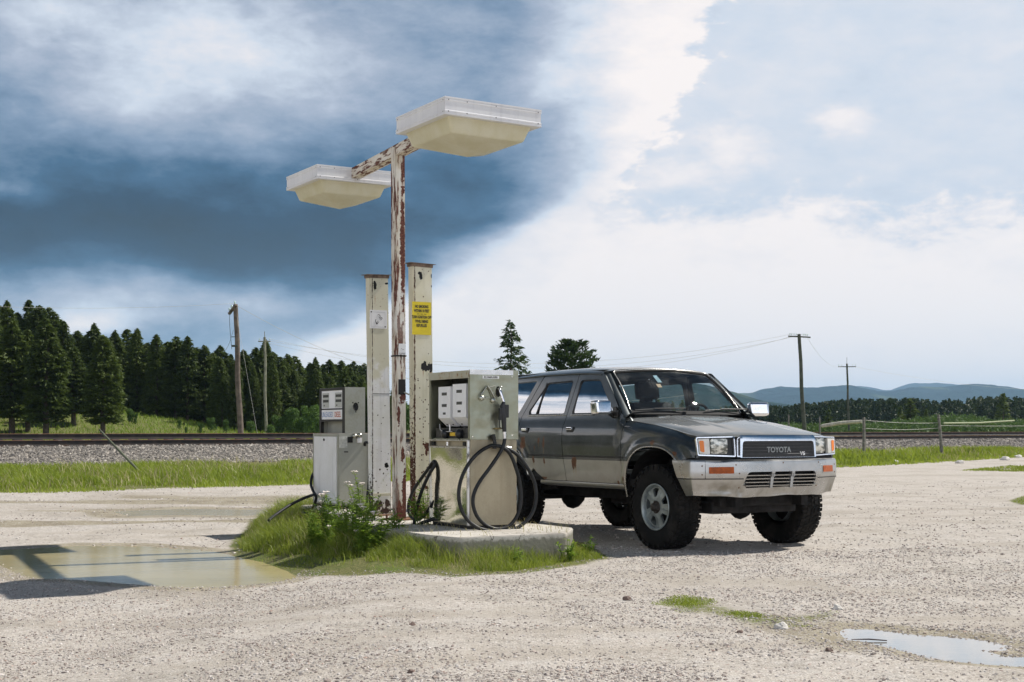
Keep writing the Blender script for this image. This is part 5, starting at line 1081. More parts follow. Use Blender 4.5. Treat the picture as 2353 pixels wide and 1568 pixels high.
# white post (left); origin at its front left corner
def build_post(u_top, u_bot, v_top, base_v, W_, T_, material, label, seed):
    y = F / ((base_v - V0) / (HC - IZ)); xb = (u_bot - U0) / F * y; zt = HC + (V0 - v_top) / F * y - IZ
    t = empty('canopy_post', (xb, y, IZ), YAW, label, 'post'); M_ = Matrix.Translation((xb, y, IZ)) @ Matrix.Rotation(YAW, 4, 'Z')
    lean = M_.to_3x3().inverted() @ Vector(((u_top - U0) / F * y - xb, 0, 0)); n = 14; vs = []
    for i in range(n + 1):
        k = i / n; ox, oy = lean.x * k, lean.y * k
        vs += [(ox, oy, zt * k), (ox, oy + W_, zt * k), (ox - T_, oy + W_, zt * k), (ox - T_, oy, zt * k)]
    mb = MB(); mb.add(vs, [(i * 4 + j, i * 4 + (j + 1) % 4, i * 4 + 4 + (j + 1) % 4, i * 4 + 4 + j) for i in range(n) for j in range(4)]); mb.add(vs[-4:], [(0, 1, 2, 3)])
    me = mb.mesh('post_shaft'); bm = bmesh.new(); bm.from_mesh(me); bmesh.ops.remove_doubles(bm, verts=bm.verts, dist=1e-5)
    ed = [e for e in bm.edges if e.is_manifold and abs((e.verts[0].co - e.verts[1].co).normalized().z) > .9]; bmesh.ops.bevel(bm, geom=ed, offset=.006, segments=2, affect='EDGES'); bmesh.ops.recalc_face_normals(bm, faces=bm.faces); bm.to_mesh(me); bm.free()
    link('post_shaft', me, material, t)
    mb = MB(); Mt = Matrix.Translation((lean.x, lean.y, zt)) @ Matrix.Rotation(R(1.5 * seed), 4, 'X') @ Matrix.Rotation(R(2), 4, 'Y'); mb.box(-T_ - .025, .025, -.035, W_ + .03, .001, .006, M=Mt); mb.box(-T_ - .01, .008, -.008, W_ + .008, -.03, .0, M=Mt)
    mb.build('cap_plate', pbr('cap_rust_%d' % seed, (.16, .11, .08), .7, nscale=12, namp=.5), t)
    mb = MB(); mb.box(-T_ - .05, .05, -.05, W_ + .05, .0, .012); mb.tube([(.02, -.03, .0), (.02, -.03, .03)], .012, 6); mb.tube([(.02, W_ + .03, .0), (.02, W_ + .03, .03)], .012, 6); mb.build('base_plate', pbr('base_rust_%d' % seed, (.20, .10, .055), .8, nscale=12, namp=.5), t)
    return t, M_, lean, zt
tl, ML, lnL, ztL = build_post(849, 857, 632, 1186, .205, .10, M_WHITEP, 'left white flaking box post carrying a small white square sign', 1)
tr_, MR, lnR, ztR = build_post(949, 954, 605, 1192, .205, .11, M_CREAM, 'cream box post with rust specks carrying the yellow warning sign, right of the lamp post', -1)
def plate(M_, lean, zt, parent, u0, v0, u1, v1, thk, m_, name, off=.003):
    a_ = loc_plane(M_, 0, 0, u0, v0); b_ = loc_plane(M_, 0, 0, u1, v1); k = ((a_.z + b_.z) / 2) / zt; ox = lean.x * k
    mb = MB(); mb.box(ox + off, ox + off + thk, a_.y, b_.y, b_.z, a_.z); return mb.build(name, m_, parent), ox + off + thk, a_, b_
sg, xo, a_, b_ = plate(ML, lnL, ztL, tl, 850.5, 712, 890, 756, .003, pbr('sign_white', (.80, .79, .80), .4), 'no_smoking_sign')
W_ = b_.y - a_.y; H_ = a_.z - b_.z
def sgl(pts, r=.0022, part='sign_line'):     # strokes on the sign, unit square coordinates
    mb = MB(); mb.tube([(xo + .001, a_.y + W_ * x, b_.z + H_ * y) for x, y in pts], r, 5); return mb.build(part, M_TXT, sg)
mb = MB()
def st(pts, r=.0020): mb.tube([(xo + .0005, a_.y + W_ * x, b_.z + H_ * y) for x, y in pts], r, 5)
st([(.46, .75), (.54, .76), (.60, .70), (.60, .62), (.54, .57)], .0028); st([(.36, .50), (.33, .42), (.36, .32), (.40, .26)], .0026); st([(.48, .42), (.40, .31)]); st([(.53, .38), (.44, .27)]); st([(.40, .31), (.40, .25), (.44, .27)], .007)
st([(.56, .50), (.68, .62)]); st([(.68, .62), (.73, .57)]); st([(.73, .57), (.62, .45)])
mb.build('cigarette_symbol', M_TXT, sg)
mb = MB(); bd = .10
for p, q2 in (((bd, bd), (1 - bd, bd)), ((1 - bd, bd), (1 - bd, 1 - bd)), ((1 - bd, 1 - bd), (bd, 1 - bd)), ((bd, 1 - bd), (bd, bd))): mb.tube([(xo, a_.y + W_ * p[0], b_.z + H_ * p[1]), (xo, a_.y + W_ * q2[0], b_.z + H_ * q2[1])], .0008, 4)
mb.build('sign_border', pbr('border_grey', (.45, .44, .44), .5), sg)
mb = MB()
for x, y in ((.09, .90), (.90, .11)): mb.lathe([(0, .004), (.007, .002), (.008, 0)], 9, Matrix.Translation((xo, a_.y + W_ * x, b_.z + H_ * y)) @ Matrix.Rotation(R(90), 4, 'Y'))
mb.build('sign_bolt', M_BLACKM, sg)
mb = MB(); xw = lnL.x * (905 - 1) / 2000; za = loc_plane(ML, 0, 0, 870, 905).z; mb.box(lnL.x * za / ztL - .001, lnL.x * za / ztL + .0025, .0, .20, za - .002, za + .002); mb.build('weld_seam', M_BLACKM, tl)
za = loc_plane(ML, 0, 0, 870, 1137).z; mb = MB(); mb.box(-.002, .006, .0, .19, za - .012, za + .012); mb.build('weld_strip', pbr('strip_paint', (.55, .52, .40), .6), tl)
sg2, xo, a_, b_ = plate(MR, lnR, ztR, tr_, 947.5, 693, 991, 770.5, .002, pbr('sign_yellow', (.68, .53, .008), .45, nscale=9, namp=.07), 'warning_sign')
W_ = b_.y - a_.y; H_ = a_.z - b_.z; yc = (a_.y + b_.y) / 2
for txt, fy, sz_, sx in (('NO SMOKING', .855, .038, .60), ('WITHIN 10 FEET', .725, .038, .60), ('—  —  —', .635, .030, .8), ('TURN IGNITION OFF', .535, .038, .585), ('WHILE BEING', .405, .038, .60), ('REFUELLED', .28, .038, .60)):
    MT = Matrix(((0, 0, 1, xo + .0006), (1, 0, 0, yc), (0, 1, 0, b_.z + H_ * fy), (0, 0, 0, 1))); text_mesh('sign_text', txt, sz_, MT, M_TXT, sg2, .0003, sx, bold=.0016)
# rust brown hole in the top front of each post is in the paint; bolts
# ---------------------------------------------------------------- lamp standard
PL = Vector((-1.077, 13.6, 0)); A1 = Vector((-1.62, 14.79, 0)); A2_ = Vector((-.608, 12.57, 0)); dirA = (A2_ - A1).normalized(); yawA = math.atan2(dirA.y, dirA.x)
lamp = empty('lamp_standard', (PL.x, PL.y, IZ), YAW, 'tall square lamp post with peeling paint and two box lamps on its cross arm', 'lamp post')
LMx = Matrix.Translation((PL.x, PL.y, IZ)) @ Matrix.Rotation(YAW, 4, 'Z'); LI = LMx.inverted()
ZT = 3.80; zp = HC + (V0 - 362) / F * 13.6 - IZ
leanp = LI.to_3x3() @ Vector((-3.5 / F * 13.6, 0, 0))
def sqpost(mb, z0, z1, hw, k0, k1):
    vs = []
    for k, z in ((k0, z0), (k1, z1)):
        for sx, sy in ((-1, -1), (1, -1), (1, 1), (-1, 1)): vs.append((leanp.x * k + sx * hw, leanp.y * k + sy * hw, z))
    mb.add(vs, [(0, 1, 5, 4), (1, 2, 6, 5), (2, 3, 7, 6), (3, 0, 4, 7), (4, 5, 6, 7)])
mb = MB(); sqpost(mb, 0, zp + .09, .052, 0, 1); me = mb.mesh('pole'); bm = bmesh.new(); bm.from_mesh(me); ed = [e for e in bm.edges if abs((e.verts[0].co - e.verts[1].co).normalized().z) > .9]; bmesh.ops.bevel(bm, geom=ed, offset=.008, segments=2, affect='EDGES'); bm.to_mesh(me); bm.free(); link('pole', me, M_POSTP, lamp)
Zu = lambda v: HC + (V0 - v) / F * 13.55 - IZ
mb = MB(); z_ = Zu(818); mb.box(-.055, .055, -.056, .056, z_ - .007, z_ + .007, M=Matrix.Translation((leanp.x * .4, leanp.y * .4, 0))); mb.build('clamp_band', M_BLACKM, lamp)
mb = MB(); mb.box(.0525, .0540, -.030, .044, Zu(907), Zu(872), M=Matrix.Translation((leanp.x * .3, leanp.y * .3, 0))); mb.build('hand_hole', M_BLACKM, lamp)
mb = MB(); mb.tube([(.02, .01, Zu(899)), (.09, .06, Zu(907))], .008, 6); mb.build('loose_lever', steel('old_lever', (.4, .4, .35), .4), lamp)
mb = MB(); mb.box(.0525, .0545, -.025, .048, Zu(815), Zu(790), M=Matrix.Translation((leanp.x * .4, leanp.y * .4, 0))); st_ = mb.build('sticker', pbr('sticker_white', (.72, .72, .72), .4), lamp)
MT = Matrix(((0, 0, 1, .0552 + leanp.x * .4), (1, 0, 0, .012 + leanp.y * .4), (0, 1, 0, Zu(812)), (0, 0, 0, 1))); text_mesh('sticker_text', 'NO SMOKING', .014, MT, M_TXT, st_, .0002, .75)
mb = MB(); zz = Zu(803); mb.tube([(.056 + leanp.x * .4, -.008, zz), (.056 + leanp.x * .4, .002, zz + .012)], .0012, 4); mb.box(.0545 + leanp.x * .4, .0565 + leanp.x * .4, .008, .024, zz - .001, zz + .002); mb.build('sticker_mark', M_TXT, st_)
mb = MB(); mb.box(-.12, .12, -.11, .13, .0, .014); [mb.tube([(sx * .09, sy * .09, .01), (sx * .09, sy * .09, .05)], .012, 6) for sx in (-1, 1) for sy in (-1, 1)]; mb.build('base_plate', pbr('base_rust', (.20, .10, .055), .8, nscale=12, namp=.5), lamp)
# cross arm
ztA = ZT - IZ; mb = MB(); aL = (A1 - PL).length; aR = (A2_ - PL).length
arm_e = mb.box(-aL - .0, aR + .0, -.052, .052, -.052, .052, bev=.006).build('cross_arm', M_ARMP, lamp); arm_e.matrix_local = LI @ Matrix.Translation((PL.x, PL.y, ZT - .055)) @ Matrix.Rotation(yawA, 4, 'Z')
def lamp_head(corner, W_, L_, ztop, sag=0):
    """box lamp: frame corner nearest the camera-left, side W_ along B2, L_ along -A2"""
    M_ = LI @ Matrix.Translation((corner.x, corner.y, ztop)) @ Matrix.Rotation(YAW, 4, 'Z') @ Matrix.Rotation(sag, 4, 'X')
    Hh = .146; o = bpy.data.objects.new('lamp_head', None); COL.objects.link(o); o.parent = lamp; o.matrix_local = M_
    # frame: extruded rim profile with two ridges
    prf = [(0, 0), (.004, 0), (.004, -.012), (0, -.016), (.003, -.020), (.003, -.032), (-.001, -.036), (-.001, -.108), (.004, -.112), (.004, -.124), (0, -.128), (.004, -.132), (.003, -Hh), (-.02, -Hh)]
    cs = [(0, 0, 1, -1), (0, W_, 1, 1), (-L_, W_, -1, 1), (-L_, 0, -1, -1)]; vs = [(cx + sx * p[0], cy + sy * p[0], p[1]) for p in prf for cx, cy, sx, sy in cs]
    mb = MB(); mb.add(vs, [(i * 4 + j, i * 4 + 4 + j, i * 4 + 4 + (j + 1) % 4, i * 4 + (j + 1) % 4) for i in range(len(prf) - 1) for j in range(4)])
    mb.add([(0, 0, 0), (0, W_, 0), (-L_, W_, 0), (-L_, 0, 0)], [(0, 1, 2, 3)]); i_ = .085
    q = [(0, 0), (0, W_), (-L_, W_), (-L_, 0)]; qi = [(-i_, i_), (-i_, W_ - i_), (-L_ + i_, W_ - i_), (-L_ + i_, i_)]
    mb.add([(x + (.003 if x == 0 else -.003), y + (-.003 if y == 0 else .003), -Hh) for x, y in q] + [(x, y, -Hh + .004) for x, y in qi], [(j, (j + 1) % 4, 4 + (j + 1) % 4, 4 + j) for j in range(4)])
    fr_ = mb.build('lamp_housing', M_LAMPW, o, weld=1e-5)
    mb = MB(); i0 = .062; i1 = .105; h1_ = .118; h2_ = .225
    r0 = [(-i0, i0), (-i0, W_ - i0), (-L_ + i0, W_ - i0), (-L_ + i0, i0)]; r1 = [(-i1, i1), (-i1, W_ - i1), (-L_ + i1, W_ - i1), (-L_ + i1, i1)]
    vs = [(x, y, -Hh + .002) for x, y in r0] + [(x, y, -Hh - h1_) for x, y in r1] + [(-L_ / 2, W_ / 2, -Hh - h2_)]
    mb.add(vs, [(j, j + 4, 4 + (j + 1) % 4, (j + 1) % 4) for j in range(4)] + [(4 + j, 8, 4 + (j + 1) % 4) for j in range(4)]); ln_ = mb.build('lens', M_LENS, o)
    bm = bmesh.new(); bm.from_mesh(ln_.data); bmesh.ops.bevel(bm, geom=[e for e in bm.edges if e.is_manifold], offset=.006, segments=2, affect='EDGES'); bmesh.ops.recalc_face_normals(bm, faces=bm.faces); bm.to_mesh(ln_.data); bm.free()
    mb = MB()
    for cx, cy in ((.006, .03), (.006, W_ - .03), (.006, W_ * .52), (.006, W_ * .22)):
        for z in (-.025, -.120): mb.lathe([(0, .003), (.005, .002)], 7, Matrix.Translation((.003, cy, z)) @ Matrix.Rotation(R(90), 4, 'Y'))
    for cx in (-.03, -L_ + .03):
        for z in (-.025, -.120): mb.lathe([(0, .003), (.005, .002)], 7, Matrix.Translation((cx, -.003, z)) @ Matrix.Rotation(R(90), 4, 'X'))
    mb.build('screw', M_BLACKM, o)
    return o
lamp_head(Vector((-.542, 11.55, 0)), .909, .92, 3.79, R(-.8)); lamp_head(Vector((-1.994, 14.57, 0)), .86, .86, 3.80)

# ---------------------------------------------------------------- weeds and grass round the island
def mound_grass(poly, n, h0, h1, w, material, seed, lean=.6, wind=(-.1, 0), dens=(.2, .55), name='island_grass', drop=0, tintmul=1.):
    P_ = sample_poly(poly, n); x, y = P_[:, 0], P_[:, 1]; c = fbm(x * 2.2, y * 2.2, 3, seed); d = -sdist(x, y, poly)
    k = rng.random(n) < sstep(dens[0], dens[1], c); x, y, c, d = x[k], y[k], c[k], d[k]
    hh = (h0 + (h1 - h0) * rng.random(len(x)) ** 1.5) * (.45 + .75 * c) * (.35 + .65 * sstep(0, .35, d))
    z = ground_z(x, y); Ml = Matrix.Translation(isl(0, 0, 0)) @ Matrix.Rotation(YAW, 4, 'Z'); inv = np.array(Ml.inverted())[:2]
    lx = inv[0, 0] * x + inv[0, 1] * y + inv[0, 3]; ly = inv[1, 0] * x + inv[1, 1] * y + inv[1, 3]; on = pip(lx, ly, po); z = np.where(on, IZ, z)
    if drop: k = ~on | (rng.random(len(x)) < 1 - drop); x, y, z, c, hh = x[k], y[k], z[k], c[k], hh[k]
    return np.stack([x, y, z - .005], 1), hh, (w * (.6 + .8 * rng.random(len(x)))), np.clip(rng.random(len(x)) * tintmul, 0, 1)
ML1 = [tuple(gp(u, v, 0))[:2] for u, v in [(548, 1232), (600, 1190), (700, 1176), (850, 1172), (880, 1225), (920, 1262), (860, 1285), (760, 1285), (700, 1270), (620, 1262), (560, 1250)]]
ML2 = [tuple(gp(u, v, 0))[:2] for u, v in [(850, 1268), (960, 1254), (1080, 1254), (1290, 1254), (1345, 1258), (1385, 1284), (1300, 1292), (1180, 1312), (1050, 1316), (930, 1304), (840, 1296)]]
ML4 = [tuple(gp(u, v, 0))[:2] for u, v in [(800, 1250), (880, 1222), (960, 1236), (1020, 1262), (1100, 1268), (1060, 1292), (960, 1298), (860, 1294)]]
ML3 = [tuple(gp(u, v, 0))[:2] for u, v in [(700, 1200), (860, 1185), (900, 1240), (880, 1290), (800, 1296), (720, 1270)]]
sets = [mound_grass(ML1, 34000, .10, .36, .0055, None, 3, .7, (-.15, 0), drop=.985), mound_grass(ML2, 32000, .04, .27, .0036, None, 5, .8, drop=1), mound_grass(MOUND, 22000, .03, .12, .004, None, 7, .8, dens=(.3, .6), drop=.995), mound_grass(PATCH4, 5000, .02, .06, .005, None, 8, .8, dens=(.4, .6)),
        mound_grass(PATCH1, 12000, .012, .055, .0045, None, 9, .9, dens=(.44, .60)), mound_grass(ML4, 20000, .10, .34, .0045, None, 25, .6, dens=(.1, .4), drop=1), mound_grass(PATCH2, 5000, .03, .10, .02, None, 4, .8, dens=(.3, .6)), mound_grass(PATCH3, 2500, .02, .08, .012, None, 4, .8)]
J = lambda i: np.concatenate([s[i] for s in sets])
tag(link('island_grass', blades('island_grass', J(0), J(1), J(2), M_GRASSD, .7, (-.12, -.03), J(3))), kind='stuff')
sets = [mound_grass(ML1, 2600, .2, .42, .003, None, 13, .9, drop=1), mound_grass(ML2, 2000, .12, .28, .0025, None, 15, .8, drop=1), mound_grass(MOUND, 3500, .03, .10, .004, None, 17, 1.0)]
tag(link('dry_stems', blades('dry_stems', J(0), J(1), J(2), M_DRY, .8, (-.2, 0), J(3))), kind='stuff')
# leafy weeds: stems with leaves; yarrow with flat white heads
def weed(name, x, y, z, h, n_st, leaf, label, cat, flowers=0, seed=0, group=None, spread=.16, zlow=.15):
    g_ = random.Random(seed); t = empty(name, (x, y, z), g_.random() * 6, label, cat, group); st_ = MB(); lv = []; tn = []; heads = []
    for i in range(n_st):
        a = g_.random() * 6.28; r = spread * g_.random() ** .6; hh = h * g_.uniform(.55, 1); lean = Vector((math.cos(a), math.sin(a), 0)) * g_.uniform(.05, .35) * hh
        b0 = Vector((math.cos(a) * r * .5, math.sin(a) * r * .5, 0)); P_ = [b0 + lean * k * k + Vector((0, 0, hh * k)) for k in (0, .35, .7, 1)]; st_.tube(P_, [.004, .0035, .003, .002], 5)
        for j in range(int(leaf[2] * hh / h)):
            k = zlow + (1 - zlow) * g_.random(); p = b0 + lean * k * k + Vector((0, 0, hh * k)); az_ = g_.random() * 6.28; d = Vector((math.cos(az_), math.sin(az_), g_.uniform(-.1, .9))).normalized(); s_ = Vector((-math.sin(az_), math.cos(az_), g_.uniform(-.4, .4))).normalized()
            l = leaf[0] * g_.uniform(.5, 1.2) * (1.15 - .6 * k); w = leaf[1] * l; lv += [p, p + d * l * .5 + s_ * w, p + d * l + Vector((0, 0, -.15 * l)), p + d * l * .5 - s_ * w]; tn += [g_.random()] * 4
        if i < flowers: heads.append(P_[-1])
    st_.build('stem', M_WEED, t); me = raw_mesh('leaves', np.array([tuple(v) for v in lv]), np.arange(len(lv)).reshape(-1, 4), M_WEED, False, {'tint': tn}); link('leaves', me, None, t)
    for hd in heads:
        mb = MB(); R_ = g_.uniform(.022, .04)
        for k in range(16):
            a = g_.random() * 6.28; r = R_ * math.sqrt(g_.random()); c_ = hd + Vector((r * math.cos(a), r * math.sin(a), .012 - r * r * 6 + g_.uniform(0, .005))); q = g_.uniform(.006, .010)
            mb.add([c_ + Vector((q * math.cos(j * 1.047), q * math.sin(j * 1.047), 0)) for j in range(6)] + [c_ + Vector((0, 0, q * .7))], [(j, (j + 1) % 6, 6) for j in range(6)])
            mb.tube([hd - Vector((0, 0, .02)), c_], .001, 3, caps=False)
        mb.build('flower_head', M_YARROW, t)
    return t
M_YARROW = pbr('yarrow_white', (.80, .72, .66), .7)
def wd(u, v, z): q = gp(u, v, z); return q.x, q.y, z
for i, (u, v, z, h, n_, fl, lb) in enumerate([(776, 1258, .0, .50, 22, 5, 'yarrow clump with cream flower heads left of the white post, nearest the far pump'), (812, 1268, .0, .54, 20, 6, 'yarrow clump with the pinkish white flower heads right before the white post'), (846, 1278, .02, .36, 18, 2, 'dark leafy yarrow clump at the foot of the white post'), (742, 1264, 0, .36, 16, 1, 'low yarrow clump left of the flowering ones'), (838, 1222, .05, .60, 9, 4, 'tall yarrow stems rising beside the left edge of the white post')]):
    weed('yarrow_plant', *wd(u, v, z), h, n_, (.075, .17, 80), lb, 'plant', fl, 20 + i, 'yarrow clumps by the island', .21)
for i, (p_, q_, z, h, lb) in enumerate([(-.86, .02, IZ, .46, 'tall weed sprouting between the cream post and the near pump'), (-.80, -.10, IZ, .25, 'low leafy weed at the base of the near pump panel'), (-2.05, -.12, IZ, .30, 'weed growing against the foot of the white post'), (-1.55, -.22, IZ, .22, 'small weed in the slab crack before the lamp post'), (-.45, -.50, IZ, .16, 'small spiky weed on the edge of the concrete slab')]):
    q = isl(p_, q_, 0); weed('weed', q.x, q.y, z, h, 7, (.11, .10, 16), lb, 'weed', 0, 40 + i, 'weeds on the island', .08)
for i, (u, v, h, lb) in enumerate([(1305, 1290, .20, 'broad leafed weed at the right corner of the island'), (1352, 1275, .17, 'weed standing in the gravel right of the island corner'), (1180, 1300, .17, 'leafy weed before the middle of the concrete edge'), (985, 1290, .2, 'leafy weed in the shaded grass below the slab')]):
    weed('weed', *wd(u, v, 0), h, 8, (.07, .22, 14), lb, 'weed', 0, 60 + i, 'weeds by the gravel', .10)
# ================================================================ the vehicle
CARYAW = R(-59.6); CARP = Vector((2.010, 13.233, 0))
car = empty('parked_vehicle', CARP, CARYAW, 'dark grey off road wagon with chrome mirrors and dented silver bumper beside the pumps', 'car')
CM = Matrix.Translation(CARP) @ Matrix.Rotation(CARYAW, 4, 'Z')
def tabf(pts, sig=0.0):
    xs = np.array([p[0] for p in pts], float); ys = np.array([p[1] for p in pts], float)
    if not sig: return lambda x: float(np.interp(x, xs, ys))
    g = np.linspace(xs[0] - .3, xs[-1] + .3, 1200); v = np.interp(g, xs, ys)
    v = np.where(g < xs[0], ys[0] + (ys[1] - ys[0]) / (xs[1] - xs[0]) * (g - xs[0]), v); v = np.where(g > xs[-1], ys[-1] + (ys[-1] - ys[-2]) / (xs[-1] - xs[-2]) * (g - xs[-1]), v)
    n = int(3 * sig / (g[1] - g[0])); k = np.exp(-.5 * (np.arange(-n, n + 1) * (g[1] - g[0]) / sig) ** 2); k /= k.sum(); vp = np.pad(v, n, 'edge'); s = np.convolve(vp, k, 'valid')
    return lambda x: float(np.interp(x, g, s))
WX = (-.03, -2.655)                                     # arch centres
Pside = tabf([(.45, .800), (.58, .815), (.74, .834), (.80, .842), (.95, .845), (1.04, .838), (1.09, .826), (1.13, .812), (1.17, .796), (1.22, .781), (1.64, .665), (1.75, .63)], .014)
ZC = tabf([(-.75, 1.228), (-.55, 1.222), (-.3, 1.203), (0, 1.170), (.28, 1.127), (.48, 1.086), (.60, 1.058), (.70, 1.024)], .05)
def hood_z(x, y):
    ay = abs(y); z = ZC(x + .10 * (ay / .74) ** 2) - .022 * (ay / .74) ** 2.4
    t = min(1, max(0, (ay - .30) / .07)); z -= .010 * t * t * (3 - 2 * t) * min(1, max(0, (.55 - x) / .25))
    t = min(1, max(0, (ay - .60) / .14)); return z - .016 * t * t
def zedge(x): return hood_z(x, .745)
def smst(a, b, x): t = min(1, max(0, (x - a) / (b - a))); return t * t * (3 - 2 * t)
def Yside(x, z):
    y = Pside(z)
    w = smst(-.66, -.50, x)
    if w > 0:
        d = max(-.01, zedge(x) - z); yf = min(.846, Pside(min(z, 1.0))) - .098 * math.exp(-max(d, 0) / .045) - .012 * math.exp(-d / .15); y = (1 - w) * y + w * yf
    if x > .05: y -= .055 * ((x - .05) / .5) ** 2
    if x < -3.2: y -= .03 * ((-3.2 - x) / .4) ** 2
    for xc in WX:
        rx = abs(x - xc) / .45; rz = max(0, (z - .46)) / .47; rho = (rx ** 2.5 + rz ** 2.5) ** .4
        y += .024 * math.exp(-((rho - 1.06) / .085) ** 2) * smst(.45, .6, z) + .006 * math.exp(-((rho - 1.3) / .12) ** 2)
    return y
def arch(xc, z0, a0=0., a1=180., n=22, rx=.45, rz=.47, zc=.46):
    out = []
    for i in range(n + 1):
        a = R(a0 + (a1 - a0) * i / n); c, s = math.cos(a), math.sin(a); out.append((xc + rx * math.copysign(abs(c) ** .8, c), zc + rz * abs(s) ** .8, 0))
    return out
sideR = lambda x, z: (x, -Yside(x, z), z)
sideL = lambda x, z: (x, Yside(x, z), z)

# paint: charcoal above, silver below, with rust spots, dust and painted sky sheen on top
RUST = [(-2.30, .945, .050, .075), (-2.0, .975, .022, .035), (-1.905, .95, .018, .06), (-2.08, .90, .012, .02), (-2.10, .775, .022, .035), (-1.90, .765, .016, .028), (-1.33, .77, .040, .060), (-1.37, .74, .02, .05), (-.02, .965, .035, .018), (-.6, .585, .015, .02), (.30, .87, .03, .02), (-1.95, .59, .07, .018), (-2.10, .63, .03, .05), (-.50, .62, .012, .03)]
def carpaint(name, two=True):
    m, h, b, o = mat(name); c = h.n('ShaderNodeTexCoord').outputs['Object']; X_, Y_, Z_ = h.xyz(c)[:3]
    n1 = h.noise(c, 3.0, 5, .6); n2 = h.noise(c, 60, 3, .6); wob = h.m('MULTIPLY', h.m('SUBTRACT', h.noise(c, 22, 4, .7), .5), 1.7)
    dark = h.mix(h.rng(n1, .3, .7), (.024, .031, .034), (.042, .052, .056)); silver = h.mix(h.rng(n1, .3, .7), (.30, .295, .265), (.38, .375, .34))
    lowdirt = h.m('MULTIPLY', h.rng(h.m('ADD', Z_, h.m('MULTIPLY', wob, .04)), .70, .54), .55); silver = h.mix(lowdirt, silver, (.13, .115, .08))
    dust = h.m('MULTIPLY', h.rng(h.m('ADD', h.m('MULTIPLY', n1, .6), h.m('MULTIPLY', n2, .4)), .45, .65), h.rng(Z_, 1.25, .75, .02, .14)); 
    if not two: gn = h.xyz(h.n('ShaderNodeNewGeometry').outputs['Normal'])[2]; dust = h.m('MAXIMUM', dust, h.m('MULTIPLY', h.rng(gn, .80, .97), h.m('ADD', .42, h.m('MULTIPLY', h.m('SUBTRACT', n1, .5), .7))))  # upward faces lightened in colour, standing in for sky glare
    dark = h.mix(dust, dark, (.27, .28, .285))
    k = h.rng(Z_, .787, .790) if two else 1.0
    col = h.mix(k, silver, dark) if two else dark; rust = None
    for (x, z, rx, rz) in RUST if two else ():
        d = h.vm('LENGTH', h.vm('MULTIPLY', h.vm('SUBTRACT', c, (x, 0, z)), (1 / rx, 0, 1 / rz)), out=1); e = h.rng(h.m('ADD', d, wob), 1.08, .78)
        drip = h.m('MULTIPLY', h.rng(h.m('ABSOLUTE', h.m('SUBTRACT', X_, x)), rx * .7, rx * .2), h.m('MULTIPLY', h.rng(Z_, z - rz * 3, z, 0, .55), h.rng(Z_, z + .01, z)))
        col = h.mix(drip, col, (.30, .19, .055)); rust = e if rust is None else h.m('MAXIMUM', rust, e)
    if rust is not None:
        rust = h.m('MULTIPLY', rust, h.rng(Y_, .2, -.2)); col = h.mix(rust, col, h.mix(h.noise(c, 45, 3), (.045, .018, .010), (.19, .08, .035)))
        col = h.mix(h.m('MULTIPLY', h.rng(n2, .66, .70), h.m('MULTIPLY', h.rng(Z_, .72, .56), h.rng(n1, .5, .6))), col, (.22, .12, .05)); h.put(b.inputs['Coat Weight'], h.m('SUBTRACT', .8, h.m('MULTIPLY', rust, .8)))
    else: b.inputs['Coat Weight'].default_value = .8
    h.put(b.inputs['Base Color'], col); h.put(b.inputs['Metallic'], h.m('MULTIPLY', .45, h.m('SUBTRACT', 1, dust)))
    h.put(b.inputs['Roughness'], h.m('ADD', .34, h.m('MULTIPLY', dust, 1.2), clamp=True)); b.inputs['Coat Roughness'].default_value = .07
    h.put(b.inputs['Coat Normal'], h.bump(h.noise(c, 2.3, 2), .12, .02)); h.put(b.inputs['Normal'], h.bump(n2, .06, .003)); return m
M_BODY = carpaint('two_tone_paint'); M_DARKP = carpaint('charcoal_paint', False)
m, h, b, o = mat('bumper_silver'); c = h.n('ShaderNodeTexCoord').outputs['Object']; n1 = h.noise(c, 3.2, 5, .6); n2 = h.noise(c, 34, 5, .7); Z_ = h.xyz(c)[2]
col = h.mix(h.rng(n1, .3, .7), (.42, .42, .41), (.56, .555, .545)); col = h.mix(h.m('MULTIPLY', h.rng(n1, .40, .62), h.rng(Z_, .74, .55, 0, .8)), col, (.19, .175, .135)); col = h.mix(h.rng(n2, .70, .73), col, (.10, .07, .05))  # lower bumper face darkened in colour for its shade, along with dirt
h.put(b.inputs['Base Color'], col); b.inputs['Metallic'].default_value = .85; h.put(b.inputs['Roughness'], h.rng(n1, .3, .7, .24, .40)); h.put(b.inputs['Normal'], h.bump(n2, .1, .004)); M_BUMP = m
M_CHROME = steel('chrome', (.86, .87, .90), .06, .15, .12, 4)
M_BRIGHT = steel('window_trim', (.62, .61, .58), .25, 0, .3)
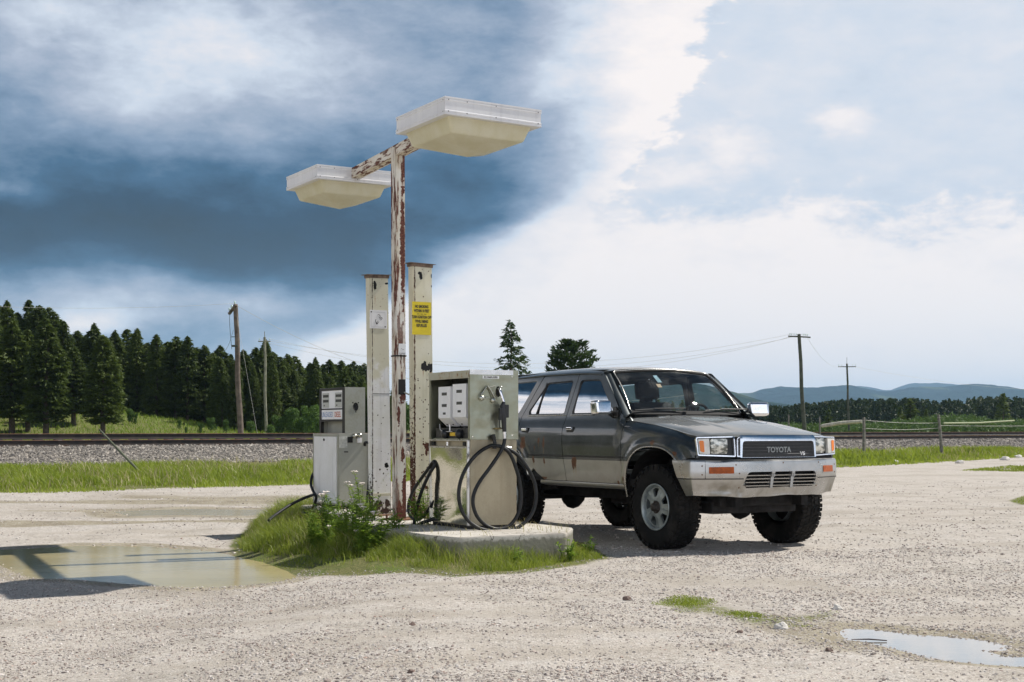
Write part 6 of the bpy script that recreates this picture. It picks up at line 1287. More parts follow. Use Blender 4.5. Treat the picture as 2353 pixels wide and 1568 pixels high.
def glass(name, refl, tint, rough=.0, dirt=.0, f0=.06):
    m = bpy.data.materials.new(name); m.use_nodes = True; h = N(m.node_tree); o = h.n('ShaderNodeOutputMaterial'); c = h.n('ShaderNodeTexCoord').outputs['Object']
    t = h.n('ShaderNodeBsdfTransparent'); t.inputs[0].default_value = (*tint, 1); gl = h.n('ShaderNodeBsdfGlossy'); gl.inputs['Roughness'].default_value = rough; gl.inputs[0].default_value = (.95, .97, 1, 1)
    h.put(gl.inputs['Normal'], h.bump(h.noise(c, 3.0, 2), .05, .02)); ge = h.n('ShaderNodeNewGeometry'); cs_ = h.m('ABSOLUTE', h.vm('DOT_PRODUCT', ge.outputs['Normal'], ge.outputs['Incoming'], out=1))
    f = h.m('ADD', h.m('ADD', .07, h.m('MULTIPLY', .93, h.m('POWER', h.m('SUBTRACT', 1, cs_), 5))), refl, clamp=True); x = h.n('ShaderNodeMixShader'); h.put(x.inputs[0], f); h.put(x.inputs[1], t.outputs[0]); h.put(x.inputs[2], gl.outputs[0]); last = x.outputs[0]
    if dirt:
        d = h.n('ShaderNodeBsdfDiffuse'); d.inputs[0].default_value = (.55, .56, .54, 1); k = h.m('MULTIPLY', h.rng(h.m('ADD', h.m('MULTIPLY', h.noise(c, 70, 4, .8), .55), h.m('MULTIPLY', h.noise(c, 5, 3), .45)), .48, .70), dirt); k = h.m('ADD', k, dirt * .06)
        y = h.n('ShaderNodeMixShader'); h.put(y.inputs[0], k); h.put(y.inputs[1], last); h.put(y.inputs[2], d.outputs[0]); last = y.outputs[0]
    h.put(o.inputs[0], last); return m
M_SGLASS = glass('side_glass', .40, (.12, .15, .16)); M_FGLASS = glass('far_side_glass', .02, (.82, .86, .86)); M_WGLASS = glass('windscreen_glass', .0, (.72, .79, .78), .01, .13)  # windscreen dirt film also lightens the glass in place of sky reflection
M_TYRE, h, b, o = mat('tyre_rubber'); c = h.n('ShaderNodeTexCoord').outputs['Object']; h.put(b.inputs['Base Color'], h.mix(h.rng(h.noise(c, 6, 5, .7), .42, .7), (.006, .006, .006), (.026, .023, .020))); b.inputs['Roughness'].default_value = .85; b.inputs['Specular IOR Level'].default_value = .25
M_RIM = pbr('alloy_grey', (.29, .325, .325), .42, .55, nscale=9, namp=.25)
M_DARKIN = pbr('cabin_dark', (.020, .022, .024), .8); M_UNDER = pbr('underbody', (.007, .006, .006), .9, nscale=8, namp=.5)
M_AMBER, h, b, o = mat('amber_lens'); c = h.n('ShaderNodeTexCoord').outputs['Object']; h.put(b.inputs['Base Color'], (.80, .20, .008)); b.inputs['Roughness'].default_value = .15; b.inputs['Coat Weight'].default_value = .6; h.put(b.inputs['Normal'], h.bump(h.m('SINE', h.m('MULTIPLY', h.xyz(c)[2], 900)), .25, .002))
M_AMBERD = pbr('dull_amber_lens', (.36, .075, .008), .4, coat=.0, spec=.3, nscale=30, namp=.25)
M_CLEAR, h, b, o = mat('clear_ribbed_lens'); c = h.n('ShaderNodeTexCoord').outputs['Object']; h.put(b.inputs['Base Color'], h.mix(h.rng(h.noise(c, 18, 3), .3, .7), (.62, .61, .54), (.82, .81, .76))); b.inputs['Roughness'].default_value = .3; b.inputs['Metallic'].default_value = .0; b.inputs['Coat Weight'].default_value = .8; h.put(b.inputs['Normal'], h.bump(h.m('SINE', h.m('MULTIPLY', h.xyz(c)[1], 700)), .5, .003))
M_HEAD, h, b, o = mat('sealed_beam'); c = h.n('ShaderNodeTexCoord').outputs['Object']; h.put(b.inputs['Base Color'], h.mix(h.rng(h.noise(h.vm('MULTIPLY', c, (1, 1, 2.4)), 16, 3, .5), .40, .60), (.16, .17, .15), (.80, .79, .72))); b.inputs['Roughness'].default_value = .14; b.inputs['Metallic'].default_value = .5; b.inputs['Coat Weight'].default_value = 1
h.put(b.inputs['Normal'], h.bump(h.m('ADD', h.m('SINE', h.m('MULTIPLY', h.xyz(c)[1], 420)), h.noise(c, 22, 2)), .55, .006))

# ---- side sheet metal, both sides
def both(fn):
    for s in (1, 0): fn(sideR if s else sideL, s)
def side_parts(mp, right):
    sg = -1 if right else 1; fl = not right
    fl = right          # normal must point outwards
    P = lambda name, out, m_, par=car, holes=(), sp=.035, depth=.018, mpp=None, label=None, edge=.02: panel(name, out, mpp or mp, m_, par, holes, sp, depth, label, flip=not right, edge=edge)
    # doors
    fd_out = roundpoly([(-.532, .575), (-.534, .84), (-.546, 1.12), (-.60, 1.215), (-.80, 1.40), (-1.045, 1.618, .05), (-1.11, 1.637), (-1.497, 1.640), (-1.560, 1.21), (-1.570, 1.12), (-1.508, .575)], .012)
    fd_win = roundpoly([(-1.478, 1.235), (-1.448, 1.575, .04), (-1.105, 1.572, .05), (-.73, 1.235)], .025)
    rd_out = roundpoly([(-1.516, .575), (-1.578, 1.12), (-1.568, 1.21), (-1.505, 1.640), (-2.165, 1.630, .03), (-2.43, 1.215), (-2.440, 1.12), (-2.36, 1.00, .1), (-2.215, .84, .1), (-2.125, .68, .08), (-1.93, .575)], .012)
    rd_win = roundpoly([(-1.615, 1.235), (-1.578, 1.575, .04), (-2.065, 1.565, .04), (-2.315, 1.27, .03), (-2.30, 1.235)], .025)
    for nm, out, win in (('front_door', fd_out, fd_win), ('rear_door', rd_out, rd_win)):
        d = P(nm, out, M_BODY, holes=[win], label='front door with rust streak on its silver part' if (right and nm == 'front_door') else ('rear door with rust patches' if right and nm == 'rear_door' else None))
        cen = np.mean(np.array(win), 0); big = [tuple(cen + (np.array(p) - cen) * 1.012) for p in win]
        inset = lambda x, z, o=.016: (x, sg * (Yside(x, z) - o + .010 * max(0, 1 - ((z - 1.40) / .19) ** 2)), z)
        gm = M_SGLASS if right else M_FGLASS
        P('door_window', big, gm, d, mpp=inset, depth=0, sp=.08)
        sm = [tuple(cen + (np.array(p) - cen) * np.array([.945, .93])) for p in win]; P('window_seal', [tuple(cen + (np.array(p) - cen) * np.array([1.0, 1.0])) for p in win], M_BLACK, d, holes=[[tuple(cen + (np.array(p) - cen) * np.array([.955, .935])) for p in win]], mpp=lambda x, z: inset(x, z, .010), depth=.008)
        zs = min(p[1] for p in win); xs = [p[0] for p in win]
        mb = MB(); mb.tube([(x, sg * (Yside(x, zs - .008) + .004), zs - .008) for x in np.linspace(max(xs) + .01, min(xs) - .005, 9)], .006, 6); mb.build('belt_trim', M_BRIGHT if right else M_BLACK, d)
        if nm == 'rear_door': mb = MB(); mb.tube([inset(-2.085, 1.565, .006), inset(-2.155, 1.24, .006)], .010, 6); mb.build('window_divider', M_BLACK, d)
        # handle
        hx, hz = (-1.425, 1.083) if nm == 'front_door' else (-2.285, 1.075)
        hb = MB(); hb.box(hx - .062, hx + .062, sg * (Yside(hx, hz) - .006), sg * (Yside(hx, hz) + .007), hz - .030, hz + .026, bev=.004); hh = hb.build('handle_recess', M_BLACK, d)
        hb = MB(); hb.box(hx - .048, hx + .046, sg * (Yside(hx, hz) + .006), sg * (Yside(hx, hz) + .022), hz - .004, hz + .022, bev=.005); hb.build('door_handle', M_CHROME, d)
        # black rub strip moulding along the door
        xa, xb = (-.538, -1.535) if nm == 'front_door' else (-1.545, -2.195)
        mb = MB(); zz = .822
        n = 14; vs = []
        for i in range(n + 1):
            x = xa + (xb - xa) * i / n; y = Yside(x, zz); vs += [(x, sg * (y - .002), zz + .009), (x, sg * (y + .006), zz + .006), (x, sg * (y + .006), zz - .006), (x, sg * (y - .002), zz - .010)]
        mb.add(vs, [(i * 4 + j, i * 4 + 4 + j, i * 4 + 5 + j, i * 4 + 1 + j) if right else (i * 4 + j, i * 4 + 1 + j, i * 4 + 5 + j, i * 4 + 4 + j) for i in range(n) for j in range(3)]); mb.build('rub_strip', M_BLACK, d)
    # fender
    A = arch(WX[0], .46, 180, 0, 26)
    fo = [(-.526, .575), (-.480, .555)] + [a for a in A if a[1] > .56 and a[0] < .36] + [(.385, .80), (.44, .83), (.556, .835), (.550, .90), (.536, 1.012), (.510, zedge(.510) - .004)] + [(x, zedge(x) - .003) for x in np.linspace(.42, -.50, 16)] + [(-.540, 1.205), (-.540, 1.12), (-.528, .84)]
    fen = P('front_fender', roundpoly(fo, .006, 2), M_BODY, sp=.03, edge=.014, label='front fender with rust spot over the arch' if right else None)
    mb = MB(); tr = [a for a in arch(WX[0], .46, 180, 0, 36) if (a[1] > .58 or a[0] < 0) and a[0] < .345]; mb.tube([(a[0], sg * (Yside(a[0], a[1]) + .003), a[1] - .002) for a in tr], .008, 6); mb.build('arch_trim', M_BRIGHT, fen)
    mb = MB(); mb.tube([(x, sg * (Yside(x, .822) + .001), .822) for x in np.linspace(-.53, -.44, 4)], .006, 5); mb.build('rub_strip', M_BLACK, fen)
    # quarter
    A = arch(WX[1], .46, 180, 0, 26)
    qo = [(-2.172, 1.640), (-3.46, 1.600, .05), (-3.62, 1.20), (-3.64, .95), (-3.60, .62), (-3.10, .60)] + [a for a in A if a[1] > .60] + [(-2.122, .685), (-2.222, .85), (-2.368, 1.005), (-2.449, 1.12), (-2.438, 1.215)]
    qw = roundpoly([(-2.52, 1.25), (-2.285, 1.590, .03), (-3.32, 1.565, .06), (-3.44, 1.30, .05), (-3.42, 1.25)], .03)
    q = P('quarter_panel', qo, M_BODY, holes=[qw], sp=.05)
    P('quarter_window', [tuple(np.mean(np.array(qw), 0) + (np.array(p) - np.mean(np.array(qw), 0)) * 1.01) for p in qw], M_SGLASS if right else M_FGLASS, q, mpp=lambda x, z: (x, sg * (Yside(x, z) - .014 + .010 * max(0, 1 - ((z - 1.42) / .19) ** 2)), z), depth=0, sp=.08)
    mb = MB(); tr = [a for a in arch(WX[1], .46, 180, 0, 36) if a[1] > .58]; mb.tube([(a[0], sg * (Yside(a[0], a[1]) + .003), a[1] - .002) for a in tr], .008, 6); mb.build('arch_trim', M_BRIGHT, q)
    # sill with bright lower edge
    n = 12; vs = []
    for i in range(n + 1):
        x = -.50 - 1.50 * i / n; vs += [(x, sg * .812, .570), (x, sg * .818, .552), (x, sg * .812, .532), (x, sg * .76, .520)]
    mb = MB(); mb.add(vs, [(i * 4 + j, i * 4 + 4 + j, i * 4 + 5 + j, i * 4 + 1 + j) if right else (i * 4 + j, i * 4 + 1 + j, i * 4 + 5 + j, i * 4 + 4 + j) for i in range(n) for j in range(3)], 0, True); mb.build('sill', M_BODY, car)
    # pillar between windscreen and door
    def pil(s, t):
        a_ = Vector((-.605, sg * .690, 1.250)).lerp(Vector((-1.060, sg * .590, 1.636)), t); b_ = Vector((-.575, sg * .779, 1.212)).lerp(Vector((-1.080, sg * .655, 1.628)), t)
        p = a_.lerp(b_, s); k = 4 * s * (1 - s); return p + Vector((.008, sg * .003, .003)) * k
    panel('windscreen_pillar', [(0, -.06), (1, -.06), (1, 1.0), (0, 1.0)], pil, M_DARKP, car, sp=.12, depth=.02, flip=not right, edge=.1)
    # mirror
    m_, mx = Vector((-.70, sg * .95, 1.288)), 1
    t = MB(); bm = bmesh.new(); bmesh.ops.create_cube(bm, size=1)
    for v in bm.verts: v.co = Vector((v.co.x * .10, v.co.y * .205, v.co.z * .135))
    bmesh.ops.bevel(bm, geom=bm.edges[:], offset=.028, segments=4, affect='EDGES', profile=.6)
    for v in bm.verts: v.co.x += .0 + .25 * v.co.z * (v.co.x > 0) * -1 * .3; v.co.z += -.0
    me = bpy.data.meshes.new('door_mirror'); bm.to_mesh(me); bm.free(); me.polygons.foreach_set('use_smooth', [True] * len(me.polygons)); mr = link('door_mirror', me, M_CHROME, car, m_); mr.rotation_euler = (0, R(-6), R(-14 * sg))
    mb = MB(); mb.box(-.056, -.046, -.085, .085, -.05, .05, bev=.003); mb.build('mirror_glass', pbr('mirror_glass_%d' % right, (.12, .14, .16), .05, .9), mr)
    mb = MB(); mb.tube([(.0, -sg * .07, -.03), (-.0, -sg * .15, -.075), (.01, -sg * .19, -.085)], [.022, .018, .03], 8); mb.build('mirror_arm', M_BLACK, mr)
    mb = MB(); mb.add([(-.635, sg * .786, 1.20), (-.76, sg * .782, 1.205), (-.735, sg * .770, 1.30), (-.70, sg * .772, 1.30)], [(0, 1, 2, 3)]); mb.add([(-.635, sg * .80, 1.20), (-.76, sg * .796, 1.205), (-.735, sg * .784, 1.30), (-.70, sg * .786, 1.30)], [(0, 1, 2, 3), ]); mb.box(-.75, -.64, sg * .775, sg * .806, 1.198, 1.262, bev=.008); mb.build('mirror_mount', M_BLACK, car)
    # wheel house
    for k, xc in enumerate(WX):
        mb = MB(); n = 16; vs = []
        for i in range(n + 1):
            a = R(180 * i / n - 0); x = xc + .462 * math.cos(a); z = .46 + .458 * math.sin(a) if 0 < i < n else .50; vs += [(x, sg * .79, z), (x, sg * .42, z)]
        mb.add(vs, [(i * 2, i * 2 + 1, i * 2 + 3, i * 2 + 2) for i in range(n)]); b0 = len(vs); mb.add([(v[0], v[1], v[2]) for v in vs[1::2]], [tuple(range(n + 1))]); mb.build('wheel_house', M_UNDER, car)
both(side_parts)

# ---- roof, hood, cowl, tail
Zr = tabf([(-3.62, 1.60), (-3.4, 1.662), (-2.9, 1.700), (-2.2, 1.720), (-1.6, 1.722), (-1.25, 1.712), (-1.05, 1.690), (-.9, 1.66)], .05)
def roofmap(x, y): return (x, y, Zr(x) - .030 * (abs(y) / .64) ** 2 - .048 * (abs(y) / .665) ** 9)
ro = roundpoly([(-1.035, -.20), (-1.045, -.40), (-1.085, -.61), (-1.13, -.664), (-3.45, -.655), (-3.60, -.58), (-3.62, 0), (-3.60, .58), (-3.45, .655), (-1.13, .664), (-1.085, .61), (-1.045, .40), (-1.035, .20)], .04)
roof = panel('roof', ro, roofmap, M_DARKP, car, sp=.06, depth=.02, edge=.04)
for sg in (-1, 1):
    mb = MB(); mb.tube([(x, sg * .672, Zr(x) - .079) for x in np.linspace(-1.10, -3.45, 24)], .008, 6); mb.build('drip_rail', M_DARKP, car)
def xr(y): return -.505 - .075 * (abs(y) / .74) ** 2
ho = [(xr(y), y) for y in np.linspace(-.738, .738, 20)] + [(.38, .742), (.505, .735), (.545, .700), (.575, .62), (.625, .45), (.672, .22), (.680, 0), (.672, -.22), (.625, -.45), (.575, -.62), (.545, -.700), (.505, -.735), (.38, -.742)]
def hoodmap(x, y):
    z = hood_z(x, y); xf = .685 - .14 * (abs(y) / .70) ** 2; d = x - (xf - .045)
    if d > 0: z -= 6.5 * d * d
    return (x, y, z)
hood = panel('hood', ho, hoodmap, M_DARKP, car, sp=.035, depth=.022, edge=.025, label='broad hood with bright sky sheen painted into its colour')
mb = MB()
for y in (-.30, .30): mb.box(-.475, -.46, y - .012, y + .012, hood_z(-.46, y) + .000, hood_z(-.46, y) + .010)
mb.build('washer_nozzle', M_BLACK, hood)
def cowl(x, y): return (x, y, 1.214 + .012 * (x + .6) * -1 - .02 * (abs(y) / .74) ** 3)
co_ = [(xr(y) + .012 - .02, y) for y in np.linspace(-.72, .72, 16)] + [(xr(y) - .13, y) for y in np.linspace(.72, -.72, 16)]
panel('cowl', co_, lambda x, y: (x, y, 1.203 - .02 * (abs(y) / .74) ** 3), M_BLACKM, car, sp=.05, depth=.01)
# windscreen
def ws(s, t):
    yb = .672 - .095 * t; k = abs(s)
    return (-.545 - .075 * k * k - t * (.475 - .03 * k * k) - .02 * math.sin(math.pi * t) * -1, s * yb, 1.222 + .418 * t + .030 * t * (1 - k * k) + .022 * math.sin(math.pi * t))
wo = roundpoly([(-.985, .04), (.985, .04), (.985, .985, .06), (-.985, .985, .06)], .04)
wsg = panel('windscreen', wo, ws, M_WGLASS, car, sp=.09, depth=0, edge=.05)
wi = roundpoly([(-.972, .065), (.972, .065), (.968, .97), (-.968, .97)], .05); wO = roundpoly([(-.992, .0), (.992, .0), (.992, 1.005), (-.992, 1.005)], .05)
def ws2(s, t): p = ws(s, t); return (p[0] + .006, p[1], p[2] + .006)
panel('windscreen_seal', wO, ws2, M_BLACKM, wsg, holes=[wi], sp=.06, depth=.012, edge=.04)
mb = MB(); lp = [ws2(s * 1.0, t) for s, t in ([(-.995, t) for t in np.linspace(.03, .97, 10)] + [(-.97 + 1.94 * i / 20, .998) for i in range(21)] + [(.995, t) for t in np.linspace(.97, .03, 10)])]; mb.tube([Vector(p) + Vector((.004, 0, .004)) for p in lp], .0055, 6); mb.build('windscreen_trim', M_BRIGHT, wsg)
for y0_, y1_, lb in ((-.62, -.18, 'right'), (.16, .62, 'left')):
    pivot = Vector((-.545 + .03, y1_ * .95 + .05, 1.232)); a_ = Vector(ws(y0_ / .66, .055)) + Vector((.02, 0, .016)); b_ = Vector(ws((y1_ + .02) / .66, .085)) + Vector((.02, 0, .016))
    wp = MB(); wp.tube([a_, a_.lerp(b_, .5) + Vector((.004, 0, .004)), b_], .006, 6); wp.tube([a_.lerp(b_, .45) + Vector((.006, 0, .010)), b_ + Vector((.02, .10, .004))], .0055, 6); wp.tube([b_ + Vector((.02, .10, -.02)), b_ + Vector((.02, .10, .012))], .014, 8); wp.build('wiper', M_BLACK, car)
# tail: simple closed rear with window and bumper
tailm = lambda y, z: (-3.635 - .02 * (1 - (y / .8) ** 2) + .32 * max(0, z - 1.2) ** 1.1, y, z)
tw = roundpoly([(-.58, 1.24), (-.52, 1.54), (.52, 1.54), (.58, 1.24)], .05)
tg = panel('tailgate', roundpoly([(-.78, .60), (-.80, 1.10), (-.64, 1.60), (.64, 1.60), (.80, 1.10), (.78, .60)], .05), tailm, M_BODY, car, holes=[tw], sp=.08, depth=.02, flip=True)
panel('rear_window', tw, lambda y, z: tuple(Vector(tailm(y, z)) + Vector((.01, 0, 0))), M_SGLASS, tg, sp=.12, depth=0, flip=True)
mb = MB(); mb.box(-3.80, -3.66, -.80, .80, .50, .66, bev=.03); mb.build('rear_bumper', M_BUMP, car)

# ---- front: lamps plane, grille, bumper
def xf(y): ay = abs(y); return (.655 - .02 * (ay / .43) ** 2) if ay < .43 else .635 - .075 * ((ay - .43) / .37) ** 1.25
def fac(y, z): return (xf(y) - .10 * (z - .93), y, z)
for sg in (-1, 1):
    lab = None
    ya, yb, yc2, yd = .452, .690, .700, .800
    ou = roundpoly([(sg * .435, .842), (sg * .435, 1.024), (sg * .802, 1.016), (sg * .795, .855)], .012)
    hl = roundpoly([(sg * .446, .853), (sg * .446, 1.014), (sg * .794, 1.007), (sg * .788, .866)], .010)
    fr_ = panel('lamp_bezel', ou, fac, M_CHROME, car, holes=[hl], sp=.03, depth=.03, flip=False, edge=.02)
    panel('lamp_recess', hl, lambda y, z: tuple(Vector(fac(y, z)) - Vector((.032, 0, 0))), M_BLACK, fr_, sp=.05, depth=0)
    lens = roundpoly([(sg * .500, .868), (sg * .500, 1.004), (sg * .662, 1.002), (sg * .662, .870)], .022)
    cen_l = (sg * .581, .936)
    panel('headlight', lens, lambda y, z: (xf(y) - .010 - 1.0 * ((y - cen_l[0]) ** 2 + (z - cen_l[1]) ** 2), y, z), M_HEAD, fr_, sp=.02, depth=.03, edge=.012)
    cl = roundpoly([(sg * .686, .866), (sg * .686, 1.002), (sg * .789, .999), (sg * .782, .873)], .006)
    panel('corner_lamp', cl, lambda y, z: tuple(Vector(fac(y, z)) + Vector((.006, 0, 0))), M_CLEAR, fr_, sp=.02, depth=.03, edge=.012)
    am = roundpoly([(sg * .738, .882), (sg * .740, .985), (sg * .782, .984), (sg * .775, .892)], .012)
    panel('turn_signal', am, lambda y, z: tuple(Vector(fac(y, z)) + Vector((.010, 0, 0))), M_AMBER, fr_, sp=.02, depth=.003, edge=.01)
# chrome grille surround proud of the lamps
def gx_(y): return .725 - .020 * (abs(y) / .43) ** 2.5
def gm_(y, z): return (gx_(y) - .16 * max(0, z - .99) - .35 * max(0, z - 1.005) - .04 * (z - .9), y, z)
go = roundpoly([(-.437, .836), (-.432, 1.035, .02), (.432, 1.035, .02), (.437, .836)], .008); gh = roundpoly([(-.418, .838), (-.408, .982, .03), (.408, .982, .03), (.418, .838)], .004)
gr = panel('grille_surround', go, gm_, M_CHROME, car, holes=[gh], sp=.03, depth=.075, edge=.02)
panel('grille', gh, lambda y, z: tuple(Vector(gm_(y, z)) - Vector((.022, 0, 0))), M_BLACK, gr, sp=.06, depth=0)
mb = MB()
for zz in (.868, .897, .926, .953): mb.tube([tuple(Vector(gm_(y, zz)) - Vector((.019, 0, 0))) for y in np.linspace(-.40, .40, 13)], .0022, 5)
mb.build('grille_line', pbr('grille_grey', (.05, .055, .06), .4), gr)
MT = Matrix(((0, 0, 1, gx_(0) - .021), (1, 0, 0, .003), (0, 1, 0, .902), (0, 0, 0, 1))); M_EMB = pbr('badge_grey', (.34, .36, .36), .45, .2)
text_mesh('maker_name', 'TOYOTA', .068, MT, M_EMB, gr, .003, .98, bold=.0012)
MT = Matrix(((0, 0, 1, gx_(.28) - .020), (1, 0, 0, .283), (0, 1, 0, .868), (0, 0, 0, 1))); text_mesh('engine_badge', 'V6', .046, MT, pbr('badge_bright', (.80, .80, .80), .4, .1), gr, .003, 1.15, bold=.0008)
mb = MB(); mb.box(.40, .60, -.43, .43, .70, 1.02); mb.box(.35, .50, -.76, .76, .70, .99); mb.build('radiator_support', M_BLACKM, car)
panel('fascia_gap', [(-.80, .80), (.80, .80), (.80, .86), (-.80, .86)], lambda y, z: (xf(y) - .03, y, z), M_BLACKM, car, sp=.1, depth=0)
# bumper on a bent plan line: l = distance along the line from the middle
plan = [(0, .765), (.20, .763), (.38, .752), (.50, .715), (.66, .640), (.78, .580), (.835, .540), (.850, .500), (.853, .40), (.853, .25)]   # (|y|, x)
pl_ = catmull([(p[0], p[1], 0) for p in plan], 8); acc = [0]
for a_, b_ in zip(pl_, pl_[1:]): acc.append(acc[-1] + (b_ - a_).length)
plx = np.array([p.y for p in pl_]); ply = np.array([p.x for p in pl_]); acc = np.array(acc)
def bplan(l): a = abs(l); return float(np.interp(a, acc, plx)), math.copysign(float(np.interp(a, acc, ply)), l) if l else 0.0
lz = tabf([(.44, -.080), (.50, -.050), (.64, -.006), (.655, .0), (.70, .004), (.80, -.001), (.825, -.016)], .006)
def bnorm(l):
    a = bplan(l - .01); b_ = bplan(l + .01); t = Vector((b_[0] - a[0], b_[1] - a[1], 0)).normalized(); return Vector((t.y, -t.x, 0))
def bmap(l, z):
    x, y = bplan(l); n = bnorm(l); o = lz(z)
    
    # old dents low on the near side
    o -= .030 * math.exp(-(((l + .62) / .16) ** 2 + ((z - .56) / .05) ** 2)) + .022 * math.exp(-(((l + .44) / .035) ** 2 + ((z - .55) / .06) ** 2)) - .012 * math.exp(-(((l + .50) / .05) ** 2 + ((z - .54) / .05) ** 2)) + .014 * math.exp(-(((l - .05) / .25) ** 2 + ((z - .52) / .03) ** 2))
    zz = z + (.004 * math.sin(l * 7 + 1) + .003 * math.sin(l * 19) + .008 * (vnoise(l * 4 + 9, 0., 4) - .5)) * smst(.60, .50, z) - .010 * math.exp(-((l + .66) / .10) ** 2) * smst(.76, .82, z)
    return (x + n.x * o, y + n.y * o, zz)
lend = acc[-1]; lc = float(np.interp(.85, ply, acc)) if False else 1.02
def le(z, s): return s * np.interp(z, [.50, .646, .81], [1.035 - .02, 1.075, 1.165])
bo = roundpoly([(le(.505, -1), .500), (le(.646, -1), .646), (le(.81, -1), .815), (-.64, .815), (-.60, .808), (.60, .812), (le(.81, 1), .815), (le(.646, 1), .646), (le(.505, 1), .508), (.45, .500), (0, .494), (-.45, .496)], .006)
bh = roundpoly([(-.385, .712, .03), (.385, .714, .03), (.405, .640), (.385, .578), (-.395, .572), (-.415, .640)], .016)
ih = [roundpoly([(s * .520, .700), (s * .520, .758), (s * .748, .756), (s * .748, .698)], .006) for s in (-1, 1)]
bp = panel('front_bumper', bo, bmap, M_BUMP, car, holes=[bh], sp=.024, depth=.02, edge=.016, label='silver front bumper with dented lower edge')
mb = MB(); n = 60; vs = []
for i in range(n + 1):
    l = -1.16 + 2.32 * i / n; x, y = bplan(l); nn = bnorm(l); p = Vector(bmap(l, .814)); vs += [p, p + Vector((0, 0, .006)) - nn * .02, p + Vector((0, 0, .007)) - nn * .11]
mb.add(vs, [(i * 3 + j, i * 3 + 3 + j, i * 3 + 4 + j, i * 3 + 1 + j) for i in range(n) for j in range(2)], 0, True); mb.build('bumper_top', M_BUMP, bp)
for s in (-1, 1):
    def im(l, z, o=.0): p = Vector(bmap(l, z)) + bnorm(l) * o; return tuple(p)
    ol = roundpoly([(s * .505, .690), (s * .505, .768), (s * .752, .766), (s * .752, .688)], .008)
    if s > 0: panel('indicator_rim', ol, lambda l, z: im(l, z, .003), M_BUMP, bp, sp=.03, depth=.004, edge=.015)
    panel('indicator', roundpoly([(s * .520, .700), (s * .520, .758), (s * .740, .756), (s * .740, .698)], .008), lambda l, z: im(l, z, .007), M_AMBERD, bp, sp=.03, depth=.006, edge=.015)
for l0, l1 in ((-1.08, -.43), (.43, 1.08)):
    mb = MB(); mb.tube([Vector(bmap(l, .652)) + bnorm(l) * .001 for l in np.linspace(l0, l1, 24)], .0042, 5); mb.build('bumper_groove', M_BLACKM, bp)
mb = MB(); mb.tube([Vector(bmap(-.772, z)) + bnorm(-.772) * .0015 for z in (.655, .73, .808)], .0022, 5); mb.build('bumper_seam', M_BLACKM, bp)
mb = MB()
for l, z in ((-.80, .765), (-.80, .690), (-.50, .775), (0, .79), (.44, .79), (.80, .765), (.80, .695), (-.47, .70), (-.46, .575), (.44, .58)):
    p = Vector(bmap(l, z)); n_ = bnorm(l); mb.lathe([(0, .004), (.006, .003), (.008, -.002)], 8, Matrix.Translation(p) @ n_.to_track_quat('Z', 'Y').to_matrix().to_4x4())
mb.build('bolt', pbr('rusty_bolt', (.16, .09, .05), .7), bp)
mb = MB(); zs_ = (.684, .654, .624, .594)
for zz in zs_[:]: mb.prism([(bplan(0)[0] - .055, zz - .005), (bplan(0)[0] - .018, zz - .008), (bplan(0)[0] - .016, zz), (bplan(0)[0] - .055, zz + .004)], -.41, .41, Matrix(((1, 0, 0, 0), (0, 0, 1, 0), (0, 1, 0, 0), (0, 0, 0, 1))))
mb.build('intake_slat', M_BUMP, bp)
for y in (-.115, .115):
    mb = MB(); x = bplan(0)[0]; mb.prism([(y - .012, .712), (y + .022, .712), (y - .003, .57), (y - .030, .57)], x - .050, x - .008, frame_yz()); mb.build('intake_upright', M_BUMP, bp)
    mb = MB(); mb.box(x - .006, x + .004, y - .014, y + .020, .700, .712); mb.box(x - .006, x + .003, y - .012, y - .005, .668, .70); mb.tube([(x, y + .004, .700), (x + .002, y + .016, .690), (x + .002, y + .016, .674), (x, y + .002, .668)], .004, 6); mb.build('plate_bracket', M_BUMP, bp)
panel('intake_back', [(-.43, .56), (.43, .56), (.43, .73), (-.43, .73)], lambda y, z: (.655, y, z), M_BLACKM, bp, sp=.2, depth=0)

# ---- underbody, axles
mb = MB(); mb.box(-3.6, .35, -.55, .55, .50, .60, bev=.02); mb.box(-3.5, .62, -.42, -.34, .40, .50); mb.box(-3.5, .62, .34, .42, .40, .50); mb.box(-1.5, -.9, -.30, .30, .34, .5, bev=.03); mb.box(-.55, .35, -.45, .45, .38, .52, bev=.03)
mb.box(-2.0, -1.2, .40, .72, .36, .52, bev=.04); mb.box(.30, .50, -.50, .50, .40, .62, bev=.02); mb.box(.02, .42, -.52, .46, .33, .45, bev=.03); mb.box(-3.6, .40, -.78, .78, .56, .62)
mb.build('chassis', M_UNDER, car)
mb = MB(); mb.tube([(-.02, -.62, .385), (-.02, .62, .385)], .045, 8); mb.lathe([(0, -.12), (.10, -.07), (.13, 0), (.10, .07), (0, .12)], 12, Matrix.Translation((-.02, .16, .37)) @ Matrix.Rotation(R(90), 4, 'Y')); mb.build('axle', M_UNDER, car); mb = MB(); mb.tube([(-2.655, -.62, .385), (-2.655, .62, .385)], .05, 8); mb.lathe([(0, -.14), (.11, -.08), (.15, 0), (.11, .08), (0, .14)], 12, Matrix.Translation((-2.655, 0, .37)) @ Matrix.Rotation(R(90), 4, 'Y'))
mb.build('axle', M_UNDER, car)
mb = MB(); mb.tube([(-2.6, .0, .38), (-1.3, .05, .42)], .035, 8); mb.tube([(-3.3, -.60, .48), (-2.6, -.60, .44), (-2.0, -.60, .50)], .03, 6); mb.tube([(.30, -.4, .40), (-.9, -.55, .46)], .022, 6); mb.tube([(-2.5, .3, .43), (-1.9, .35, .40), (-1.4, .3, .40)], .05, 8); mb.build('drive_line', M_UNDER, car)
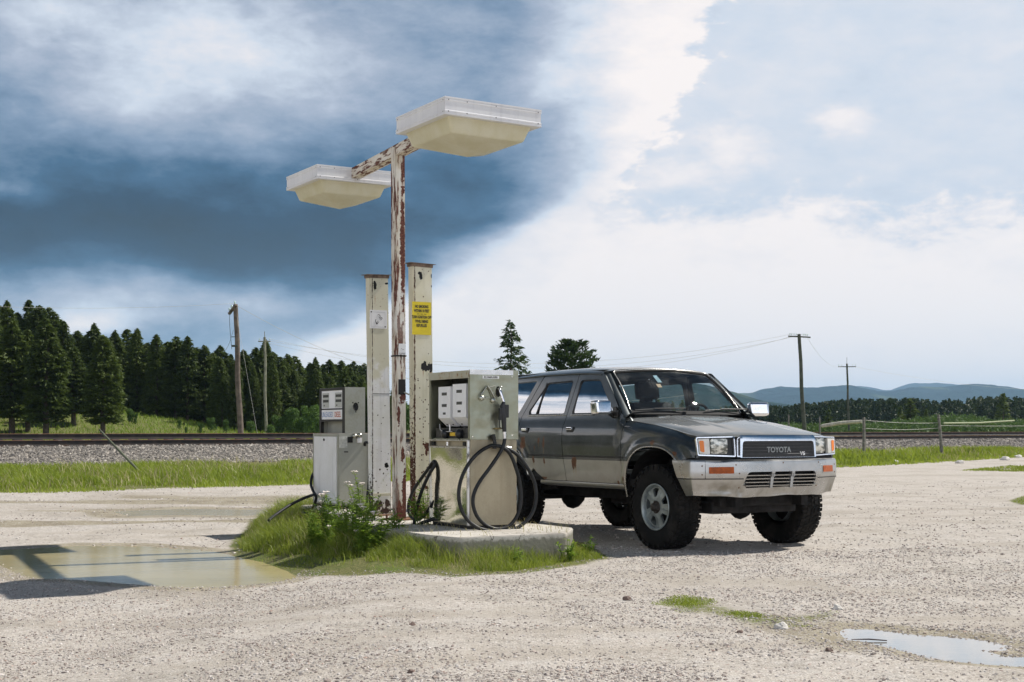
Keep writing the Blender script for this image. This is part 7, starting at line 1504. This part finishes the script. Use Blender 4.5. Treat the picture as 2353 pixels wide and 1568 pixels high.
# ---- wheels
def wheel_meshes():
    Ro, Wt, Rr = .385, .245, .205; t = MB(); rings = 64
    prof = [(Rr - .005, -Wt * .36), (Rr + .02, -Wt * .44), (Rr + .07, -Wt * .50), (Ro - .06, -Wt * .50), (Ro - .025, -Wt * .46), (Ro - .008, -Wt * .40), (Ro - .006, 0), (Ro - .008, Wt * .40), (Ro - .025, Wt * .46), (Ro - .06, Wt * .50), (Rr + .07, Wt * .50), (Rr + .02, Wt * .44), (Rr - .005, Wt * .36)]
    t.lathe(prof, rings); n = 54
    for i in range(n):                       # tread and shoulder blocks
        a = 2 * math.pi * i / n
        for row, (h0, h1, da) in enumerate(((-.118, -.072, 0), (-.064, -.022, .5), (-.014, .014, .1), (.022, .064, .5), (.072, .118, 0))):
            aa = a + da * 2 * math.pi / n; M_ = Matrix.Rotation(aa, 4, 'Z'); w = .0145
            sk = .006 * (1 if i % 2 else -1)
            vs = [M_ @ Vector((r_, s_ * w + (sk if hh == h0 else -sk), hh)) for hh in (h0, h1) for r_, s_ in ((Ro - .015, -1), (Ro - .015, 1), (Ro, .85), (Ro, -.85))]
            t.add(vs, [(0, 1, 2, 3), (7, 6, 5, 4), (3, 2, 6, 7), (0, 3, 7, 4), (1, 5, 6, 2)])
        if i % 2 == 0:
            for s_ in (-1, 1): M_ = Matrix.Rotation(a, 4, 'Z'); t.box(Ro - .05, Ro - .012, -.016, .016, s_ * .119, s_ * .1265, M=M_)
    tm = t.mesh('tyre'); tm.materials.append(M_TYRE)
    r = MB(); zf = -.100      # outer face towards -z (becomes -y)
    r.lathe([(Rr + .008, zf - .012), (Rr + .004, zf - .018), (Rr - .006, zf - .016), (Rr - .014, zf - .004), (Rr - .020, zf + .012), (Rr - .03, zf + .05), (Rr - .035, .10)], 48)
    # face disc with five openings, cut as a panel in polar-free xy
    outer = [((Rr - .018) * math.cos(R(k * 7.5)), (Rr - .018) * math.sin(R(k * 7.5))) for k in range(48)]; holes = []
    for k in range(5):
        a = R(72 * k + 18); cr_ = lambda rr, da: (rr * math.cos(a + R(da)), rr * math.sin(a + R(da)))
        holes.append(roundpoly([cr_(.095, -11), cr_(.172, -17), cr_(.176, 0), cr_(.172, 17), cr_(.095, 11)], .010))
    hub_h = [((.058) * math.cos(R(k * 15)), (.058) * math.sin(R(k * 15))) for k in range(24)]
    tmp = bpy.data.objects.new('tmp_parent', None)
    def fm(x, y):
        q = math.hypot(x, y); z = zf + .018 - .016 * smst(.16, .06, q); ang = (math.degrees(math.atan2(y, x)) - 18 + 36) % 72 - 36
        z += .006 * smst(16, 8, abs(abs(ang) - 36)) * 0 - .008 * smst(30, 36, abs(ang)) * smst(.06, .10, q); return (x, y, z)
    face = panel('rim_face', outer, fm, None, None, holes + [hub_h], sp=.012, depth=.022, flip=True, edge=.008); fme = face.data; bpy.data.objects.remove(face)
    base = r.mesh('rim'); bm = bmesh.new(); bm.from_mesh(base); bm.from_mesh(fme); bm.to_mesh(base); bm.free(); base.materials.clear(); base.materials.append(M_RIM)
    hb = MB(); hb.lathe([(.060, zf + .006), (.056, zf - .004), (.034, zf - .006), (.032, zf - .040), (.026, zf - .046), (0, zf - .046)], 24)
    for k in range(6): a = R(60 * k); hb.lathe([(.012, zf + .006), (.011, zf - .018), (.006, zf - .022), (0, zf - .022)], 6, Matrix.Translation((.047 * math.cos(a), .047 * math.sin(a), 0)))
    hm = hb.mesh('hub'); hm.materials.append(pbr('hub_rust', (.035, .028, .022), .7, nscale=20, namp=.5))
    dk = MB(); dk.lathe([(0, -.02), (.17, -.02), (.17, .0)], 24); dm = dk.mesh('brake_disc'); dm.materials.append(M_UNDER)
    return tm, base, hm, dm
WT = wheel_meshes()
for x in (-.02, -2.655):
    for sg in (-1, 1):
        w = bpy.data.objects.new('wheel', None); COL.objects.link(w); w.parent = car; w.location = (x, sg * .712, .383); w.rotation_euler = (R(-90) if sg < 0 else R(90), R(11 * (1 if x > -1 else 2)), 0)
        w.rotation_euler = (R(90) * (1 if sg > 0 else -1), 0, 0)
        # local -z is the outer side: for sg<0 outer is -y
        for nm, me in zip(('tyre', 'rim', 'hub', 'brake_disc'), WT): link(nm, me, None, w)
        w.rotation_mode = 'XYZ'; Mx = Matrix.Rotation(R(-90 if sg < 0 else 90), 4, 'X'); w.matrix_local = Matrix.Translation((x, sg * .712, .383)) @ Mx @ Matrix.Rotation(R(25 + 40 * (x < -1)), 4, 'Z')
# ---- cabin
mb = MB(); mb.box(-3.5, -.58, -.70, .70, .60, .66); mb.box(-.95, -.60, -.68, .68, .95, 1.175, bev=.05); mb.box(-.80, -.62, .14, .52, 1.15, 1.225, bev=.03); mb.build('dashboard', pbr('dash_grey', (.05, .052, .055), .7), car)
def seat(x, y, w, rh=1.0):
    o = bpy.data.objects.new('seat', None); COL.objects.link(o); o.parent = car; o.location = (x, y, 0)
    mb = MB(); mb.box(-.25, .25, -w / 2, w / 2, .72, .88, bev=.05); mb.build('seat_cushion', M_DARKIN, o)
    mb = MB(); mb.box(-.06, .06, -w / 2, w / 2, .0, .56, bev=.05, M=Matrix.Translation((-.26, 0, .82)) @ Matrix.Rotation(R(-14), 4, 'Y')); mb.build('seat_back', M_DARKIN, o)
    for hy in ((0,) if w < .7 else (-.35, .35)): mb = MB(); mb.box(-.05, .05, -.13 + hy, .13 + hy, 0, .18, bev=.04, M=Matrix.Translation((-.42, 0, 1.40)) @ Matrix.Rotation(R(-10), 4, 'Y')); mb.build('headrest', M_DARKIN, o)
seat(-1.35, -.36, .50); seat(-1.35, .36, .50); seat(-2.25, 0, 1.2)
mb = MB(); ring = [(.185 * math.cos(R(k * 10)), .185 * math.sin(R(k * 10)), 0) for k in range(37)]; mb.tube(ring, .014, 7, caps=False); mb.tube([(-.17, 0, -.02), (0, 0, -.04), (.17, 0, -.02)], .012, 6); mb.tube([(0, -.17, -.02), (0, 0, -.04)], .012, 6); mb.tube([(0, 0, -.04), (0, 0, -.22)], .03, 8)
sw = mb.build('steering_wheel', M_DARKIN, car); sw.matrix_local = Matrix.Translation((-1.00, .36, 1.17)) @ Matrix.Rotation(R(-62), 4, 'Y')
mb = MB(); mb.box(-.01, .01, -.11, .11, -.03, .03, bev=.008); rm = mb.build('rear_view_mirror', M_DARKIN, car, (-1.10, .02, 1.555))
mb = MB(); mb.box(-3.5, -1.15, -.60, .60, 1.655, 1.67); mb.box(-3.5, -.60, -.785, -.775, .60, 1.16); mb.box(-3.5, -.60, .775, .785, .60, 1.16); mb.build('cabin_lining', M_DARKIN, car)
def onws(name, s0, s1, t0, t1, m_):
    pts = [Vector(ws(s, t)) - Vector((.010, 0, .008)) for s, t in ((s0, t0), (s1, t0), (s1, t1), (s0, t1))]; mb = MB(); mb.add(pts, [(0, 1, 2, 3)]); mb.add([p - Vector((.002, 0, .001)) for p in pts], [(3, 2, 1, 0)]); return mb.build(name, m_, wsg)
onws('permit_sticker', -.27, -.19, .70, .88, pbr('permit_blue', (.35, .50, .62), .5, nscale=40, namp=.3)); onws('permit_sticker', -.33, -.25, .58, .66, pbr('permit_orange', (.6, .35, .2), .5))
mb = MB(); mb.box(-.74, -.60, -.10, .18, 1.176, 1.180, M=Matrix.Rotation(R(3), 4, 'Z')); mb.box(-.72, -.62, .02, .26, 1.182, 1.186, M=Matrix.Rotation(R(-8), 4, 'Z')); mb.build('dash_papers', pbr('paper', (.6, .62, .58), .6), car)
